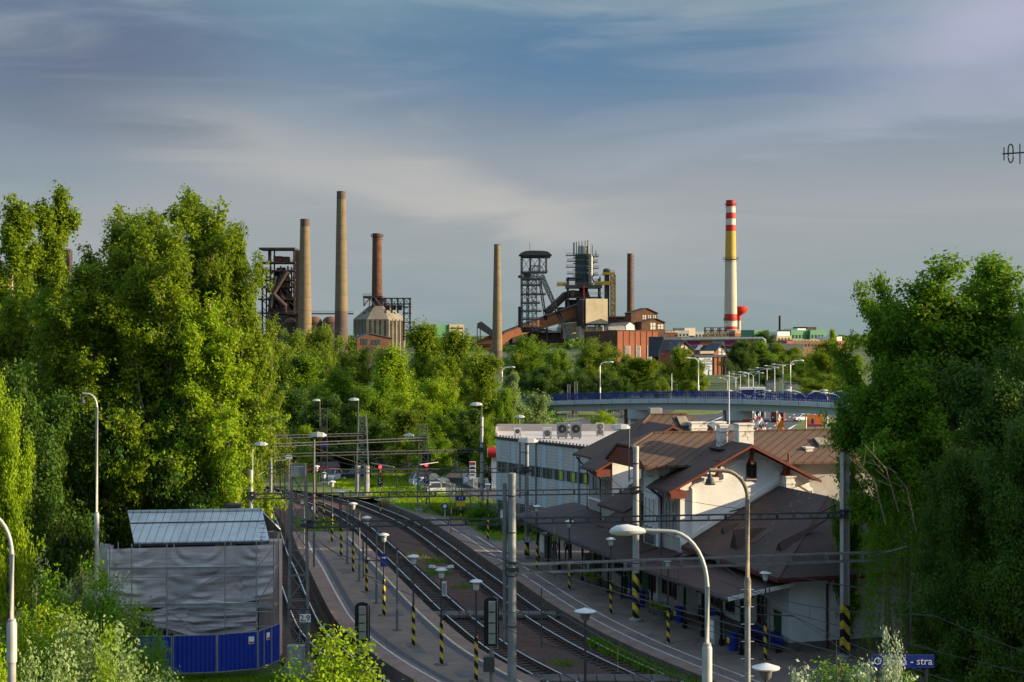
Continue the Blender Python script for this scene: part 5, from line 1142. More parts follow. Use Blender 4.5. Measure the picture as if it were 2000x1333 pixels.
for i in range(16):
    s = 1.0+i*2.68; t0 = 1.15
    b = B_(); b.sb((s-.06, t0-.06, 0), (s+.06, t0+.06, 3.4)); b.bar(SL(s, t0, 2.6), SL(s, t0-1.2, 3.2), .06); b.bar(SL(s, t0, 2.6), SL(s, t0+1.0, 3.45), .06); b.bar(SL(s, -.45, 3.18), SL(s, 3.6, 3.78), .07, .09); b.sb((s-.12, t0-.12, 0), (s+.12, t0+.12, .35)); prt(b, 'post', M['black'], CP)
for i in range(5):
    s = 29.5+i*2.8; b = B_(); b.sb((s-.06, 4.6, 0), (s+.06, 4.72, 4.0)); b.bar(SL(s, 4.66, 2.9), SL(s, 3.4, 3.8), .06); prt(b, 'post', M['black'], CP)
# things on the platform
def onplat(x, y): r = Shit(x, y, 0, 0, 1, 0); return r[0], r[1]
def planter(x, y, label):
    s, t = onplat(x, y); o = thing('planter', label, 'planter', SW(s, t, 0), SR, 'flower planters on the station platform'); LB().lathe([(0, .36), (.5, .46), (.52, .4), (.45, .38)], 12, M['plinth']).build('tub', parent=o, smooth=True)
    rng = np.random.default_rng(int(x)); c_ = rng.normal(size=(420, 3))*np.array([.24, .24, .09])+np.array([0, 0, .62]); me = leaf_mesh('plants', c_, rng.uniform(0, 1, 420), .12, rng, LM['bright']); link(bpy.data.objects.new('plants', me), o)
for i, (x, y) in enumerate(((1151, 1138), (1164, 1145), (1282, 1200), (1296, 1208))): planter(x, y, 'dark planter with yellow green plants, '+ORD[i]+' on the station platform')
def bin_(x, y, m, label, cat='bin'):
    s, t = onplat(x, y); o = thing('litter_bin', label, cat, SW(s, t, 0), SR, 'bins and cabinets on the station platform'); LB().lathe([(0, .26), (.95, .32), (.97, .34), (1.0, .3)], 12, M[m]).build('bin_body', parent=o, smooth=True); LB().box((0, .3, .6), (.25, .06, .3), M['yellow']).build('plate', parent=o)
bin_(1236, 1171, 'blue', 'dark blue bin behind the hazard striped mast'); bin_(1252, 1185, 'blue', 'dark blue bin with a yellow plate right of the hazard striped mast'); bin_(1432, 1271, 'blue', 'dark blue bin with a yellow plate near the canopy end'); bin_(1327, 1217, 'blue', 'dark blue bin between the planters and the canopy posts')
def cabinet(x, y, w_, h_, m, label, name='vending_cabinet'):
    s, t = onplat(x, y); o = thing(name, label, 'cabinet', SW(s, t, 0), SR, 'bins and cabinets on the station platform'); LB().box((0, 0, h_/2), (w_, .6, h_), M[m]).build('housing', parent=o); LB().box((0, .31, h_*.55), (w_*.8, .02, h_*.7), M['white']).build('front_panel', parent=o)
cabinet(1066, 1088, 1.3, 1.9, 'mast', 'grey cabinet with a white panel under the far canopy end'); cabinet(1146, 1130, .7, 1.8, 'mast', 'slim grey cabinet with a round white notice before the two planters'); cabinet(1398, 1256, .9, 1.5, 'mastlit', 'pale grey cabinet near the canopy end under the lamp post')
def bench(s, t, L, label):
    o = thing('bench', label, 'bench', SW(s, t, 0), SR, 'blue benches on the platform')
    LB().box((0, 0, .45), (L, .42, .05), M['blue']).build('seat', parent=o); LB().box((0, -.2, .75), (L, .05, .4), M['blue']).build('backrest', parent=o)
    for q in (-L/2+.1, L/2-.1): b = LB(); b.box((q, 0, .22), (.05, .4, .44), M['black']); b.build('leg', parent=o)
bench(4.6, 3.4, 2.4, 'blue bench against the low hall wall near the canopy end'); bench(1.9, 3.4, 2.2, 'blue bench by the corner of the low hall'); bench(10.2, 3.2, 2.0, 'blue bench under the canopy before the planters')
t = thing('notice_case', 'coloured notice case against the white end wall beside the striped mast', 'notice board', SW(.35, 12.3, 0), SR); LB().box((0, 0, .9), (.12, 1.9, 1.1), M['mast']).build('case', parent=t)
cc_ = ['blue', 'yellow', 'white', 'red', 'blue', 'yellow', 'white', 'blue']
for i in range(8): LB().box((-.07, -.7+.46*(i % 4), .65+.5*(i//4)), (.02, .38, .4), M[cc_[i]]).build('poster', parent=t)
# people
def person(loc, rz, shirt, trousers, label, pose='stand'):
    me = bpy.data.meshes.new('body'); o = bpy.data.objects.new('body', me)
    V = dict(pel=(0, 0, .95), ch=(0, .0, 1.32), nk=(0, 0, 1.50), hd=(0, .02, 1.62), ht=(0, .01, 1.74), ls=(-.17, 0, 1.42), le=(-.24, .03, 1.15), lw=(-.22, -.08, .92), lh=(-.21, -.12, .82), rs=(.17, 0, 1.42), re=(.25, .02, 1.16), rw=(.24, -.1, .95), rh=(.23, -.15, .86), lp=(-.10, 0, .90), lk=(-.12, -.03, .50), la=(-.12, .02, .09), lf=(-.13, -.17, .04), rp=(.10, 0, .90), rk=(.13, -.06, .5), ra=(.14, .05, .09), rf=(.16, -.14, .04))
    R = dict(pel=.15, ch=.15, nk=.055, hd=.095, ht=.06, ls=.065, le=.045, lw=.034, lh=.04, rs=.065, re=.045, rw=.034, rh=.04, lp=.10, lk=.065, la=.045, lf=.04, rp=.10, rk=.065, ra=.045, rf=.04)
    E_ = ['pel ch', 'ch nk', 'nk hd', 'hd ht', 'ch ls', 'ls le', 'le lw', 'lw lh', 'ch rs', 'rs re', 're rw', 'rw rh', 'pel lp', 'lp lk', 'lk la', 'la lf', 'pel rp', 'rp rk', 'rk ra', 'ra rf']
    ks = list(V); me.from_pydata([V[k] for k in ks], [tuple(ks.index(x) for x in e.split()) for e in E_], []); COL.objects.link(o)
    md = o.modifiers.new('skin', 'SKIN'); sv = me.skin_vertices[0].data
    for i, k in enumerate(ks): sv[i].radius = (R[k], R[k]*(.7 if k in ('pel', 'ch') else 1)); 
    sv[0].use_root = True; o.modifiers.new('sub', 'SUBSURF').levels = 1
    m2 = bpy.data.meshes.new_from_object(o.evaluated_get(bpy.context.evaluated_depsgraph_get())); bpy.data.objects.remove(o)
    m2.materials.clear(); mats = [mat('skin', (.42, .25, .18), .6, .1, 3), mat('cloth_'+shirt[0], shirt[1], .9, .2, 5), mat('cloth_'+trousers[0], trousers[1], .9, .2, 5), M['black']]
    for q in mats: m2.materials.append(q)
    for p in m2.polygons:
        z = p.center.z; x = abs(p.center.x); p.use_smooth = True; p.material_index = 0 if z > 1.5 or (x > .19 and z < 1.0 and z > .75) else 1 if z > .96 or x > .19 and z > .75 else 2 if z > .1 else 3
    t = thing('person', label, 'person', loc, rz); link(bpy.data.objects.new('body', m2), t)
    h_ = LB(); h_.ball((0, .03, 1.68), .115, M['black'] if shirt[0] != 'grey' else M['bark'], 12, 8, (.95, .95, .95)); h_.build('hair', parent=t, smooth=True)
DK, GR, NV = ('dark', (.03, .03, .035)), ('grey', (.14, .14, .15)), ('navy', (.03, .04, .09))
for x, y, sh, tr_, lab, rz in ((1221, 1169, DK, DK, 'person in dark clothes standing on the station platform left of the hazard striped mast', 2.2), (1187, 1112, NV, DK, 'person in dark blue standing under the canopy by the station wall', .8), (1083, 1093, DK, NV, 'person in black standing under the far end of the canopy, left one', 0), (1108, 1093, GR, DK, 'person in grey and black standing under the far end of the canopy, right one', 3)):
    s, t = onplat(x, y); person(SW(s, t, 0), rz, sh, tr_, lab)
person(P(957, 958, 158)-Vector((0, 0, .0)), 1, ('maroon', (.09, .03, .03)), DK, 'person in a dark maroon top walking at the fuel station fence')
# ---------------- grey flat roofed building ----------------
M['corr'] = mat('corrugated_panel', (.52, .53, .50), .6, .12, .5, fn=f_stripe((0, 0, 1), 3.4, .35, (.32, .33, .33), .2, .7))
M['panel'] = mat('light_blue_panel', (.48, .55, .58), .5, .1, .5)
M['roofpale'] = mat('pale_roof_felt', (.48, .43, .40), .9, .15, .4)
M['acwhite'] = mat('air_conditioner_casing', (.62, .60, .54), .5, .1, 2)
P1, P2, P3, P4 = Vector((-1.5, 148.5)), Vector((12.2, 126.2)), Vector((24, 159.6)), Vector((-1.6, 160.2))
GB = thing('office_building', 'long grey flat roofed building with corrugated panels and a band of windows', 'building', (P1.x, P1.y, 0), 0)
b = MB(); pts = [(p.x, p.y, -.1) for p in (P1, P2, P3, P4)]; b.slab(pts, (0, 0, 7.75), M['mast']); b.build('wall', parent=GB)
b = MB(); b.slab([(p.x, p.y, 7.66) for p in (P1, P2, P3, P4)], (0, 0, .1), M['roofpale']); rf = b.build('roof', parent=GB)
fd = (P2-P1).normalized(); fn_ = Vector((fd.y, -fd.x)); fn_ = fn_ if fn_.y < 0 else -fn_; L_ = (P2-P1).length; A3 = math.atan2(fd.y, fd.x); R3 = Matrix.Rotation(A3, 3, 'Z')
def fp(u_, z, d=0): p = P1+fd*u_+fn_*d; return Vector((p.x, p.y, z))
b = MB(); b.box(fp(L_/2, 7.85, .02), (L_+.3, .3, .22), M['dark'], R3); b.build('parapet_cap', parent=rf)
b = MB(); b.bar((P4.x, P4.y-.2, 8.1), (P3.x, P3.y-.2, 8.1), .2, .75, M['roofpale']); b.bar((P1.x, P1.y+.3, 8.0), (P4.x, P4.y, 8.0), .2, .5, M['roofpale']); b.build('parapet', parent=rf)
b = MB()
for i in range(46): b.box(fp(.3+i*.55, 8.0, -.25), (.12, .12, .2), M['dark'], R3)
b.build('roof_studs', parent=rf)
u_ = 0; i = 0
while u_ < L_:
    w_ = .95 if i % 2 == 0 else 1.75; e_ = min(L_, u_+w_)
    for z0, z1 in ((5.6, 7.7), (1.9, 4.6)):
        b = MB(); b.box(fp((u_+e_)/2, (z0+z1)/2, .03), (e_-u_-.06, .08, z1-z0), M['panel'] if i % 2 == 0 else M['corr'], R3); b.build('facade_panel', parent=GB)
    u_ = e_; i += 1
mat('lit_green_blind', (.42, .52, .03), .6, .1, 2)
for i in range(13):
    u_ = .5+i*2.0
    if u_ > L_-1: break
    for z0, z1 in ((4.65, 5.55), (.5, 1.8)):
        b = MB(); b.box(fp(u_+.55, (z0+z1)/2, .0), (1.3, .1, z1-z0), M['glass'], R3); wd_ = b.build('window', parent=GB)
        b = MB(); 
        for q in (-.1, .55, 1.2): b.box(fp(u_+q, (z0+z1)/2, .07), (.07, .05, z1-z0), M['mast'], R3)
        b.build('frame', parent=wd_)
        if z0 > 4 and i in (5, 6, 7): b = MB(); b.box(fp(u_+.9, (z0+z1)/2, .055), (.5, .02, z1-z0-.1), MATS['lit_green_blind'], R3); b.build('blind', parent=wd_)
for u_ in (7.3, 14.4, 21): MB().tube([fp(u_, 0, .15), fp(u_, 7.7, .15)], .07, 8, M['mast']).build('downpipe', parent=GB)
for k, (x, y, w_, h_, lab, fan) in enumerate(((1011, 851, 14, 14, 'small white air conditioner with a dark grille at the left end of the flat roof', 'g'), (1069, 856, 18, 20, 'white air conditioner with one fan left of the two big dark fans', 'w'), (1098, 857, 21, 31, 'grey air conditioner with a large dark fan, left of the pair', 'd'), (1110, 850, 9, 20, 'narrow beige air conditioner between the two big dark fans', 'b'), (1125, 857, 21, 31, 'grey air conditioner with a large dark fan, right of the pair', 'd'), (1172, 851, 16, 24, 'white double fan air conditioner at the right of the flat roof', 'b'))):
    D = (H-7.8)*F/(y-HY); p = P(x, y, D); W_ = w_*D/F; H_ = h_*D/F; t = thing('air_conditioner', lab, 'air conditioner', p, 0, 'air conditioners on the flat roof')
    LB().box((0, 0, H_/2+.08), (W_, .5, H_-.1), M['acwhite' if fan != 'd' else 'mast']).build('casing', parent=t)
    for q in ([.62] if fan != 'b' else [.3, .75]):
        r = min(W_*.38, H_*.3); cz_ = H_*q if fan != 'w' else H_*.5; f_ = LB(); f_.tube([(0, -.25, cz_), (0, -.29, cz_)], r, 18, M['black' if fan in 'dg' else 'barkpale']); f_ = f_.build('fan', parent=t); g_ = LB()
        for a in range(4): g_.bar((-r*math.cos(a*.785), -.31, cz_-r*math.sin(a*.785)), (r*math.cos(a*.785), -.31, cz_+r*math.sin(a*.785)), .02, m=M['mast'])
        g_.tube([(0, -.29, cz_), (0, -.33, cz_)], r*.22, 8, M['mast']); g_.build('guard', parent=f_)
    for q in (-.35, .35): LB().box((q*W_, 0, .05), (.1, .5, .12), M['dark']).build('foot', parent=t)
b = MB(); b.poly([G(x, y, 7.85) for x, y in ((1000, 846), (1003, 846), (1003, 845), (1000, 845))]); 
# ---------------- scaffolded house ----------------
HD = 87.0
HS = thing('scaffolded_house', 'old dark house with a grey sheet metal saddle roof behind the scaffolding', 'house', pm(385, HD+3, -.6), 0)
fseam = f_stripe((1, 0, 0), 2.15, .07, (.05, .06, .065), .03, .9)
M['zinc'] = mat('weathered_zinc', (.50, .55, .56), .5, .25, .6, fn=fseam, metal=.15)
M['darkwall'] = mat('dark_brick_wall', (.045, .038, .036), .9, .3, 1)
x0, x1 = P(290, 0, HD).x, P(534, 0, HD).x
b = MB(); b.bb((x0+.2, HD+.6, -.6), (x1-.5, HD+5.6, 6.0), M['darkwall']); wl = b.build('wall', parent=HS)
rt0, rt1 = P(250, 1001, HD+3), P(512, 997, HD+3); e0, e1 = P(262, 1060, HD), P(526, 1055, HD)
b = MB(); b.slab([e0, e1, rt1, rt0], (0, 0, -.1), M['zinc']); bk0, bk1 = Vector((e0.x-1.0, HD+6.2, e0.z)), Vector((e1.x-.3, HD+6.2, e0.z)); b.slab([rt0, rt1, bk1, bk0], (0, 0, -.1), M['zinc']); zr_ = b.build('roof', parent=HS)
b = MB(); b.bar(rt0+Vector((0, 0, .05)), rt1+Vector((0, 0, .05)), .22, .12, M['zinc'])
b.bar(e0.lerp(rt0, .62)+Vector((0, -.03, .03)), e1.lerp(rt1, .62)+Vector((0, -.03, .03)), .05, .05, M['dark']); b.build('ridge_cap', parent=zr_)
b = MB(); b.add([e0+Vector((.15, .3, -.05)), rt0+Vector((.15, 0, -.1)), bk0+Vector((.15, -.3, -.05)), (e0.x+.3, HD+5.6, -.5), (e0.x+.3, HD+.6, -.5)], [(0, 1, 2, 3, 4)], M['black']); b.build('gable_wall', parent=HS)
b = MB(); c0 = P(457, 995, HD+5); b.box(c0+Vector((0, 0, -.6)), (.75, .7, 1.6), M['rust']); b.box(c0+Vector((0, 0, .25)), (.95, .85, .14), M['dark']); b.build('chimney', parent=HS)
b = MB(); b.bar(e0+Vector((0, -.08, -.12)), e1+Vector((0, -.08, -.12)), .13, .12, M['dark']); b.build('gutter', parent=zr_)
def hx(x): return (x-HX)*HD/F
def hz(y): return H-(y-HY)*HD/F
for x, y, w_, h_ in ((354, 1105, 24, 22), (376, 1105, 22, 22), (440, 1072, 40, 20)):
    b = MB(); b.box((hx(x)*1.006, HD+.58, hz(y)), (w_*HD/F, .06, h_*HD/F), M['glass' if x < 430 else 'barkpale']); b.build('window', parent=wl)
mat('pale_plaster_pink', (.42, .33, .30), .9, .2, 1); b = MB(); b.bb((hx(503), HD+.5, -.5), (hx(543), HD+1.6, hz(1060)), MATS['pale_plaster_pink']); b.build('end_wall', parent=HS)
b = MB(); b.bb((hx(347), HD+.56, hz(1242)), (hx(380), HD+.6, hz(1228)), M['rust']); b.build('brown_board', parent=wl)
# wall painting: plain pale curved shapes
b = MB()
def arc(cx, cy, rx, ry, a0, a1, w_, n=12):
    for i in range(n):
        a, c = a0+(a1-a0)*i/n, a0+(a1-a0)*(i+1)/n; b.bar((hx(cx+rx*math.cos(a)), HD+.56, hz(cy-ry*math.sin(a))), (hx(cx+rx*math.cos(c)), HD+.56, hz(cy-ry*math.sin(c))), .04, w_, M['mastlit'])
arc(318, 1240, 16, 22, .2, 3.0, .22); arc(318, 1243, 8, 12, 0, 3.1, .2); arc(343, 1240, 9, 16, .3, 2.6, .16); arc(400, 1232, 12, 22, 0, 3.14, .25); arc(420, 1240, 16, 26, .5, 2.8, .2); arc(462, 1218, 12, 22, -.6, 3.4, .3); arc(474, 1235, 14, 14, 1.2, 3.0, .25); arc(285, 1222, 5, 9, 0, 6.2, .06)
b.build('wall_painting', parent=wl)
# scaffold
SC = thing('scaffold', 'metal scaffold with plank decks wrapped around the old house', 'scaffold', pm(385, HD-1, -.6), 0)
sx = [232, 274, 341, 452, 512, 545]; yt_ = [1062, 1062, 1062, 1058, 1056, 1054]
for x, y in zip(sx, yt_):
    for dy in (-1.95, -.15):
        MB().tube([(hx(x), HD+dy, -.6), (hx(x), HD+dy, hz(y)+(.25 if dy < -1 else .1))], .035, 6, M['mast']).build('standard', parent=SC)
for dy in (-1.95,):
    for y in (1100, 1103+15, 1170, 1187, 1215):
        MB().tube([(hx(232), HD+dy, hz(y)), (hx(545), HD+dy, hz(y-4))], .03, 6, M['mast']).build('rail', parent=SC)
for y in (1104, 1175):
    b = MB(); b.bb((hx(232), HD-1.1, hz(y)-.05), (hx(545), HD-.2, hz(y)), M['barkpale']); b.build('deck', parent=SC); b = MB(); b.bb((hx(232), HD-1.95, hz(y)), (hx(545), HD-1.9, hz(y)+.2), M['concrete']); b.build('toe_board', parent=SC)
for (xa, ya), (xc, yc) in (((341, 1168), (452, 1105)), ((341, 1182), (452, 1245)), ((512, 1100), (545, 1060)), ((232, 1165), (274, 1105)), ((512, 1170), (545, 1115))):
    MB().tube([(hx(xa), HD-1.98, hz(ya)), (hx(xc), HD-1.98, hz(yc))], .028, 6, M['mast']).build('brace', parent=SC)
for x in (508, 520, 532): MB().tube([(hx(x), HD-1.0, hz(1235)), (hx(x), HD-1.0, hz(1058))], .025, 5, M['mast']).build('standard', parent=SC)
b = MB()
for k in range(26): z = hz(1235)+k*.25; b.bar((hx(512), HD-.9, z), (hx(524), HD-.9, z), .03, m=M['mast'])
b.build('ladder', parent=SC)
# netting: folded translucent sheets
M['net'] = mat('scaffold_netting', (.86, .79, .80), .75, .12, .9, alpha=.40)
def _netfix():
    m = M['net']; k = NT(m.node_tree); mx = [n for n in m.node_tree.nodes if n.type == 'MIX_SHADER'][-1]
    co = k.n('ShaderNodeTexCoord').outputs['Object']; mp_ = k.n('ShaderNodeMapping', i0=co); mp_.inputs['Rotation'].default_value = (0, rad(24), 0); mp_.inputs['Scale'].default_value = (.22, 1, 2.6)
    n = k.n('ShaderNodeTexNoise', i0=mp_.outputs[0]); n.inputs['Scale'].default_value = 1.7; n.inputs['Detail'].default_value = 5; n.inputs['Distortion'].default_value = 1.2
    k.link(k.m('ADD', .38, k.m('MULTIPLY', k.step(n.outputs[0], .30, .74), .16)), mx.inputs[0])
_netfix()
def net(name, f, nu, nv, label):
    b = MB(); vs = [f(i/nu, j/nv) for j in range(nv+1) for i in range(nu+1)]
    b.add(vs, [(j*(nu+1)+i, j*(nu+1)+i+1, (j+1)*(nu+1)+i+1, (j+1)*(nu+1)+i) for j in range(nv) for i in range(nu)], M['net']); o = b.build(name, smooth=True, fix=False); tag(o, label, 'netting', 'scaffold netting'); return o
def n_(u_, v_, s_): return math.sin(u_*9+s_)*.5+math.sin(u_*23+v_*5+s_*2)*.28+math.sin(u_*41-v_*9+s_)*.14
def fold(u_, v_, yb, ph, dip): 
    return n_(u_+v_*.25, v_, ph)
def f1(u_, v_):
    x = 222+u_*(545-222); top = 1066-8*u_; bot = 1160+22*math.sin(u_*math.pi*.9)-(8 if u_ > .8 else 0); y = top+(bot-top)*v_; fo = n_(u_*.8+v_*.7, v_, 1.3)*v_
    
    sw = 0
    for cu, w_ in ((.17, .36), (.56, .40), (.9, .24)):
        q = max(0, 1-abs(u_-cu)/(w_*.62)); d_ = math.hypot((u_-cu)*2.2, v_+.12); sw += q*(math.sin(d_*(24+14*cu)+cu*9+n_(u_, v_, cu)*1.6)*.16+math.sin(d_*53+cu*5+u_*12)*.06)*(.55+.45*math.sin(u_*31+v_*4))
    return (hx(x), HD-1.35-.2*fo-sw*(.35+.65*v_)-.25*v_*abs(math.sin(u_*8)), hz(y+2*math.sin(u_*12)*v_))
net('scaffold_netting', f1, 160, 70, 'upper sheet of pale netting hung along the scaffold below the metal roof')
def f2(u_, v_):
    x = 228+u_*(512-228); top = 1150+40*math.sin(min(1, u_*1.9)*math.pi)*(1-u_)+20*u_; bot = 1172+ (78*min(1, u_*1.75) if u_ < .57 else 78-26*(u_-.57)/.43); y = top+(bot-top)*v_
    r_ = math.sin(v_*20+u_*9)*.16+math.sin(v_*37-u_*7)*.09
    return (hx(x), HD-1.45-r_-.15*math.sin(v_*3.1), hz(y))
net('scaffold_netting', f2, 70, 60, 'lower sheet of darker netting sagging diagonally across the house front')
def f3(u_, v_):
    x = 196+u_*36; y = 1060+v_*(98+10*u_); return (hx(x)-.1*math.sin(v_*5), HD-1.2+.12*math.sin(u_*14+v_*2)+1.2*(1-u_), hz(y))
net('scaffold_netting', f3, 20, 30, 'short side sheet of netting at the left end of the scaffold')
def f4(u_, v_):
    a = u_*.9; x = 228+u_*150; y = 1158+30*math.sin(u_*math.pi*.75)+v_*(14+14*u_); return (hx(x), HD-1.6-.12*math.sin(v_*9+u_*4), hz(y))
net('scaffold_netting', f4, 50, 16, 'twisted roll of netting drooping across the left half of the scaffold')
# blue site fence
M['bluefence'] = mat('blue_corrugated_sheet', (.012, .045, .42), .45, .15, .6, fn=f_corr((1, 0, 0), 4.2, .06, .9))
fpnl = [((268, 1318), (336, 1319)), ((338, 1318), (423, 1315)), ((424, 1315), (503, 1308)), ((504, 1308), (515, 1303)), ((515, 1303), (530, 1298)), ((530, 1298), (546, 1291))]
for i, (a, c) in enumerate(fpnl):
    pa, pc = G(a[0], a[1], -.25), G(c[0], c[1], -.25); d = (pc-pa); t = thing('fence_panel', 'blue corrugated site fence panel, '+ORD[i]+' in the row', 'fence panel', pa, math.atan2(d.y, d.x), 'blue fence panels around the house'); Lp = d.length
    LB().box((Lp/2, 0, 1.06), (Lp-.06, .04, 1.95), M['bluefence']).build('sheet', parent=t)
    b = LB(); b.bar((0, 0, .05), (Lp, 0, .05), .05, m=M['mast']); b.bar((0, 0, 2.07), (Lp, 0, 2.07), .05, m=M['mast']); b.bar((.02, 0, 0), (.02, 0, 2.1), .05, m=M['mast']); b.bar((Lp-.02, 0, 0), (Lp-.02, 0, 2.1), .05, m=M['mast']); b.build('frame', parent=t)
    if i in (2, 4): LB().box((Lp-.35 if i == 2 else Lp/2, -.04, 1.62), (.30, .02, .4), M['white']).build('notice', parent=t); LB().box((Lp-.35 if i == 2 else Lp/2, -.055, 1.5), (.26, .01, .1), M['red']).build('notice_band', parent=t)
t = thing('flower_pot', 'white pot with a yellow green plant at the left end of the scaffold', 'plant pot', (hx(207), HD-.9, hz(1162)), 0); LB().lathe([(0, .14), (.45, .2)], 10, M['white']).build('pot', parent=t, smooth=True)
rng = np.random.default_rng(4); me = leaf_mesh('plant', rng.normal(size=(500, 3))*np.array([.2, .2, .3])+np.array([0, 0, .95]), rng.uniform(0, 1, 500), .14, rng, LM['bright']); link(bpy.data.objects.new('plant', me), t)
b = MB(); b.bb((hx(196), HD-1.3, hz(1162)-.05), (hx(232), HD-.3, hz(1162)), M['wood']); b.build('deck', parent=SC)
# ---------------- cars ----------------
def car(loc, rz, m, label, kind='hatch', group='parked cars', s=1.0):
    L, Wd = {'hatch': (4.0, 1.7), 'suv': (4.5, 1.8), 'van': (4.8, 1.85)}[kind]
    if kind == 'van': low = [(-.5, .35), (-.5, .8), (-.47, 1.0), (-.36, 1.12), (-.30, 1.15), (.49, 1.15), (.5, .9), (.5, .35)]; cab = [(-.34, 1.1), (-.20, 1.75), (-.1, 1.85), (.44, 1.83), (.49, 1.1)]
    elif kind == 'suv': low = [(-.5, .38), (-.5, .8), (-.47, .95), (-.28, 1.05), (.48, 1.05), (.5, .8), (.5, .38)]; cab = [(-.28, 1.02), (-.13, 1.6), (.0, 1.68), (.40, 1.62), (.49, 1.02)]
    else: low = [(-.5, .3), (-.5, .68), (-.46, .8), (-.25, .92), (.46, .95), (.5, .75), (.5, .3)]; cab = [(-.27, .9), (-.10, 1.42), (.05, 1.48), (.36, 1.40), (.47, .92)]
    t = thing('parked_car', label, 'car', loc, rz, group); t.scale = (s, s, s)
    def prof(pr, w0, w1, mm, nm):
        b = LB(); zs_ = [p[1] for p in pr]; z0, z1 = min(zs_), max(zs_); vs = []
        for sg in (-1, 1):
            for x, z in pr: f_ = (z-z0)/(z1-z0); vs.append((x*L, sg*(w0*(1-f_)+w1*f_)/2, z))
        n = len(pr); b.add(vs, [tuple(range(n)), tuple(range(2*n-1, n-1, -1))]+[(i, (i+1) % n, (i+1) % n+n, i+n) for i in range(n)], mm); o = b.build(nm, parent=t)
        bv = o.modifiers.new('bevel', 'BEVEL'); bv.width = .06; bv.segments = 2; return o
    prof(low, Wd, Wd*.96, m, 'body'); prof(cab, Wd*.92, Wd*.72, M['glass'], 'windows')
    b = LB(); zt = max(p[1] for p in cab); b.box((.14*L, 0, zt-.01), (.46*L, Wd*.70, .05), m); 
    for sg in (-1, 1):
        b.bar((cab[0][0]*L, sg*Wd*.46, cab[0][1]), (cab[1][0]*L, sg*Wd*.38, cab[1][1]), .07, m=m); b.bar((cab[-1][0]*L, sg*Wd*.46, cab[-1][1]), (cab[-2][0]*L, sg*Wd*.37, cab[-2][1]), .1, m=m); b.bar((.06*L, sg*Wd*.455, cab[0][1]), (.06*L, sg*Wd*.37, zt-.05), .06, m=m)
    b.build('roof', parent=t)
    for x in (-.31, .31):
        for sg in (-1, 1):
            r = .31 if kind == 'hatch' else .35; w_ = LB(); w_.tube([(x*L, sg*(Wd/2-.2), r), (x*L, sg*(Wd/2+.01), r)], r, 16, M['black']); w_ = w_.build('wheel', parent=t); LB().tube([(x*L, sg*(Wd/2), r), (x*L, sg*(Wd/2+.025), r)], r*.6, 10, M['mastlit']).build('rim', parent=w_)
    for sg in (-1, 1): LB().box((-.485*L, sg*Wd*.36, .7), (.12, .3, .14), M['glassbulb']).build('headlight', parent=t); LB().box((.49*L, sg*Wd*.4, .8), (.08, .2, .22), M['red']).build('tail_light', parent=t)
    LB().box((-.5*L-.02, 0, .42), (.03, .5, .11), M['white']).build('number_plate', parent=t)
    return t
pc = lambda n, c: mat(n, c, .28, .05, 2, spec=.6)
CR, CS, CN, CD, CW = pc('car_red', (.20, .012, .018)), pc('car_silver', (.42, .44, .46)), pc('car_navy', (.01, .014, .05)), pc('car_dark', (.05, .055, .06)), pc('car_white', (.72, .72, .72))
car(G(631, 927, -.2), .25, CR, 'dark red van parked across behind the dark lattice mast', 'van', s=.9)
car(G(647, 941, -.2), rad(78), CS, 'silver hatchback parked nose to the camera below the red van', 'hatch')
car(G(693, 938, -.2), .05, CN, 'dark blue hatchback parked beside the pale lattice mast', 'hatch')
for i, (x, y, m) in enumerate(((838, 951, CS), (845, 958, CW), (851, 963, CD), (862, 968, CS))): car(G(x, y, -.04), rad(200), m, ['silver car farthest back of the four parked behind the bushes', 'white car second from the back of the four parked behind the bushes', 'dark car third from the back of the four parked behind the bushes', 'silver car nearest of the four parked behind the bushes'][i], 'suv' if i == 0 else 'hatch')
car(G(946, 949, -.04), rad(160), CW, 'pale green white car at the fuel station fence', 'suv')
car(G(1281, 819, .08), rad(75), CS, 'silver car driving towards the camera on the road left of the bridge pillar', 'suv', 'cars on the road')
car(G(1567, 823, .08), rad(20), CW, 'white car half hidden under the right end of the bridge', 'hatch', 'cars on the road')
car(G(1436, 852, .08), rad(10), CW, 'white car showing its red tail above the near roof ridge', 'hatch', 'cars on the road')
car(G(1478, 866, .08), rad(80), CW, 'white van behind the station roof between the flags', 'van', 'cars on the road')
# tram
D = 54000/176; p = pm(1518, 0); p = Vector(((1518-HX)*D/F, D, .08)); t = thing('tram', 'red tram seen end on passing under the bridge', 'tram', p, rad(-12)); W_ = 2.5
LB().box((0, 5, 1.75), (W_, 10, 2.9), mat('tram_red', (.20, .03, .025), .4, .1, 1)).build('body', parent=t); LB().box((0, 5, 3.3), (W_*.9, 9.6, .25), M['concrete']).build('roof', parent=t)
LB().box((0, -.03, 2.35), (W_*.8, .06, 1.1), M['glass']).build('windscreen', parent=t)
for i in range(4):
    for sg in (-1, 1): LB().box((sg*(W_/2+.01), 1.5+i*2.3, 2.3), (.04, 1.9, 1.0), M['glass']).build('window', parent=t)
for sg in (-1, 1): LB().box((sg*.85, -.05, .95), (.3, .06, .2), M['white']).build('headlight', parent=t)
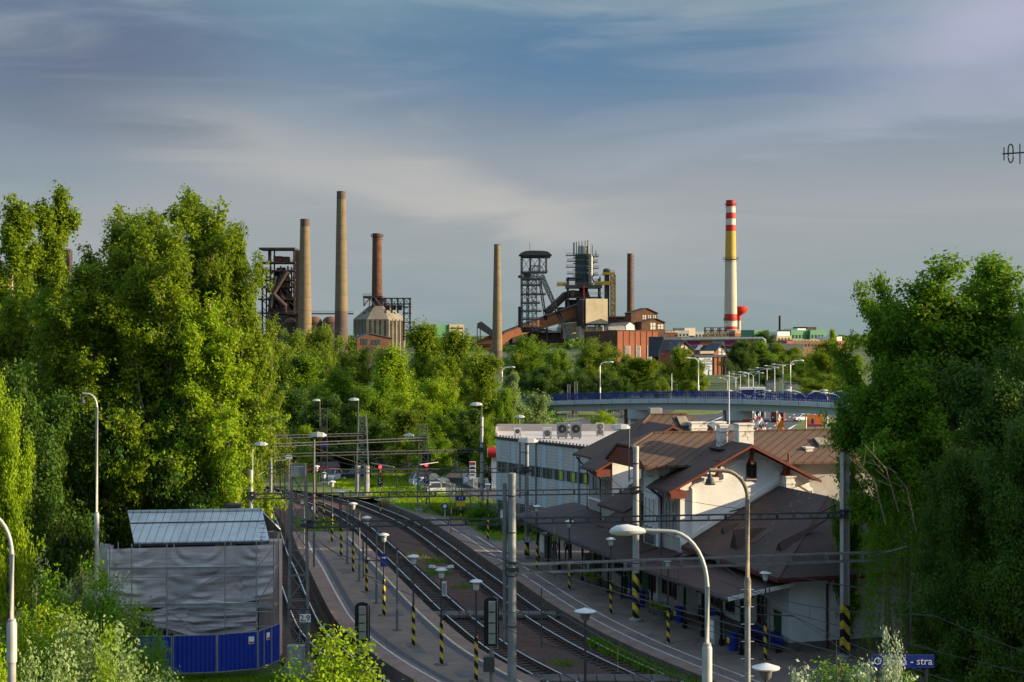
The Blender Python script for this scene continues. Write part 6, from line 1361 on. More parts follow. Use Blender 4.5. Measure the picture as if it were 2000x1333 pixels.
# fuel station bits
t = thing('fuel_station', 'fuel station with a rounded red canopy edge and white pillars left of the grey building', 'fuel station', (-2, 178, 0), 0)
p = P(958, 884, 178); b = MB(); b.tube([(p.x-.3, 178, p.z), (12, 178, p.z)], .62, 14, M['red']); b.build('canopy', parent=t, smooth=True)
b = MB(); b.bb((p.x-.4, 178.6, p.z-.6), (12, 190, p.z+.3), M['white']); b.build('canopy_roof', parent=t)
for x in (-1.75, 4): b = MB(); b.bb((x-.65, 178.4, -.1), (x+.65, 179.3, p.z-.5), M['white']); b.build('pillar', parent=t)
p = P(923, 917, 172); t = thing('price_totem', 'small white and red totem sign at the fuel station fence', 'sign', (p.x, 172, 0), 0); LB().box((0, 0, 2.6), (.7, .3, 1.9), M['white']).build('board', parent=t); LB().box((0, -.16, 3.35), (.6, .04, .3), M['red']).build('top_plate', parent=t)
for k in range(3): LB().box((0, -.16, 2.9-k*.4), (.5, .04, .18), M['blue' if k == 0 else 'steelgrey']).build('price_row', parent=t)
LB().box((0, 0, .8), (.2, .2, 1.8), M['mast']).build('post', parent=t)
def fence(pts, h, label, m='mast', step=.35, name='railing', post=2.4):
    t = thing(name, label, 'fence', pts[0], 0); r_ = MB(); 
    for a, c in zip(pts, pts[1:]):
        a, c = Vector(a), Vector(c)
        for z in (h, .15): MB().bar(a+Vector((0, 0, z)), c+Vector((0, 0, z)), .05, m=M[m]).build('rail', parent=t)
        n = int((c-a).length/step)
        for i in range(n+1): q = a.lerp(c, i/max(1, n)); r_.bar(q, q+Vector((0, 0, h)), .03, m=M[m])
        n = max(1, int((c-a).length/post))
        for i in range(n+1): q = a.lerp(c, i/n); MB().bar(q, q+Vector((0, 0, h+.08)), .09, m=M[m]).build('post', parent=t)
    r_.build('bars', parent=t)
fence([G(905, 945, 0), G(935, 957, 0), G(975, 958, 0)], 1.2, 'white railing by the fuel station', 'white')
fence([(-7.2, 168, 0), (-5.0, 156, 0), (-2.4, 147.6, 0), (2.5, 139.8, 0)], 1.9, 'grey bar fence along the foot of the grey building', 'mast', .3)
# ---------------- road bridge ----------------
BR = thing('road_bridge', 'curved concrete road bridge with a blue railing spanning the picture behind the station', 'bridge', (0, 250, 0), 0)
bx = [(940, 283, 789), (1000, 277, 787), (1100, 268, 784), (1200, 259, 781.5), (1300, 250, 780), (1400, 241, 780.5), (1500, 232, 783), (1580, 224, 786), (1660, 216, 790), (1760, 207, 795)]
bp = []
for k in range(46):
    x = 940+(1760-940)*k/45; D = np.interp(x, [r[0] for r in bx], [r[1] for r in bx]); y = np.interp(x, [r[0] for r in bx], [r[2] for r in bx]); bp.append(P(x, y, D))
M['bridge'] = mat('bridge_concrete', (.47, .50, .53), .8, .12, .25, coord='Pos'); M['bluerail'] = mat('blue_railing', (.015, .035, .20), .5, .15, 1)
def loft(offs, m, nm, par=BR, lo=0, hi=None):
    b = MB(); n = len(offs); q = bp[lo:hi]
    vs = []
    for i, p in enumerate(q):
        d = (q[min(i+1, len(q)-1)]-q[max(0, i-1)]); d.z = 0; d.normalize(); nn = Vector((-d.y, d.x, 0)); vs += [p+nn*o+Vector((0, 0, z)) for o, z in offs]
    fs = [(i*n+j, i*n+(j+1) % n, (i+1)*n+(j+1) % n, (i+1)*n+j) for i in range(len(q)-1) for j in range(n)]+[tuple(range(n)), tuple(range((len(q)-1)*n, len(q)*n))]
    b.add(vs, fs, m); return b.build(nm, parent=par)
loft([(0, .05), (0, -.62), (.25, -.62), (.25, .05)], M['bridge'], 'fascia')
loft([(.6, -.64), (.9, -1.75), (7.2, -1.75), (7.6, -.64)], M['bridge'], 'girder')
loft([(.3, -.1), (.3, -.6), (7.9, -.6), (7.9, -.1)], M['asphalt'], 'deck')
loft([(8, .05), (8, -.62), (8.3, -.62), (8.3, .05)], M['bridge'], 'fascia')
for off in (.12, 8.15):
    rl = loft([(off-.04, 1.12), (off-.04, 1.04), (off+.04, 1.04), (off+.04, 1.12)], M['bluerail'], 'railing'); loft([(off-.02, .62), (off-.02, .58), (off+.02, .58), (off+.02, .62)], M['bluerail'], 'mid_rail', rl); loft([(off-.02, .22), (off-.02, .17), (off+.02, .17), (off+.02, .22)], M['bluerail'], 'bottom_rail', rl)
    b = MB()
    for a, c in zip(bp, bp[1:]):
        for q in (0, .25, .5, .75):
            pp = a.lerp(c, q)+Vector((0, off, 0)); b.bar(pp, pp+Vector((0, 0, 1.06)), .09 if q in (0, .5) else .05, m=M['bluerail'])
            for w_ in (.06, .12, .18): p2 = a.lerp(c, q+w_)+Vector((0, off, .18)); b.bar(p2, p2+Vector((0, 0, .9)), .03, m=M['bluerail'])
    b.build('bars', parent=rl)
for x, w_ in ((1442, 4.2), (1245, 3.6), (1700, 3.6)):
    D = float(np.interp(x, [r[0] for r in bx], [r[1] for r in bx]))+4; q = pm(x, D); zt = H-(np.interp(x, [r[0] for r in bx], [r[2] for r in bx])-HY)*(D-4)/F-1.76
    b = MB(); b.box((q.x, D, zt-.75), (w_, 5, 1.5), M['bridge']); b.box((q.x+.2, D, (zt-1.5-.6)/2), (2.6, 1.6, zt-1.5+.6), M['bridge']); b.box((q.x-2.0, D-1.2, zt/2-.3), (.6, .6, zt+.6), M['rust']); b.build('pier', parent=BR)
b = MB()
for i in range(0, 46, 2): 
    p = bp[i]+Vector((0, -.02, -.3)); b.bar(p+Vector((0, 0, .3)), p-Vector((0, 0, .3)), .04, m=M['dark'])
b.build('joint_lines', parent=BR)
# red sign, flags, billboard
board('advert_board', 'red board with white figures standing behind the white station chimneys', 1470, 827, 225, 2.9, 1.15, 'red', post=.0, th=.1, txt='A6', tm='white', ts=1.0)
def flag(x, yt, yb, D, cols, label):
    z1, z0 = P(x, yt, D).z, P(x, yb, D).z; g = pm(x, D, 0); t = thing('flag', label, 'flag', g, 0, 'tall advertising flags'); LB().tube([(0, 0, 0), (0, 0, z1)], .05, 6, M['white']).build('flagpole', parent=t)
    b = LB(); n = 12; w_ = 1.0
    for i in range(n):
        for j in range(4):
            f_ = lambda a, c: (.05+w_*c/4*(.35+.65*math.sin(min(1, a/n*1.3)*math.pi/2)), .12*math.sin(a*.8+c*1.7), z1-(z1-z0)*a/n-.12*c)
            b.add([f_(i, j), f_(i, j+1), f_(i+1, j+1), f_(i+1, j)], [(0, 1, 2, 3)], M[cols[(i//2+j//2) % len(cols)]])
    b.build('cloth', parent=t, fix=False)
mat('orange_cloth', (.75, .22, .04), .8, .1, 2); M['orange'] = MATS['orange_cloth']
flag(1470, 803, 840, 205, ['white', 'white', 'red'], 'white flag with red marks, left one of the three'); flag(1481, 808, 840, 203, ['white', 'red', 'white'], 'red and white flag, middle one of the three'); flag(1517, 803, 850, 200, ['orange', 'white', 'orange', 'orange'], 'orange and white flag, right one of the three')
t = board('billboard', 'orange and magenta billboard on a dark post under the right end of the bridge', 1592, 822, 250, 2.6, 2.0, 'orange', cat='billboard', post=0, th=.2); b = MB(); p = P(1592, 831, 249.8); b.box(p, (2.3, .1, .35), mat('magenta', (.4, .03, .2), .6, .1, 2)); p = P(1587, 823, 249.8); b.box(p, (.4, .1, .8), M['blue']); b.build('picture', parent=t)
for i, (x, y, D, w_, lab) in enumerate(((1462, 775, 330, 4.2, 'white stop shelter behind the bridge beside the double lamps'), (1483, 777, 325, 2.4, 'white kiosk right of the white stop shelter'))):
    p = P(x, y, D); t = thing('stop_shelter', lab, 'shelter', (p.x, D, 0), 0, 'shelters beyond the bridge'); z1 = P(x, 759, D).z
    LB().box((0, 0, z1), (w_, 2.5, .5), M['white']).build('roof', parent=t); LB().box((0, 1, z1/2), (w_*.9, .1, z1), M['glass']).build('back_wall', parent=t)
    for q in (-.45, .45): LB().box((q*w_, -1, z1/2), (.3, .2, z1), M['white']).build('post', parent=t)
for i, (x, y, D, m) in enumerate(((1508, 752, 420, 'mast'), (1545, 757, 420, 'concrete'), (1115, 818, 340, 'blue'), (1240, 806, 330, 'blue'), (1090, 820, 320, 'mast'))):
    p = P(x, y, D); t = thing('small_hut', ['grey advert hut above the bridge railing', 'pale hut beside the tall single lamp', 'blue container behind the grey flat roof', 'blue machine beside the second gable roof', 'grey hut left of the blue container'][i], 'hut', (p.x, D, -.1), 0, 'small huts near the bridge'); hh = p.z+1.2
    LB().box((0, 0, hh/2), (3.2, 2.5, hh), M[m]).build('wall', parent=t); LB().box((0, 0, hh+.08), (3.5, 2.8, .16), M['dark']).build('roof', parent=t)
# ---------------- steelworks in the distance ----------------
def f_rings(k, c, co, b):
    s = k.n('ShaderNodeSeparateXYZ', i0=co); fr = k.m('FRACT', k.m('MULTIPLY', s.outputs[2], .13)); g = k.m('SUBTRACT', 1.0, k.step(fr, .03, .07))
    n = k.n('ShaderNodeTexNoise', i0=co); n.inputs['Scale'].default_value = .12; n.inputs['Detail'].default_value = 6
    c = k.mix(k.m('MULTIPLY', g, .45), c, tuple((.08, .06, .05))); return k.mix(k.m('MULTIPLY', k.step(n.outputs[0], .5, .7), .35), c, (.13, .10, .08))
M['chbrick'] = mat('ochre_chimney_brick', (.20, .15, .088), .9, .2, .3, fn=f_rings); M['chconc'] = mat('chimney_concrete', (.50, .44, .33), .85, .12, .15)
M['chdark'] = mat('sooty_chimney_base', (.13, .095, .085), .95, .35, .15); M['redband'] = mat('chimney_red_band', (.50, .03, .02), .6, .15, .3); M['whiteband'] = mat('chimney_white_band', (.62, .56, .46), .7, .12, .3); M['ochre'] = mat('chimney_ochre', (.55, .33, .06), .7, .15, .3)
M['silo'] = mat('silo_concrete', (.27, .235, .18), .9, .35, .12, fn=f_dirt); M['brickor'] = mat('orange_brick', (.36, .125, .065), .9, .2, .15, coord='Object'); M['concor'] = mat('stained_concrete', (.47, .40, .27), .9, .25, .1)
M['rustsheet'] = mat('rusty_sheet', (.27, .11, .05), .85, .4, .12, col2=(.22, .08, .04)); M['greenshed'] = mat('green_sheet', (.09, .25, .13), .6, .1, .2); M['tower'] = mat('blue_steel_glass', (.09, .22, .27), .3, .4, .2, col2=(.04, .09, .12)); M['bolt'] = mat('shiny_tank', (.50, .50, .44), .3, .2, .3, metal=.5); M['yellowst'] = mat('yellow_steel', (.40, .26, .03), .6, .25, .3); M['slate'] = mat('slate_roof', (.06, .065, .085), .7, .25, .2)
def chimney_stack(label, x, D, ytop, ybot, wt, wb, bands, n=28, rim='chdark', name='factory_chimney', group='factory chimneys', caps=(), ladder=False):
    p0, p1 = P(x, ybot, D), P(x, ytop, D); hh = p1.z-p0.z; s = D/F; base = min(p0.z, 0)-2; t = thing(name, label, 'chimney', (p0.x, D, 0), 0, group)
    z = lambda y: P(x, y, D).z; r = lambda zz: (wb+(wt-wb)*min(1, (zz-p0.z)/hh))*s/2
    ed = [ytop]+[b_[0] for b_ in bands[1:]]+[9999]
    for i, (ys, m) in enumerate(bands):
        za, zb = z(ed[i]), (z(ed[i+1]) if ed[i+1] < 9999 else base); k = 5; L = [(zb+(za-zb)*j/k, r(zb+(za-zb)*j/k)) for j in range(k+1)]
        LB().lathe(L, n, M[m]).build('band' if len(bands) > 2 else 'shaft', parent=t, smooth=True)
    LB().lathe([(p1.z-.01, wt*s/2*1.02), (p1.z+.5, wt*s/2*1.04), (p1.z+.5, wt*s/2*.7), (p1.z-1.0, wt*s/2*.65)], n, M[rim]).build('rim', parent=t, smooth=True)
    for yc, ww in caps:
        zc = z(yc); b = LB(); rr_ = ww*s/2
        b.lathe([(zc-.15, r(zc)), (zc-.1, rr_), (zc+.1, rr_), (zc+.15, r(zc))], n, M['dark'])
        for a in range(20): an = a/20*6.283; q = Vector((math.cos(an)*rr_, math.sin(an)*rr_, zc)); q2 = Vector((math.cos(an+.314)*rr_, math.sin(an+.314)*rr_, zc)); b.bar(q, q+Vector((0, 0, 1.6)), .14, m=M['dark']); b.bar(q+Vector((0, 0, 1.6)), q2+Vector((0, 0, 1.6)), .12, m=M['dark']); b.bar(q-Vector((0, 0, 1.5)), Vector((math.cos(an)*r(zc), math.sin(an)*r(zc), zc-2)), .12, m=M['dark']) if a % 2 else None
        b.build('gallery', parent=t)
    if ladder:
        b = LB(); zz = p0.z
        b.bar((r(p0.z)+.5, 0, p0.z), (r(p1.z)+.5, 0, p1.z), .18, m=M['rustdk'])
        while zz < p1.z: b.bar((r(zz), 0, zz), (r(zz)+.8, 0, zz), .2, m=M['rustdk']); zz += 2.6
        b.build('ladder', parent=t)
    return t
chimney_stack('ochre brick chimney, shorter of the two left of the tallest one', 595.5, 900, 430, 640, 18, 27, [(430, 'chdark'), (443, 'chbrick')])
chimney_stack('tallest ochre chimney with a sooty lower part in front of the silo', 666.5, 850, 376, 690, 17.5, 28, [(376, 'chdark'), (390, 'chbrick'), (608, 'chdark')])
chimney_stack('dark rusty steel chimney with a ring gallery standing on the silo', 736.5, 1004, 458, 580, 18, 21, [(458, 'rust'), (5000, 'rust')][:1], caps=((463, 24),), rim='rust')
chimney_stack('slim ochre chimney with its foot in the trees left of the mine headframe', 971, 675, 480, 731, 12, 22, [(480, 'chbrick'), (685, 'chdark')])
chimney_stack('slim dark rusty chimney with a ladder right of the blast furnace tower', 1230.5, 1100, 497, 622, 11, 12.5, [(497, 'rust')], ladder=True, rim='rust')
chimney_stack('tall red, white and ochre banded chimney on the right', 1427, 1180, 393, 655, 18, 26, [(393, 'redband'), (404, 'whiteband'), (416, 'redband'), (428, 'whiteband'), (440, 'redband'), (452, 'ochre'), (506, 'chconc'), (614, 'redband'), (626, 'whiteband'), (638, 'redband'), (644, 'chconc')], caps=((401, 22), (507, 30), (626, 29)), rim='redband')
chimney_stack('short thin black chimney between the green sheds', 1523, 1150, 618, 655, 4.4, 4.6, [(618, 'black')])
t = thing('red_water_tower', 'red funnel shaped platform tower attached right behind the banded chimney', 'tower', pm(1443, 1200), 0); z = lambda y: P(1443, y, 1200).z-0
LB().lathe([(z(627)-0, 1.6), (z(617), 1.8), (z(610), 6), (z(603), 7.2), (z(600), 7.2), (z(598), 3)], 20, M['redband']).build('bowl', parent=t, smooth=True); LB().lathe([(-1, 1.6), (z(626), 1.6)], 12, M['chconc']).build('shaft', parent=t); LB().box((-3.6, 0, z(600)), (.8, .8, 5), M['redband']).build('post', parent=t)

class Pl:
    """builder of one plant object laid out at one distance; pixel coordinates plus a depth in metres"""
    def __init__(s, name, label, cat, x, D, group=None): s.D = D; s.t = thing(name, label, cat, pm(x, D, 0), 0, group); s.b = MB()
    def q(s, x, y, d=0): p = P(x, y, s.D); return Vector((p.x, s.D+d, p.z))
    def box(s, x0, y0, x1, y1, d0, d1, m): a, c = s.q(x0, y1, d0), s.q(x1, y0, d1); s.b.bb(a, c, M[m]); return s
    def bar(s, x0, y0, x1, y1, w_, m, d0=0, d1=None): s.b.bar(s.q(x0, y0, d0), s.q(x1, y1, d0 if d1 is None else d1), w_, m=M[m]); return s
    def truss(s, x0, y0, x1, y1, wpx, n, w_, m, dep=4):
        """lattice strut between two pixel points"""
        dx, dy = x1-x0, y1-y0; L = math.hypot(dx, dy); nx, ny = -dy/L*wpx/2, dx/L*wpx/2
        for d in (0, dep):
            for sg in (-1, 1): s.bar(x0+nx*sg, y0+ny*sg, x1+nx*sg, y1+ny*sg, w_*1.6, m, d)
        for i in range(n):
            a, c = i/n, (i+1)/n; sg = 1 if i % 2 else -1
            for d in (0, dep):
                s.bar(x0+dx*a+nx*sg, y0+dy*a+ny*sg, x0+dx*c-nx*sg, y0+dy*c-ny*sg, w_, m, d); s.bar(x0+dx*c+nx, y0+dy*c+ny, x0+dx*c-nx, y0+dy*c-ny, w_, m, d)
            for sg in (-1, 1): s.bar(x0+dx*c+nx*sg, y0+dy*c+ny*sg, x0+dx*c+nx*sg, y0+dy*c+ny*sg, w_, m, 0, dep)
        return s
    def rail(s, x0, y0, x1, y1, h, m='dark', d=0, n=8):
        s.bar(x0, y0-h, x1, y1-h, .15, m, d)
        s.bar(x0, y0-h/2, x1, y1-h/2, .12, m, d)
        for i in range(n+1): f_ = i/n; x, y = x0+(x1-x0)*f_, y0+(y1-y0)*f_; s.bar(x, y, x, y-h, .14, m, d)
        return s
    def poly(s, pts, d0, d1, m): s.b.slab([s.q(x, y, d0) for x, y in pts], (0, d1-d0, 0), M[m]); return s
    def end(s, nm, par=None, smooth=False): o = s.b.build(nm, parent=par or s.t, smooth=smooth); s.b = MB(); return o
# left blast furnace frame
for (off, lab, w2, D_) in ((0, 'dark rusty blast furnace frame between the poplars and the first ochre chimney', 1, 960), (-452, 'second furnace frame mostly hidden behind the thin poplar at the far left', .8, 1000)):
    p = Pl('blast_furnace', lab, 'blast furnace', 545+off, D_, 'old blast furnaces'); o = off
    for x in (512, 528, 548, 562, 574): p.box(x+o-1.6, 486 if x in (528, 574) else 520, x+o+1.6, 660, 0, 1.3, 'rustdk'); p.box(x+o-1.2, 486 if x in (528, 574) else 520, x+o+1.2, 660, 16, 17.3, 'rustdk')
    p.end('column')
    p.box(506+o, 484, 576+o, 488, -1, 18, 'rustdk'); p.end('roof')
    for y, m in ((513, 'rustdk'), (529, 'rustdk'), (547, 'rust'), (560, 'rustdk'), (585, 'rustdk'), (612, 'rustdk')): p.box(502+o, y-1.4, 577+o, y+1.4, -1, 18, m); p.rail(505+o, y-1, 577+o, y-1, 4, 'rustdk', -1, 14)
    p.end('platform')
    for a in range(8):
        y = 530+a*14
        for x in (512, 528, 548, 562): p.bar(x+o, y, x+14+o, y+14, .5, 'rustdk', 0); p.bar(x+14+o, y, x+o, y+14, .5, 'rustdk', 16)
    p.end('bracing')
    p.box(532+o, 500, 548+o, 512, 4, 12, 'rust'); p.box(550+o, 501, 562+o, 512, 4, 12, 'rust'); p.box(522+o, 488, 527+o, 512, 3, 6, 'rustdk'); p.end('top_house')
    p.b.lathe([(p.q(545, 640).z, 9), (p.q(545, 585).z, 8), (p.q(545, 565).z, 5.5), (p.q(545, 545).z, 6), (p.q(545, 522).z, 2.5)], 16, M['rustdk'], (p.q(545+o, 0).x, D_+9, 0)); p.end('furnace_shell', smooth=True)
    p.box(575+o, 489, 586+o, 640, 2, 9, 'rustdk'); p.end('lift_tower')
    for a, c in (((534, 575), (562, 530)), ((560, 600), (520, 560)), ((540, 540), (530, 600))): p.b.tube([p.q(a[0]+o, a[1], -3), p.q(c[0]+o, c[1], -3)], 1.5, 10, M['rustdk'])
    p.end('gas_pipe', smooth=True)
# cowper stoves with domed tops
for i, x in enumerate((567, 614, 645)):
    p = Pl('hot_stove', ['rusty domed stove left of the first ochre chimney', 'rusty domed stove right of the first ochre chimney', 'rusty domed stove beside the tallest ochre chimney'][i], 'tank', x, 905, 'rusty domed stoves'); c = p.q(x, 630); r = 4.6 if i else 3.4
    p.b.lathe([(-1, r), (c.z-.5, r), (c.z-.4, r*1.05), (c.z, r*1.05), (c.z+.1, r)], 22, M['rustdk'], (c.x, 905, 0)); p.end('shell', smooth=True); p.b.lathe([(c.z+.1+math.sin(a)*r*.75, r*math.cos(a)) for a in np.linspace(0, 1.5, 8)], 22, M['rust'], (c.x, 905, 0)); p.end('dome', smooth=True)
p = Pl('pipe_bridge', 'thin rusty pipe bridge with a railing behind the two ochre chimneys', 'pipe bridge', 620, 940); p.box(560, 612, 690, 614.5, 0, 3, 'rustdk'); p.end('deck'); p.rail(560, 612, 690, 612, 4, 'steelgrey', 0, 20); p.end('railing'); p.box(575, 614, 600, 690, 2, 8, 'rust'); p.box(520, 616, 575, 680, 2, 8, 'rustdk'); p.end('wall')
# silo complex
p = Pl('silo_building', 'round ribbed concrete silo building with a broken conical roof under the rusty chimney', 'silo', 737, 985); c = p.q(737, 0, 16); s = 985/F; R_ = 51*s; n = 8; zt, zb, zc = p.q(0, 623).z, -1, p.q(0, 600).z
ang = [math.radians(22.5+45*i) for i in range(8)]; ring = lambda r, z: [Vector((c.x+r*math.cos(a), 985+16+r*.9*math.sin(a), z)) for a in ang]
a, b2 = ring(R_, zb), ring(R_, zt); p.b.add(a+b2, [(i, (i+1) % 8, (i+1) % 8+8, i+8) for i in range(8)]+[tuple(range(8, 16))], M['silo']); wl2 = p.end('wall')
for i in range(8):
    for k in range(4):
        q = a[i].lerp(a[(i+1) % 8], (k+.0)/4); p.b.bb((q.x-.9, q.y-.9, zb), (q.x+.9, q.y+.9, zt-.3), M['silo'])
p.end('buttress', wl2)
e, f_, g_ = ring(R_*1.06, zt-.2), ring(R_*.42, zc+1), ring(R_*1.06, zt-1.2)
p.b.add(e+f_+g_, [(i, (i+1) % 8, (i+1) % 8+8, i+8) for i in range(8)]+[(i, (i+1) % 8, (i+1) % 8+16, i+16) for i in range(8)]+[tuple(range(8, 16))], M['silo']); ro = p.end('roof')
rr = random.Random(8)
for i in range(9):
    u_, v_ = rr.uniform(.1, .9), rr.uniform(.25, .8); k_ = rr.choice((5, 6, 5, 6, 4)); q = e[k_].lerp(e[(k_+1) % 8], u_).lerp(f_[k_].lerp(f_[(k_+1) % 8], u_), v_); p.b.add([q+Vector((rr.uniform(-2, 2), -.35, rr.uniform(-.8, .8))) for _ in range(3)]+[q+Vector((rr.uniform(1, 3), -.35, -.6))], [(0, 1, 2, 3)], M['black'])
p.end('roof_hole', ro)
p.box(707, 578, 745, 582, 6, 24, 'rustdk'); p.box(724, 582, 750, 600, 10, 20, 'rustdk'); p.end('top_platform'); p.rail(707, 578, 745, 578, 4, 'rustdk', 6, 10); p.end('railing')
for (x0, y0, x1, y1) in ((709, 598, 709, 582), (709, 598, 720, 582), (731, 598, 720, 582), (731, 582, 744, 598), (720, 582, 720, 599), (744, 598, 752, 582)): p.bar(x0, y0, x1, y1, .8, 'steelgrey', 6)
p.end('strut')
p = Pl('lattice_scaffold_tower', 'tall open steel frame along the right side of the silo', 'steel frame', 785, 975); 
for x in (752, 764, 776, 788, 800): p.bar(x, 582, x, 665 if x > 780 else 612, .55, 'rustdk', 0); p.bar(x, 582, x, 665 if x > 780 else 612, .55, 'rustdk', 8)
p.end('column')
for y in (583, 594, 600, 612, 630, 645, 658):
    x0 = 750 if y < 610 else 786; p.bar(x0, y, 802, y, .6, 'rustdk', 0); p.bar(x0, y, 802, y, .6, 'rustdk', 8)
p.end('beam')
for y in range(583, 656, 12):
    p.bar(788, y, 800, y+12, .32, 'steelgrey', 0); p.bar(800, y, 788, y+12, .32, 'steelgrey', 0)
for x in (752, 764, 776): p.bar(x, 583, x+12, 600, .32, 'steelgrey', 0); p.bar(x+12, 583, x, 600, .32, 'steelgrey', 0); p.box(x+2, 596, x+8, 606, 3, 6, 'rustdk')
p.end('bracing')
def house(name, label, x, D, x0, x1, ye, yr, yb, dep, mw_, mr, wins=(), group=None, rx=None, ov=1.5, wm='glass'):
    p = Pl(name, label, 'building', x, D, group); xm = rx if rx is not None else (x0+x1)/2
    p.poly([(x0, yb), (x1, yb), (x1, ye), (xm, yr), (x0, ye)], 0, dep, mw_); w0 = p.end('wall')
    a = [p.q(x0-ov, ye+ov*.4, -1), p.q(xm, yr-1.2, -1), p.q(x1+ov, ye+ov*.4, -1)]; bk = [v_+Vector((0, dep+1.5, 0)) for v_ in a]
    p.b.slab([a[0], a[1], bk[1], bk[0]], (0, 0, -.4), M[mr]); p.b.slab([a[1], a[2], bk[2], bk[1]], (0, 0, -.4), M[mr]); p.end('roof')
    for (wx0, wy0, wx1, wy1) in wins: p.box(wx0, wy0, wx1, wy1, -.15, .1, wm); o = p.end('window', w0); p.b.bar(p.q((wx0+wx1)/2, wy0, -.25), p.q((wx0+wx1)/2, wy1, -.25), .2, m=M['dark']); p.b.bar(p.q(wx0, (wy0+wy1)/2, -.25), p.q(wx1, (wy0+wy1)/2, -.25), .2, m=M['dark']); p.end('bars', o)
    return p
M['whitewin'] = mat('pale_panes', (.62, .60, .52), .5, .2, .4)
house('brick_house', 'red brown workshop gable standing before the round silo', 725, 930, 698, 764, 660, 652, 720, 14, 'rust', 'slate', ((705, 662, 718, 674), (725, 664, 742, 675)), rx=722)
house('brick_house', 'low dark shed roof below the workshop gable in the trees', 735, 925, 712, 760, 684, 680, 715, 10, 'rustdk', 'slate', ((716, 690, 724, 698),))
p = Pl('flat_block', 'pale concrete block with a green side on the horizon left of the slim chimney', 'building', 880, 1300); p.box(878, 634, 906, 662, 0, 18, 'concor'); p.box(852, 634, 878, 662, 2, 18, 'greenshed'); p.end('wall')
for y in (640, 648, 655): p.box(880, y, 904, y+3, -.3, .1, 'glass'); p.end('window')
p = Pl('conveyor_bridge', 'short dark conveyor bridge on stilts left of the slim ochre chimney', 'conveyor', 945, 760); p.poly([(932, 632), (940, 628), (966, 648), (966, 662), (932, 640)], 0, 5, 'dark'); p.end('housing')
for x in (932, 938): p.bar(x, 638, x, 668, .4, 'dark', 1)
p.end('leg'); p.poly([(930, 668), (962, 652), (962, 682), (930, 682)], 3, 12, 'rustsheet'); p.end('shed'); p.rail(912, 672, 932, 672, 12, 'rust', 0, 6); p.box(910, 672, 960, 676, 1, 6, 'rustdk'); p.end('frame')
# headframe
p = Pl('mine_headframe', 'black lattice mine headframe with a curved roof and slanting legs', 'headframe', 1045, 960)
pts = [(1013, 499)]+[(1013+63*i/10, 499-9*math.sin(math.pi*min(1, max(0, (i/10)*.5+.5 if i > 5 else i/10*1.0+.0)))**.8) for i in range(1, 10)]+[(1078, 499)]
pts = [(1013, 499), (1018, 494), (1026, 491), (1040, 490), (1060, 490.5), (1070, 492), (1075, 496), (1078, 499)]
p.poly(pts, -2, 16, 'dark'); p.end('roof'); p.bar(1035, 490, 1035, 472, .25, 'dark', 6); p.end('aerial')
p.truss(1019, 499, 1019, 645, 3, 26, .28, 'dark', 12); p.truss(1031, 532, 1031, 645, 4, 20, .28, 'dark', 12); p.truss(1044, 532, 1044, 645, 9, 14, .32, 'steelgrey', 12); p.truss(1036, 499, 1036, 532, 2, 6, .25, 'dark', 12); p.truss(1054, 499, 1054, 532, 2, 6, .25, 'steelgrey', 12); p.truss(1067, 499, 1067, 532, 2, 6, .25, 'steelgrey', 12); p.end('tower_leg')
for (x0, y0, x1, y1) in ((1018, 532, 1069, 532), (1018, 502, 1075, 502), (1018, 557, 1058, 557), (1018, 545, 1058, 545), (1018, 575, 1066, 575), (1018, 592, 1055, 592), (1018, 608, 1058, 608), (1018, 624, 1058, 624), (1018, 640, 1058, 640)):
    for d in (0, 12): p.bar(x0, y0, x1, y1, .9, 'dark', d)
    p.rail(x0, y0, x1, y1, 4, 'steelgrey', 0, 10)
for i in range(8):
    y = 532+i*14
    for x in (1019, 1031): p.bar(x, y, x+12, y+14, .3, 'dark', 0); p.bar(x+12, y, x, y+14, .3, 'dark', 0)
for i in range(3): x = 1019+i*17; p.bar(x, 503, x+17, 530, .3, 'dark', 0); p.bar(x+17, 503, x, 530, .3, 'dark', 0)
p.end('cross_beam')
p.box(1022, 533, 1037, 548, 2, 9, 'dark'); p.box(1012, 538, 1019, 543, 2, 5, 'dark'); p.end('cabin')
for cx in (1044, 1051):
    r = 11*960/F; c = p.q(cx, 529, 6 if cx < 1050 else 9); pr = [c+Vector((r*math.cos(a), 0, r*math.sin(a))) for a in np.linspace(0, 6.283, 25)]; p.b.tube(pr, .28, 5, M['dark'], cap=False)
    for a in range(8): p.b.bar(c, c+Vector((r*math.cos(a*.785), 0, r*math.sin(a*.785))), .16, m=M['dark'])
    p.end('winding_wheel')
for d in (0, 9):
    p.truss(1056+d*.3, 538, 1113-d*.2, 662, 6.5, 22, .38, 'steelgrey', 3); p.truss(1053, 540, 1066, 625, 4, 14, .3, 'dark', 3)
    p.end('slanting_leg')
p.box(1012, 599, 1019, 640, 3, 10, 'dark'); p.rail(1008, 636, 1058, 636, 6, 'dark', -1, 12); p.box(1019, 640, 1056, 650, 2, 10, 'dark'); p.end('lower_cabin')
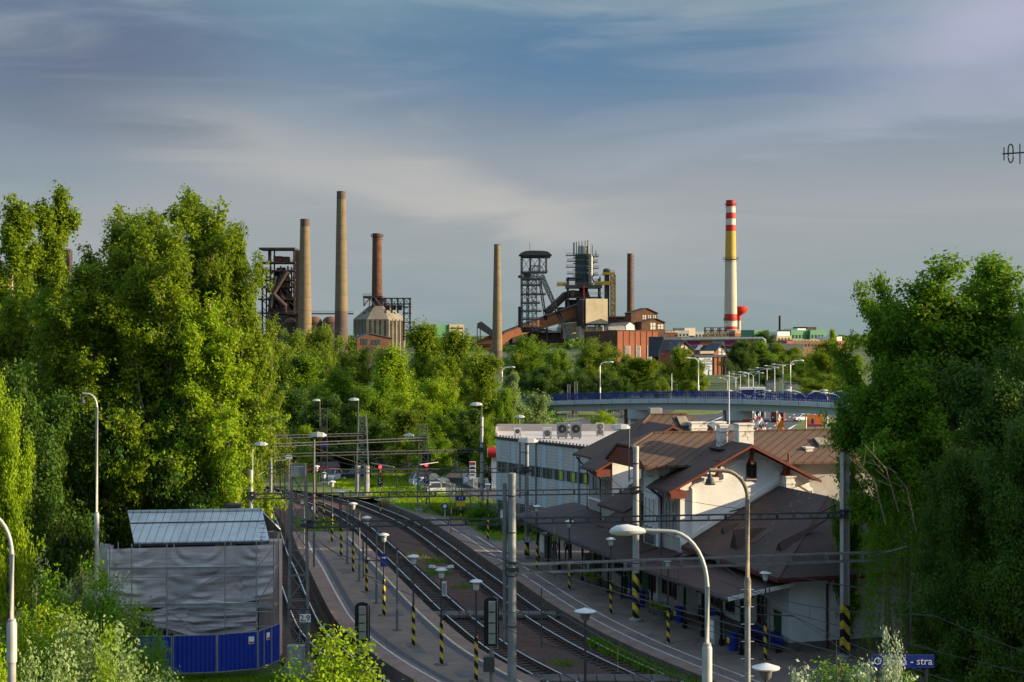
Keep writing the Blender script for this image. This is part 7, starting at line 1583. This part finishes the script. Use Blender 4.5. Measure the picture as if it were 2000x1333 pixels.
# conveyor gallery (long rusty ramp)
p = Pl('conveyor_gallery', 'long rusty sloping conveyor gallery passing behind the headframe legs', 'conveyor', 1060, 1000)
p.poly([(962, 672), (985, 650), (1020, 636), (1139, 592), (1139, 613), (1098, 631), (1000, 660), (962, 690)], 0, 6, 'rustsheet'); g0 = p.end('housing')
p.poly([(960, 670.5), (985, 648.5), (1020, 634.5), (1139, 590.5), (1139, 592.5), (1020, 637), (985, 651), (960, 673.5)], -1, 7, 'rustdk'); p.end('roof', g0)
for x in (1100, 1070, 1030): p.bar(x, 636-(x-1030)*.1, x, 668, .9, 'rustdk', 2)
p.end('leg'); p.poly([(985, 652), (1055, 640), (1110, 650), (1110, 670), (985, 675)], 8, 16, 'rustdk'); p.end('shed')
p = Pl('pale_workshop', 'cream plastered workshop block behind the headframe leg', 'building', 1105, 1010); p.poly([(1098, 640), (1106, 632), (1129, 630), (1129, 662), (1098, 662)], 0, 12, 'concor'); p.end('wall'); p.rail(1055, 647, 1112, 647, 5, 'steelgrey', -2, 12); p.box(1055, 646, 1112, 650, -2, 2, 'mast'); p.end('railing')
# blast furnace with bolt tower
p = Pl('furnace_tower', 'blast furnace topped by a blue green glazed tower with ring balconies', 'tower', 1142, 1050); cx, dd = 1141, 10; D_ = 1050; s = D_/F
Z = lambda y: p.q(0, y).z; c = (p.q(cx, 0).x, D_+dd, 0)
p.b.lathe([(Z(556), 17*s), (Z(495), 16.5*s)], 24, M['tower'], c); p.end('glazed_core', smooth=True)
p.b.lathe([(Z(495), 12*s), (Z(480), 11*s), (Z(478), 8*s)], 20, M['bolt'], c); p.end('tank', smooth=True)
p.b.lathe([(Z(556), 4.5*s), (Z(497), 4.5*s)], 12, M['bolt'], (p.q(1154, 0).x, D_+3, 0)); p.b.lathe([(Z(500), 4*s), (Z(480), 4*s)], 12, M['bolt'], (p.q(1149, 0).x, D_+4, 0)); p.end('riser_pipe', smooth=True)
for i, y in enumerate((498, 502, 509, 513, 521, 526, 534, 538, 547)):
    wl_, wr_ = (16, 17, 20, 17, 21, 16, 22, 19, 22)[i], 20+(i % 3); p.b.lathe([(Z(y+1.2), 17*s), (Z(y+1.2), 21*s), (Z(y), 21*s), (Z(y), 17*s)], 20, M['dark'], c)
    if i % 2 == 0:
        p.rail(1106+(i % 4), y, 1124, y, 4, 'dark', 4, 6); p.box(1106+(i % 4), y, 1124, y+1.4, 4, 10, 'steelgrey'); p.rail(1158, y+2, 1170-(i % 4), y+2, 4, 'dark', 4, 5); p.box(1158, y+2, 1170-(i % 4), y+3.6, 4, 10, 'steelgrey')
p.end('balcony')
for x, y in ((1122, 473), (1126, 472), (1131, 471), (1137, 471), (1143, 470), (1148, 469), (1152, 480), (1157, 479), (1164, 489)): p.bar(x, 500, x, y, .45, 'dark', 2)
for x in (1121, 1127): p.bar(x, 500, x, 473, .5, 'dark', 8)
p.end('spike')
for k in range(14): y = 497+k*4.3; p.bar(1124, y, 1158, y, .22, 'dark', -.5)
for k in range(9): x = 1124+k*4.2; p.bar(x, 497, x, 556, .2, 'dark', -.5)
p.end('glazing_bars')
for x in (1110, 1140, 1172): p.box(x-1.4, 543 if x < 1120 else 541, x+1.4, 640, 0, 1.4, 'dark'); p.box(x-1.4, 543, x+1.4, 640, 18, 19.4, 'dark')
p.end('column')
p.box(1108, 542, 1142, 545, 0, 20, 'dark'); p.box(1106, 557, 1176, 563, -1, 21, 'dark'); p.box(1110, 580, 1176, 582, 0, 20, 'dark'); p.rail(1108, 557, 1176, 557, 4, 'steelgrey', -1, 16); p.rail(1150, 577, 1184, 577, 5, 'steelgrey', -1, 10); p.rail(1158, 540, 1184, 540, 3, 'dark', -1, 8); p.end('platform')
p.box(1088, 553, 1108, 559, 0, 6, 'yellowst'); p.rail(1088, 553, 1108, 553, 2, 'dark', 0, 6); p.box(1162, 550, 1192, 557, -1, 6, 'yellowst'); p.end('crane_beam')
p.b.lathe([(Z(600), 13*s), (Z(585), 15*s), (Z(568), 9*s), (Z(556), 9*s)], 18, M['rustdk'], c); p.end('furnace_shell', smooth=True)
p.b.tube([p.q(1066, 612, 4), p.q(1080, 600, 4), p.q(1104, 577, 4), p.q(1118, 574, 4), p.q(1150, 577, 4)], 2.6, 14, M['rustdk']); p.b.tube([p.q(1114, 575, 3), p.q(1122, 575, 3)], 2.9, 14, M['rust']); p.end('gas_main', smooth=True)
p.bar(1088, 585, 1110, 567, .3, 'steelgrey', 1); p.bar(1066, 604, 1088, 585, .3, 'steelgrey', 1); p.bar(1140, 557, 1141, 583, .8, 'redband', -1); p.end('handrail')
p.box(1105, 585, 1142, 640, 8, 18, 'rustdk'); p.box(1092, 600, 1110, 640, 8, 16, 'rustdk'); p.end('base_house')
p = Pl('hoist_tower', 'narrow yellow and black lattice hoist tower beside the glazed tower', 'tower', 1194, 1050); p.box(1182, 528, 1191, 640, 3, 10, 'dark'); p.end('shaft'); p.b.lathe([(p.q(0, 536).z, 2.4), (p.q(0, 527).z, 2.6), (p.q(0, 524).z, 1.4)], 14, M['dark'], (p.q(1186, 0).x, 1056, 0)); p.end('hood', smooth=True)
p.box(1178, 532, 1201, 537, 0, 8, 'yellowst'); p.end('top_platform'); p.truss(1198, 537, 1198, 620, 7, 16, .38, 'yellowst', 5); p.truss(1198, 537, 1198, 620, 8.4, 10, .3, 'dark', 6); p.end('lattice'); p.rail(1178, 532, 1201, 532, 3.5, 'dark', 0, 6); p.end('railing')
p = Pl('ore_bunker', 'big square ochre concrete bunker block in front of the furnace', 'bunker', 1165, 1000); p.box(1144, 584, 1187.5, 633, 0, 14, 'concor'); p.end('wall'); p.box(1139, 586, 1144, 640, 1, 14, 'rustdk'); p.end('side'); p.box(1146, 633, 1186, 636, 1, 13, 'rustdk'); p.end('beam')  # narrow left side: shade of that face put into a dark colour
for x in (1146, 1166, 1184): p.box(x-1.2, 636, x+1.6, 650, 1, 3, 'concor'); 
p.end('leg'); p.box(1135, 638, 1190, 660, 4, 12, 'concor'); p.end('base')
p = Pl('white_gabled_hut', 'small white gabled hut with a grey roof on the brick hall', 'building', 1213, 960); p.poly([(1223, 634), (1231, 630), (1240, 636), (1240, 645), (1223, 645)], 0, 5, 'white'); p.box(1188, 637, 1223, 645, .3, 5, 'concrete'); p.end('wall'); p.poly([(1188, 637), (1194, 632), (1231, 629.5), (1223, 636)], -.4, 5, 'slate'); p.end('roof')
p = Pl('rusty_bridge_house', 'dark horizontal gantry house between the bunker and the gabled hoist house', 'building', 1210, 1040); p.box(1188, 619, 1232, 634, 0, 8, 'rustdk'); p.box(1188, 618, 1232, 620.5, -1, 9, 'rust'); p.end('wall'); p.rail(1188, 634, 1240, 634, 6, 'rustdk', -1, 12); p.end('railing')
house('hoist_house', 'upper gabled rusty hoist house right of the dark chimney', 1258, 990, 1232, 1285, 611, 603, 640, 12, 'rust', 'rustdk', ((1255, 616, 1262, 624), (1266, 616, 1272, 622), (1276, 616, 1282, 622)), rx=1264, wm='whitewin')
house('hoist_house', 'lower gabled rusty hoist house standing right of the upper one', 1280, 985, 1252, 1299, 629, 623, 668, 12, 'rust', 'rustdk', ((1270, 631, 1280, 644), (1285, 634, 1296, 643)), rx=1281, wm='whitewin')
p = Pl('brick_hall', 'large orange brick hall with three tall pale windows', 'hall', 1210, 930); p.box(1206, 646, 1288, 716, 0, 20, 'brickor'); p.end('wall'); q0, q1 = p.q(1206, 646, 0), p.q(1178, 648, 37); p.b.slab([q0, q1, Vector((q1.x, q1.y, 0)), Vector((q0.x, q0.y, 0))], (.6, .6, 0), M['rust']); p.end('side_wing'); p.box(1205, 645, 1289, 647, -.3, 20, 'rust'); p.end('roof')  # side wing: brick facing away from the sun, shade put into darker colour
for x in (1218, 1230, 1242, 1253, 1265, 1277): p.box(x-.3, 648, x+.3, 716, -.25, 0, 'rust')
p.end('pilaster')
for x0 in (1222, 1243, 1266):
    p.box(x0, 676, x0+9.5, 708 if x0 > 1250 else 698, -.35, .1, 'whitewin'); w0 = p.end('window')
    for k in range(1, 4): p.bar(x0+k*2.4, 676, x0+k*2.4, 706, .18, 'steelgrey', -.45)
    for y in (682, 688, 694): p.bar(x0, y, x0+9.5, y, .18, 'steelgrey', -.45)
    p.end('bars', w0)
# works buildings to the right
house('gabled_workshop', 'slate roofed workshop with a cream gable, left of the two brick gables', 1325, 700, 1322, 1356, 684, 666, 740, 14, 'brickor', 'slate', ((1330, 676, 1344, 694),), rx=1336, group='brick workshops', wm='whitewin')
house('gabled_workshop', 'brick gable with a cream panel directly above the tour poster wall', 1400, 690, 1394, 1424, 690, 672, 700, 14, 'brickor', 'slate', ((1403, 681, 1418, 695),), rx=1409, group='brick workshops', wm='whitewin')
p = Pl('slate_roof_hall', 'long dark slate roofs with pale skylight strips between the two brick gables', 'hall', 1350, 720); 
p.poly([(1288, 690), (1298, 664), (1330, 664), (1322, 690)], 0, 8, 'slate'); p.poly([(1346, 694), (1360, 674), (1405, 674), (1394, 696)], -3, 8, 'slate'); r0 = p.end('roof')
for x in (1300, 1355, 1375): p.poly([(x, 684), (x+8, 669+5*(x > 1350)), (x+17, 669+5*(x > 1350)), (x+9, 684)], -3.3, -3.05, 'panel')
p.end('skylight', r0); p.box(1290, 690, 1400, 750, 0, 10, 'brickor'); p.end('wall')
p = Pl('brick_hall', 'dark red brick hall carrying the pale tour poster', 'hall', 1390, 680); p.box(1354, 697, 1424, 770, 0, 20, 'rust'); p.box(1394, 698, 1407, 758, -.8, 0, 'brickor'); p.box(1402, 698, 1407, 758, -1.2, 0, 'rustsheet'); p.end('wall'); p.box(1352, 694, 1425, 698, -1.5, 21, 'slate'); p.end('roof'); p.box(1364, 686, 1392, 691, -1.7, 0, 'concor'); p.end('sign_band')
for x in (1410, 1416, 1421): p.bar(x, 700, x, 765, .5, 'rustdk', -1)
p.end('pipe')
p = Pl('tour_poster', 'tall pale poster with dark lettering on the brick hall wall', 'poster', 1376, 678); p.box(1363, 699, 1391, 737, -.4, 0, 'panel'); p.end('sheet'); p.box(1363, 738, 1390, 746, -.5, 0, 'black'); p.end('black_band')
M['postertxt'] = mat('poster_ink', (.03, .05, .06), .8, .1, 2); o3 = p.t.location
for s_, x, y, sz in (('DOLNÍ', 1381, 702, 1.0), ('VÍTKOVICE', 1379, 706, 1.1), ('PROHLÍDKY', 1377, 711.5, 1.25), ('TOURS  TRIPS', 1376, 717, .9), ('10.00   16.00', 1376, 721, .85), ('12.00', 1372, 725, .85)):
    q = p.q(x, y, -.6); text(s_, sz, M['postertxt'], 'lettering', p.t, q-o3, FACE, .02)
q = p.q(1386, 742, -.7); text('<', 1.6, M['white'], 'arrow', p.t, q-o3, FACE, .02)
for (x0, y0, x1, y1) in ((1367, 730, 1375, 730), (1375, 730, 1375, 735), (1384, 724, 1384, 735), (1384, 724, 1389, 724)): p.bar(x0, y0, x1, y1, .25, 'postertxt', -.5)
p.end('drawing')
p = Pl('advert_wall', 'row of long coloured hoardings under a pipe behind the brick gables', 'hoarding', 1420, 760)
for x0, x1, m in ((1336, 1368, 'magenta'), (1368, 1392, 'orange'), (1393, 1414, 'panel'), (1415, 1440, 'magenta'), (1462, 1470, 'orange'), (1470, 1480, 'slate'), (1481, 1490, 'mast')): p.b.bb(p.q(x0, 675, 0), p.q(x1, 665 if x0 < 1450 else 664, .4), MATS.get(m) or M[m]); p.end('panel')
p.b.tube([p.q(1330, 664, -1), p.q(1488, 662, -1), p.q(1492, 664, -1), p.q(1493, 680, -1)], .9, 8, M['mast']); p.end('pipe'); p.box(1330, 676, 1495, 682, 1, 6, 'dark'); p.end('base')
p = Pl('switchyard', 'rusty and yellow steel frames on a roof in front of the banded chimney', 'steel frame', 1400, 1000)
for x0, x1 in ((1378, 1390), (1393, 1404), (1408, 1419)):
    for d in (0, 6):
        p.bar(x0, 640, x0, 658, .5, 'rust', d); p.bar(x1, 640, x1, 658, .5, 'rust', d); p.bar(x0, 640, x1, 640, .5, 'mast', d); p.bar(x0, 646, x1, 646, .4, 'rust', d); p.bar(x0, 658, x1, 646, .3, 'rust', d); p.bar(x1, 658, x0, 646, .3, 'rust', d)
p.end('frame'); p.box(1378, 656, 1424, 659, -1, 7, 'yellowst'); p.end('crane_beam')
for nm, lab, x, D_, bxs in (
 ('factory_shed', 'green factory shed, left one of the two, right of the banded chimney', 1495, 1100, ((1474, 645, 1502, 668, 2, 'greenshed'), (1502, 645, 1514, 668, 0, 'greenshed'))),
 ('factory_shed', 'large bright green factory shed right of the thin black chimney', 1590, 1120, ((1545, 645, 1582, 672, 3, 'greenshed'), (1582, 645, 1615, 672, 0, 'greenshed'), (1582, 639, 1602, 645, 6, 'rustdk'), (1562, 642, 1580, 645, 6, 'white'))),
 ('factory_shed', 'white and beige low buildings between the two green sheds', 1525, 1060, ((1518, 648, 1544, 656, 0, 'white'), (1514, 656, 1545, 670, -2, 'concor'))),
 ('factory_shed', 'long brick boundary building under the large green shed', 1600, 1000, ((1532, 666, 1655, 684, 0, 'brickor'), (1545, 664, 1600, 667, 0, 'concor'), (1640, 658, 1660, 668, 8, 'white'))),
 ('factory_shed', 'grey flat works buildings between the hoist houses and the banded chimney', 1360, 1150, ((1316, 646, 1345, 664, 0, 'concrete'), (1340, 641, 1362, 656, 4, 'chconc'), (1362, 648, 1445, 664, 6, 'mast'), (1443, 645, 1472, 664, 2, 'concor'), (1436, 652, 1470, 668, -4, 'brickor'))),
 ('factory_shed', 'orange brown low shed right of the lower hoist house', 1310, 1000, ((1298, 650, 1324, 668, 0, 'rust'), (1298, 647, 1325, 650, -1, 'concor'))),
 ('factory_shed', 'dark roofed low hall behind the brick workshops', 1440, 900, ((1290, 658, 1440, 672, 0, 'slate'), (1300, 668, 1500, 690, 2, 'rustdk'))),
 ('factory_shed', 'grey roofed low building behind the trees right of the brick hall', 1540, 760, ((1525, 676, 1566, 700, 0, 'concrete'), (1520, 672, 1570, 677, -1, 'slate')))):
    p = Pl(nm, lab, 'building', x, D_, 'low works buildings on the horizon')
    for i, (a, y0, c, y1, d, m) in enumerate(bxs): p.box(a, y0, c, y1+(25 if y1 > 660 else 0), d, d+25, m); w0 = p.end('wall')
    for i, (a, y0, c, y1, d, m) in enumerate(bxs):
        if c-a > 24 and m not in ('slate', 'white'):
            for k in range(int((c-a)/7)): p.box(a+3+k*7, y0+(y1-y0)*.35, a+6.5+k*7, y0+(y1-y0)*.6, d-.2, d, 'glass'); p.end('window')
# low far horizon wood so no bare edge shows
rng = np.random.default_rng(9); n = 30000; ang_ = rng.uniform(-.6, .6, n); Dd = rng.uniform(1500, 2100, n); c_ = np.stack([np.tan(ang_)*Dd, Dd, rng.uniform(0, 13, n)+3*np.sin(ang_*60)], 1)
o = link(bpy.data.objects.new('distant_wood', leaf_mesh('distant_wood', c_, rng.uniform(0, 1, n), 7, rng, LM['dark']))); tag(o, 'far low wood along the horizon', 'wood', kind='stuff')
rng = np.random.default_rng(10); n = 26000; xs = rng.uniform(-60, 34, n); ys = 215+rng.uniform(0, 120, n)+np.abs(xs)*.3; k_ = (xs < 8) ; xs, ys = xs[k_], ys[k_]; c_ = np.stack([xs, ys, rng.uniform(0, 1, len(xs))**1.5*6-.5], 1)
o = link(bpy.data.objects.new('undergrowth', leaf_mesh('undergrowth', c_, rng.uniform(0, 1, len(c_)), .8, rng, LM['dark']))); tag(o, 'dark undergrowth at the foot of the wood', 'undergrowth', kind='stuff')
# aerial at the right edge, near the camera
p = P(1958, 301, 9); q = P(2020, 297, 9); t = thing('aerial', 'small wire aerial with short crossbars against the sky at the right edge', 'aerial', p, 0); b = MB(); b.bar(p, q, .008, m=M['black']); b.build('boom', parent=t)
for x, y0, y1 in ((1961, 288, 314), (1992, 281, 321)): MB().bar(P(x, y0, 9), P(x, y1, 9), .005, m=M['black']).build('element', parent=t)
pts = [P(1974+5.5*math.cos(a)*(.9), 300+18*math.copysign(abs(math.sin(a))**.6, math.sin(a)), 9) for a in np.linspace(0, 6.283, 25)]; MB().tube(pts, .004, 5, M['black']).build('loop', parent=t)
MB().bar(q, (q.x, q.y, -.6), .04, m=M['black']).build('mast', parent=t)
MB().tube([p+(q-p)*.98, q+Vector((.6, .2, -.3))], .01, 5, M['black']).build('cable', parent=t)

for o in [o for o in bpy.data.objects if o.parent is None]:
    n_ = o.name.split('.')[0]
    if n_ in ('brick_hall', 'ore_bunker', 'pale_workshop', 'hoist_house', 'factory_shed', 'gabled_workshop', 'tour_poster', 'flat_block', 'white_gabled_hut', 'brick_house', 'conveyor_gallery') and 'fence' not in n_:
        o.rotation_euler = (0, 0, rad(22)); o.scale = (1/math.cos(rad(22)), .75, 1)
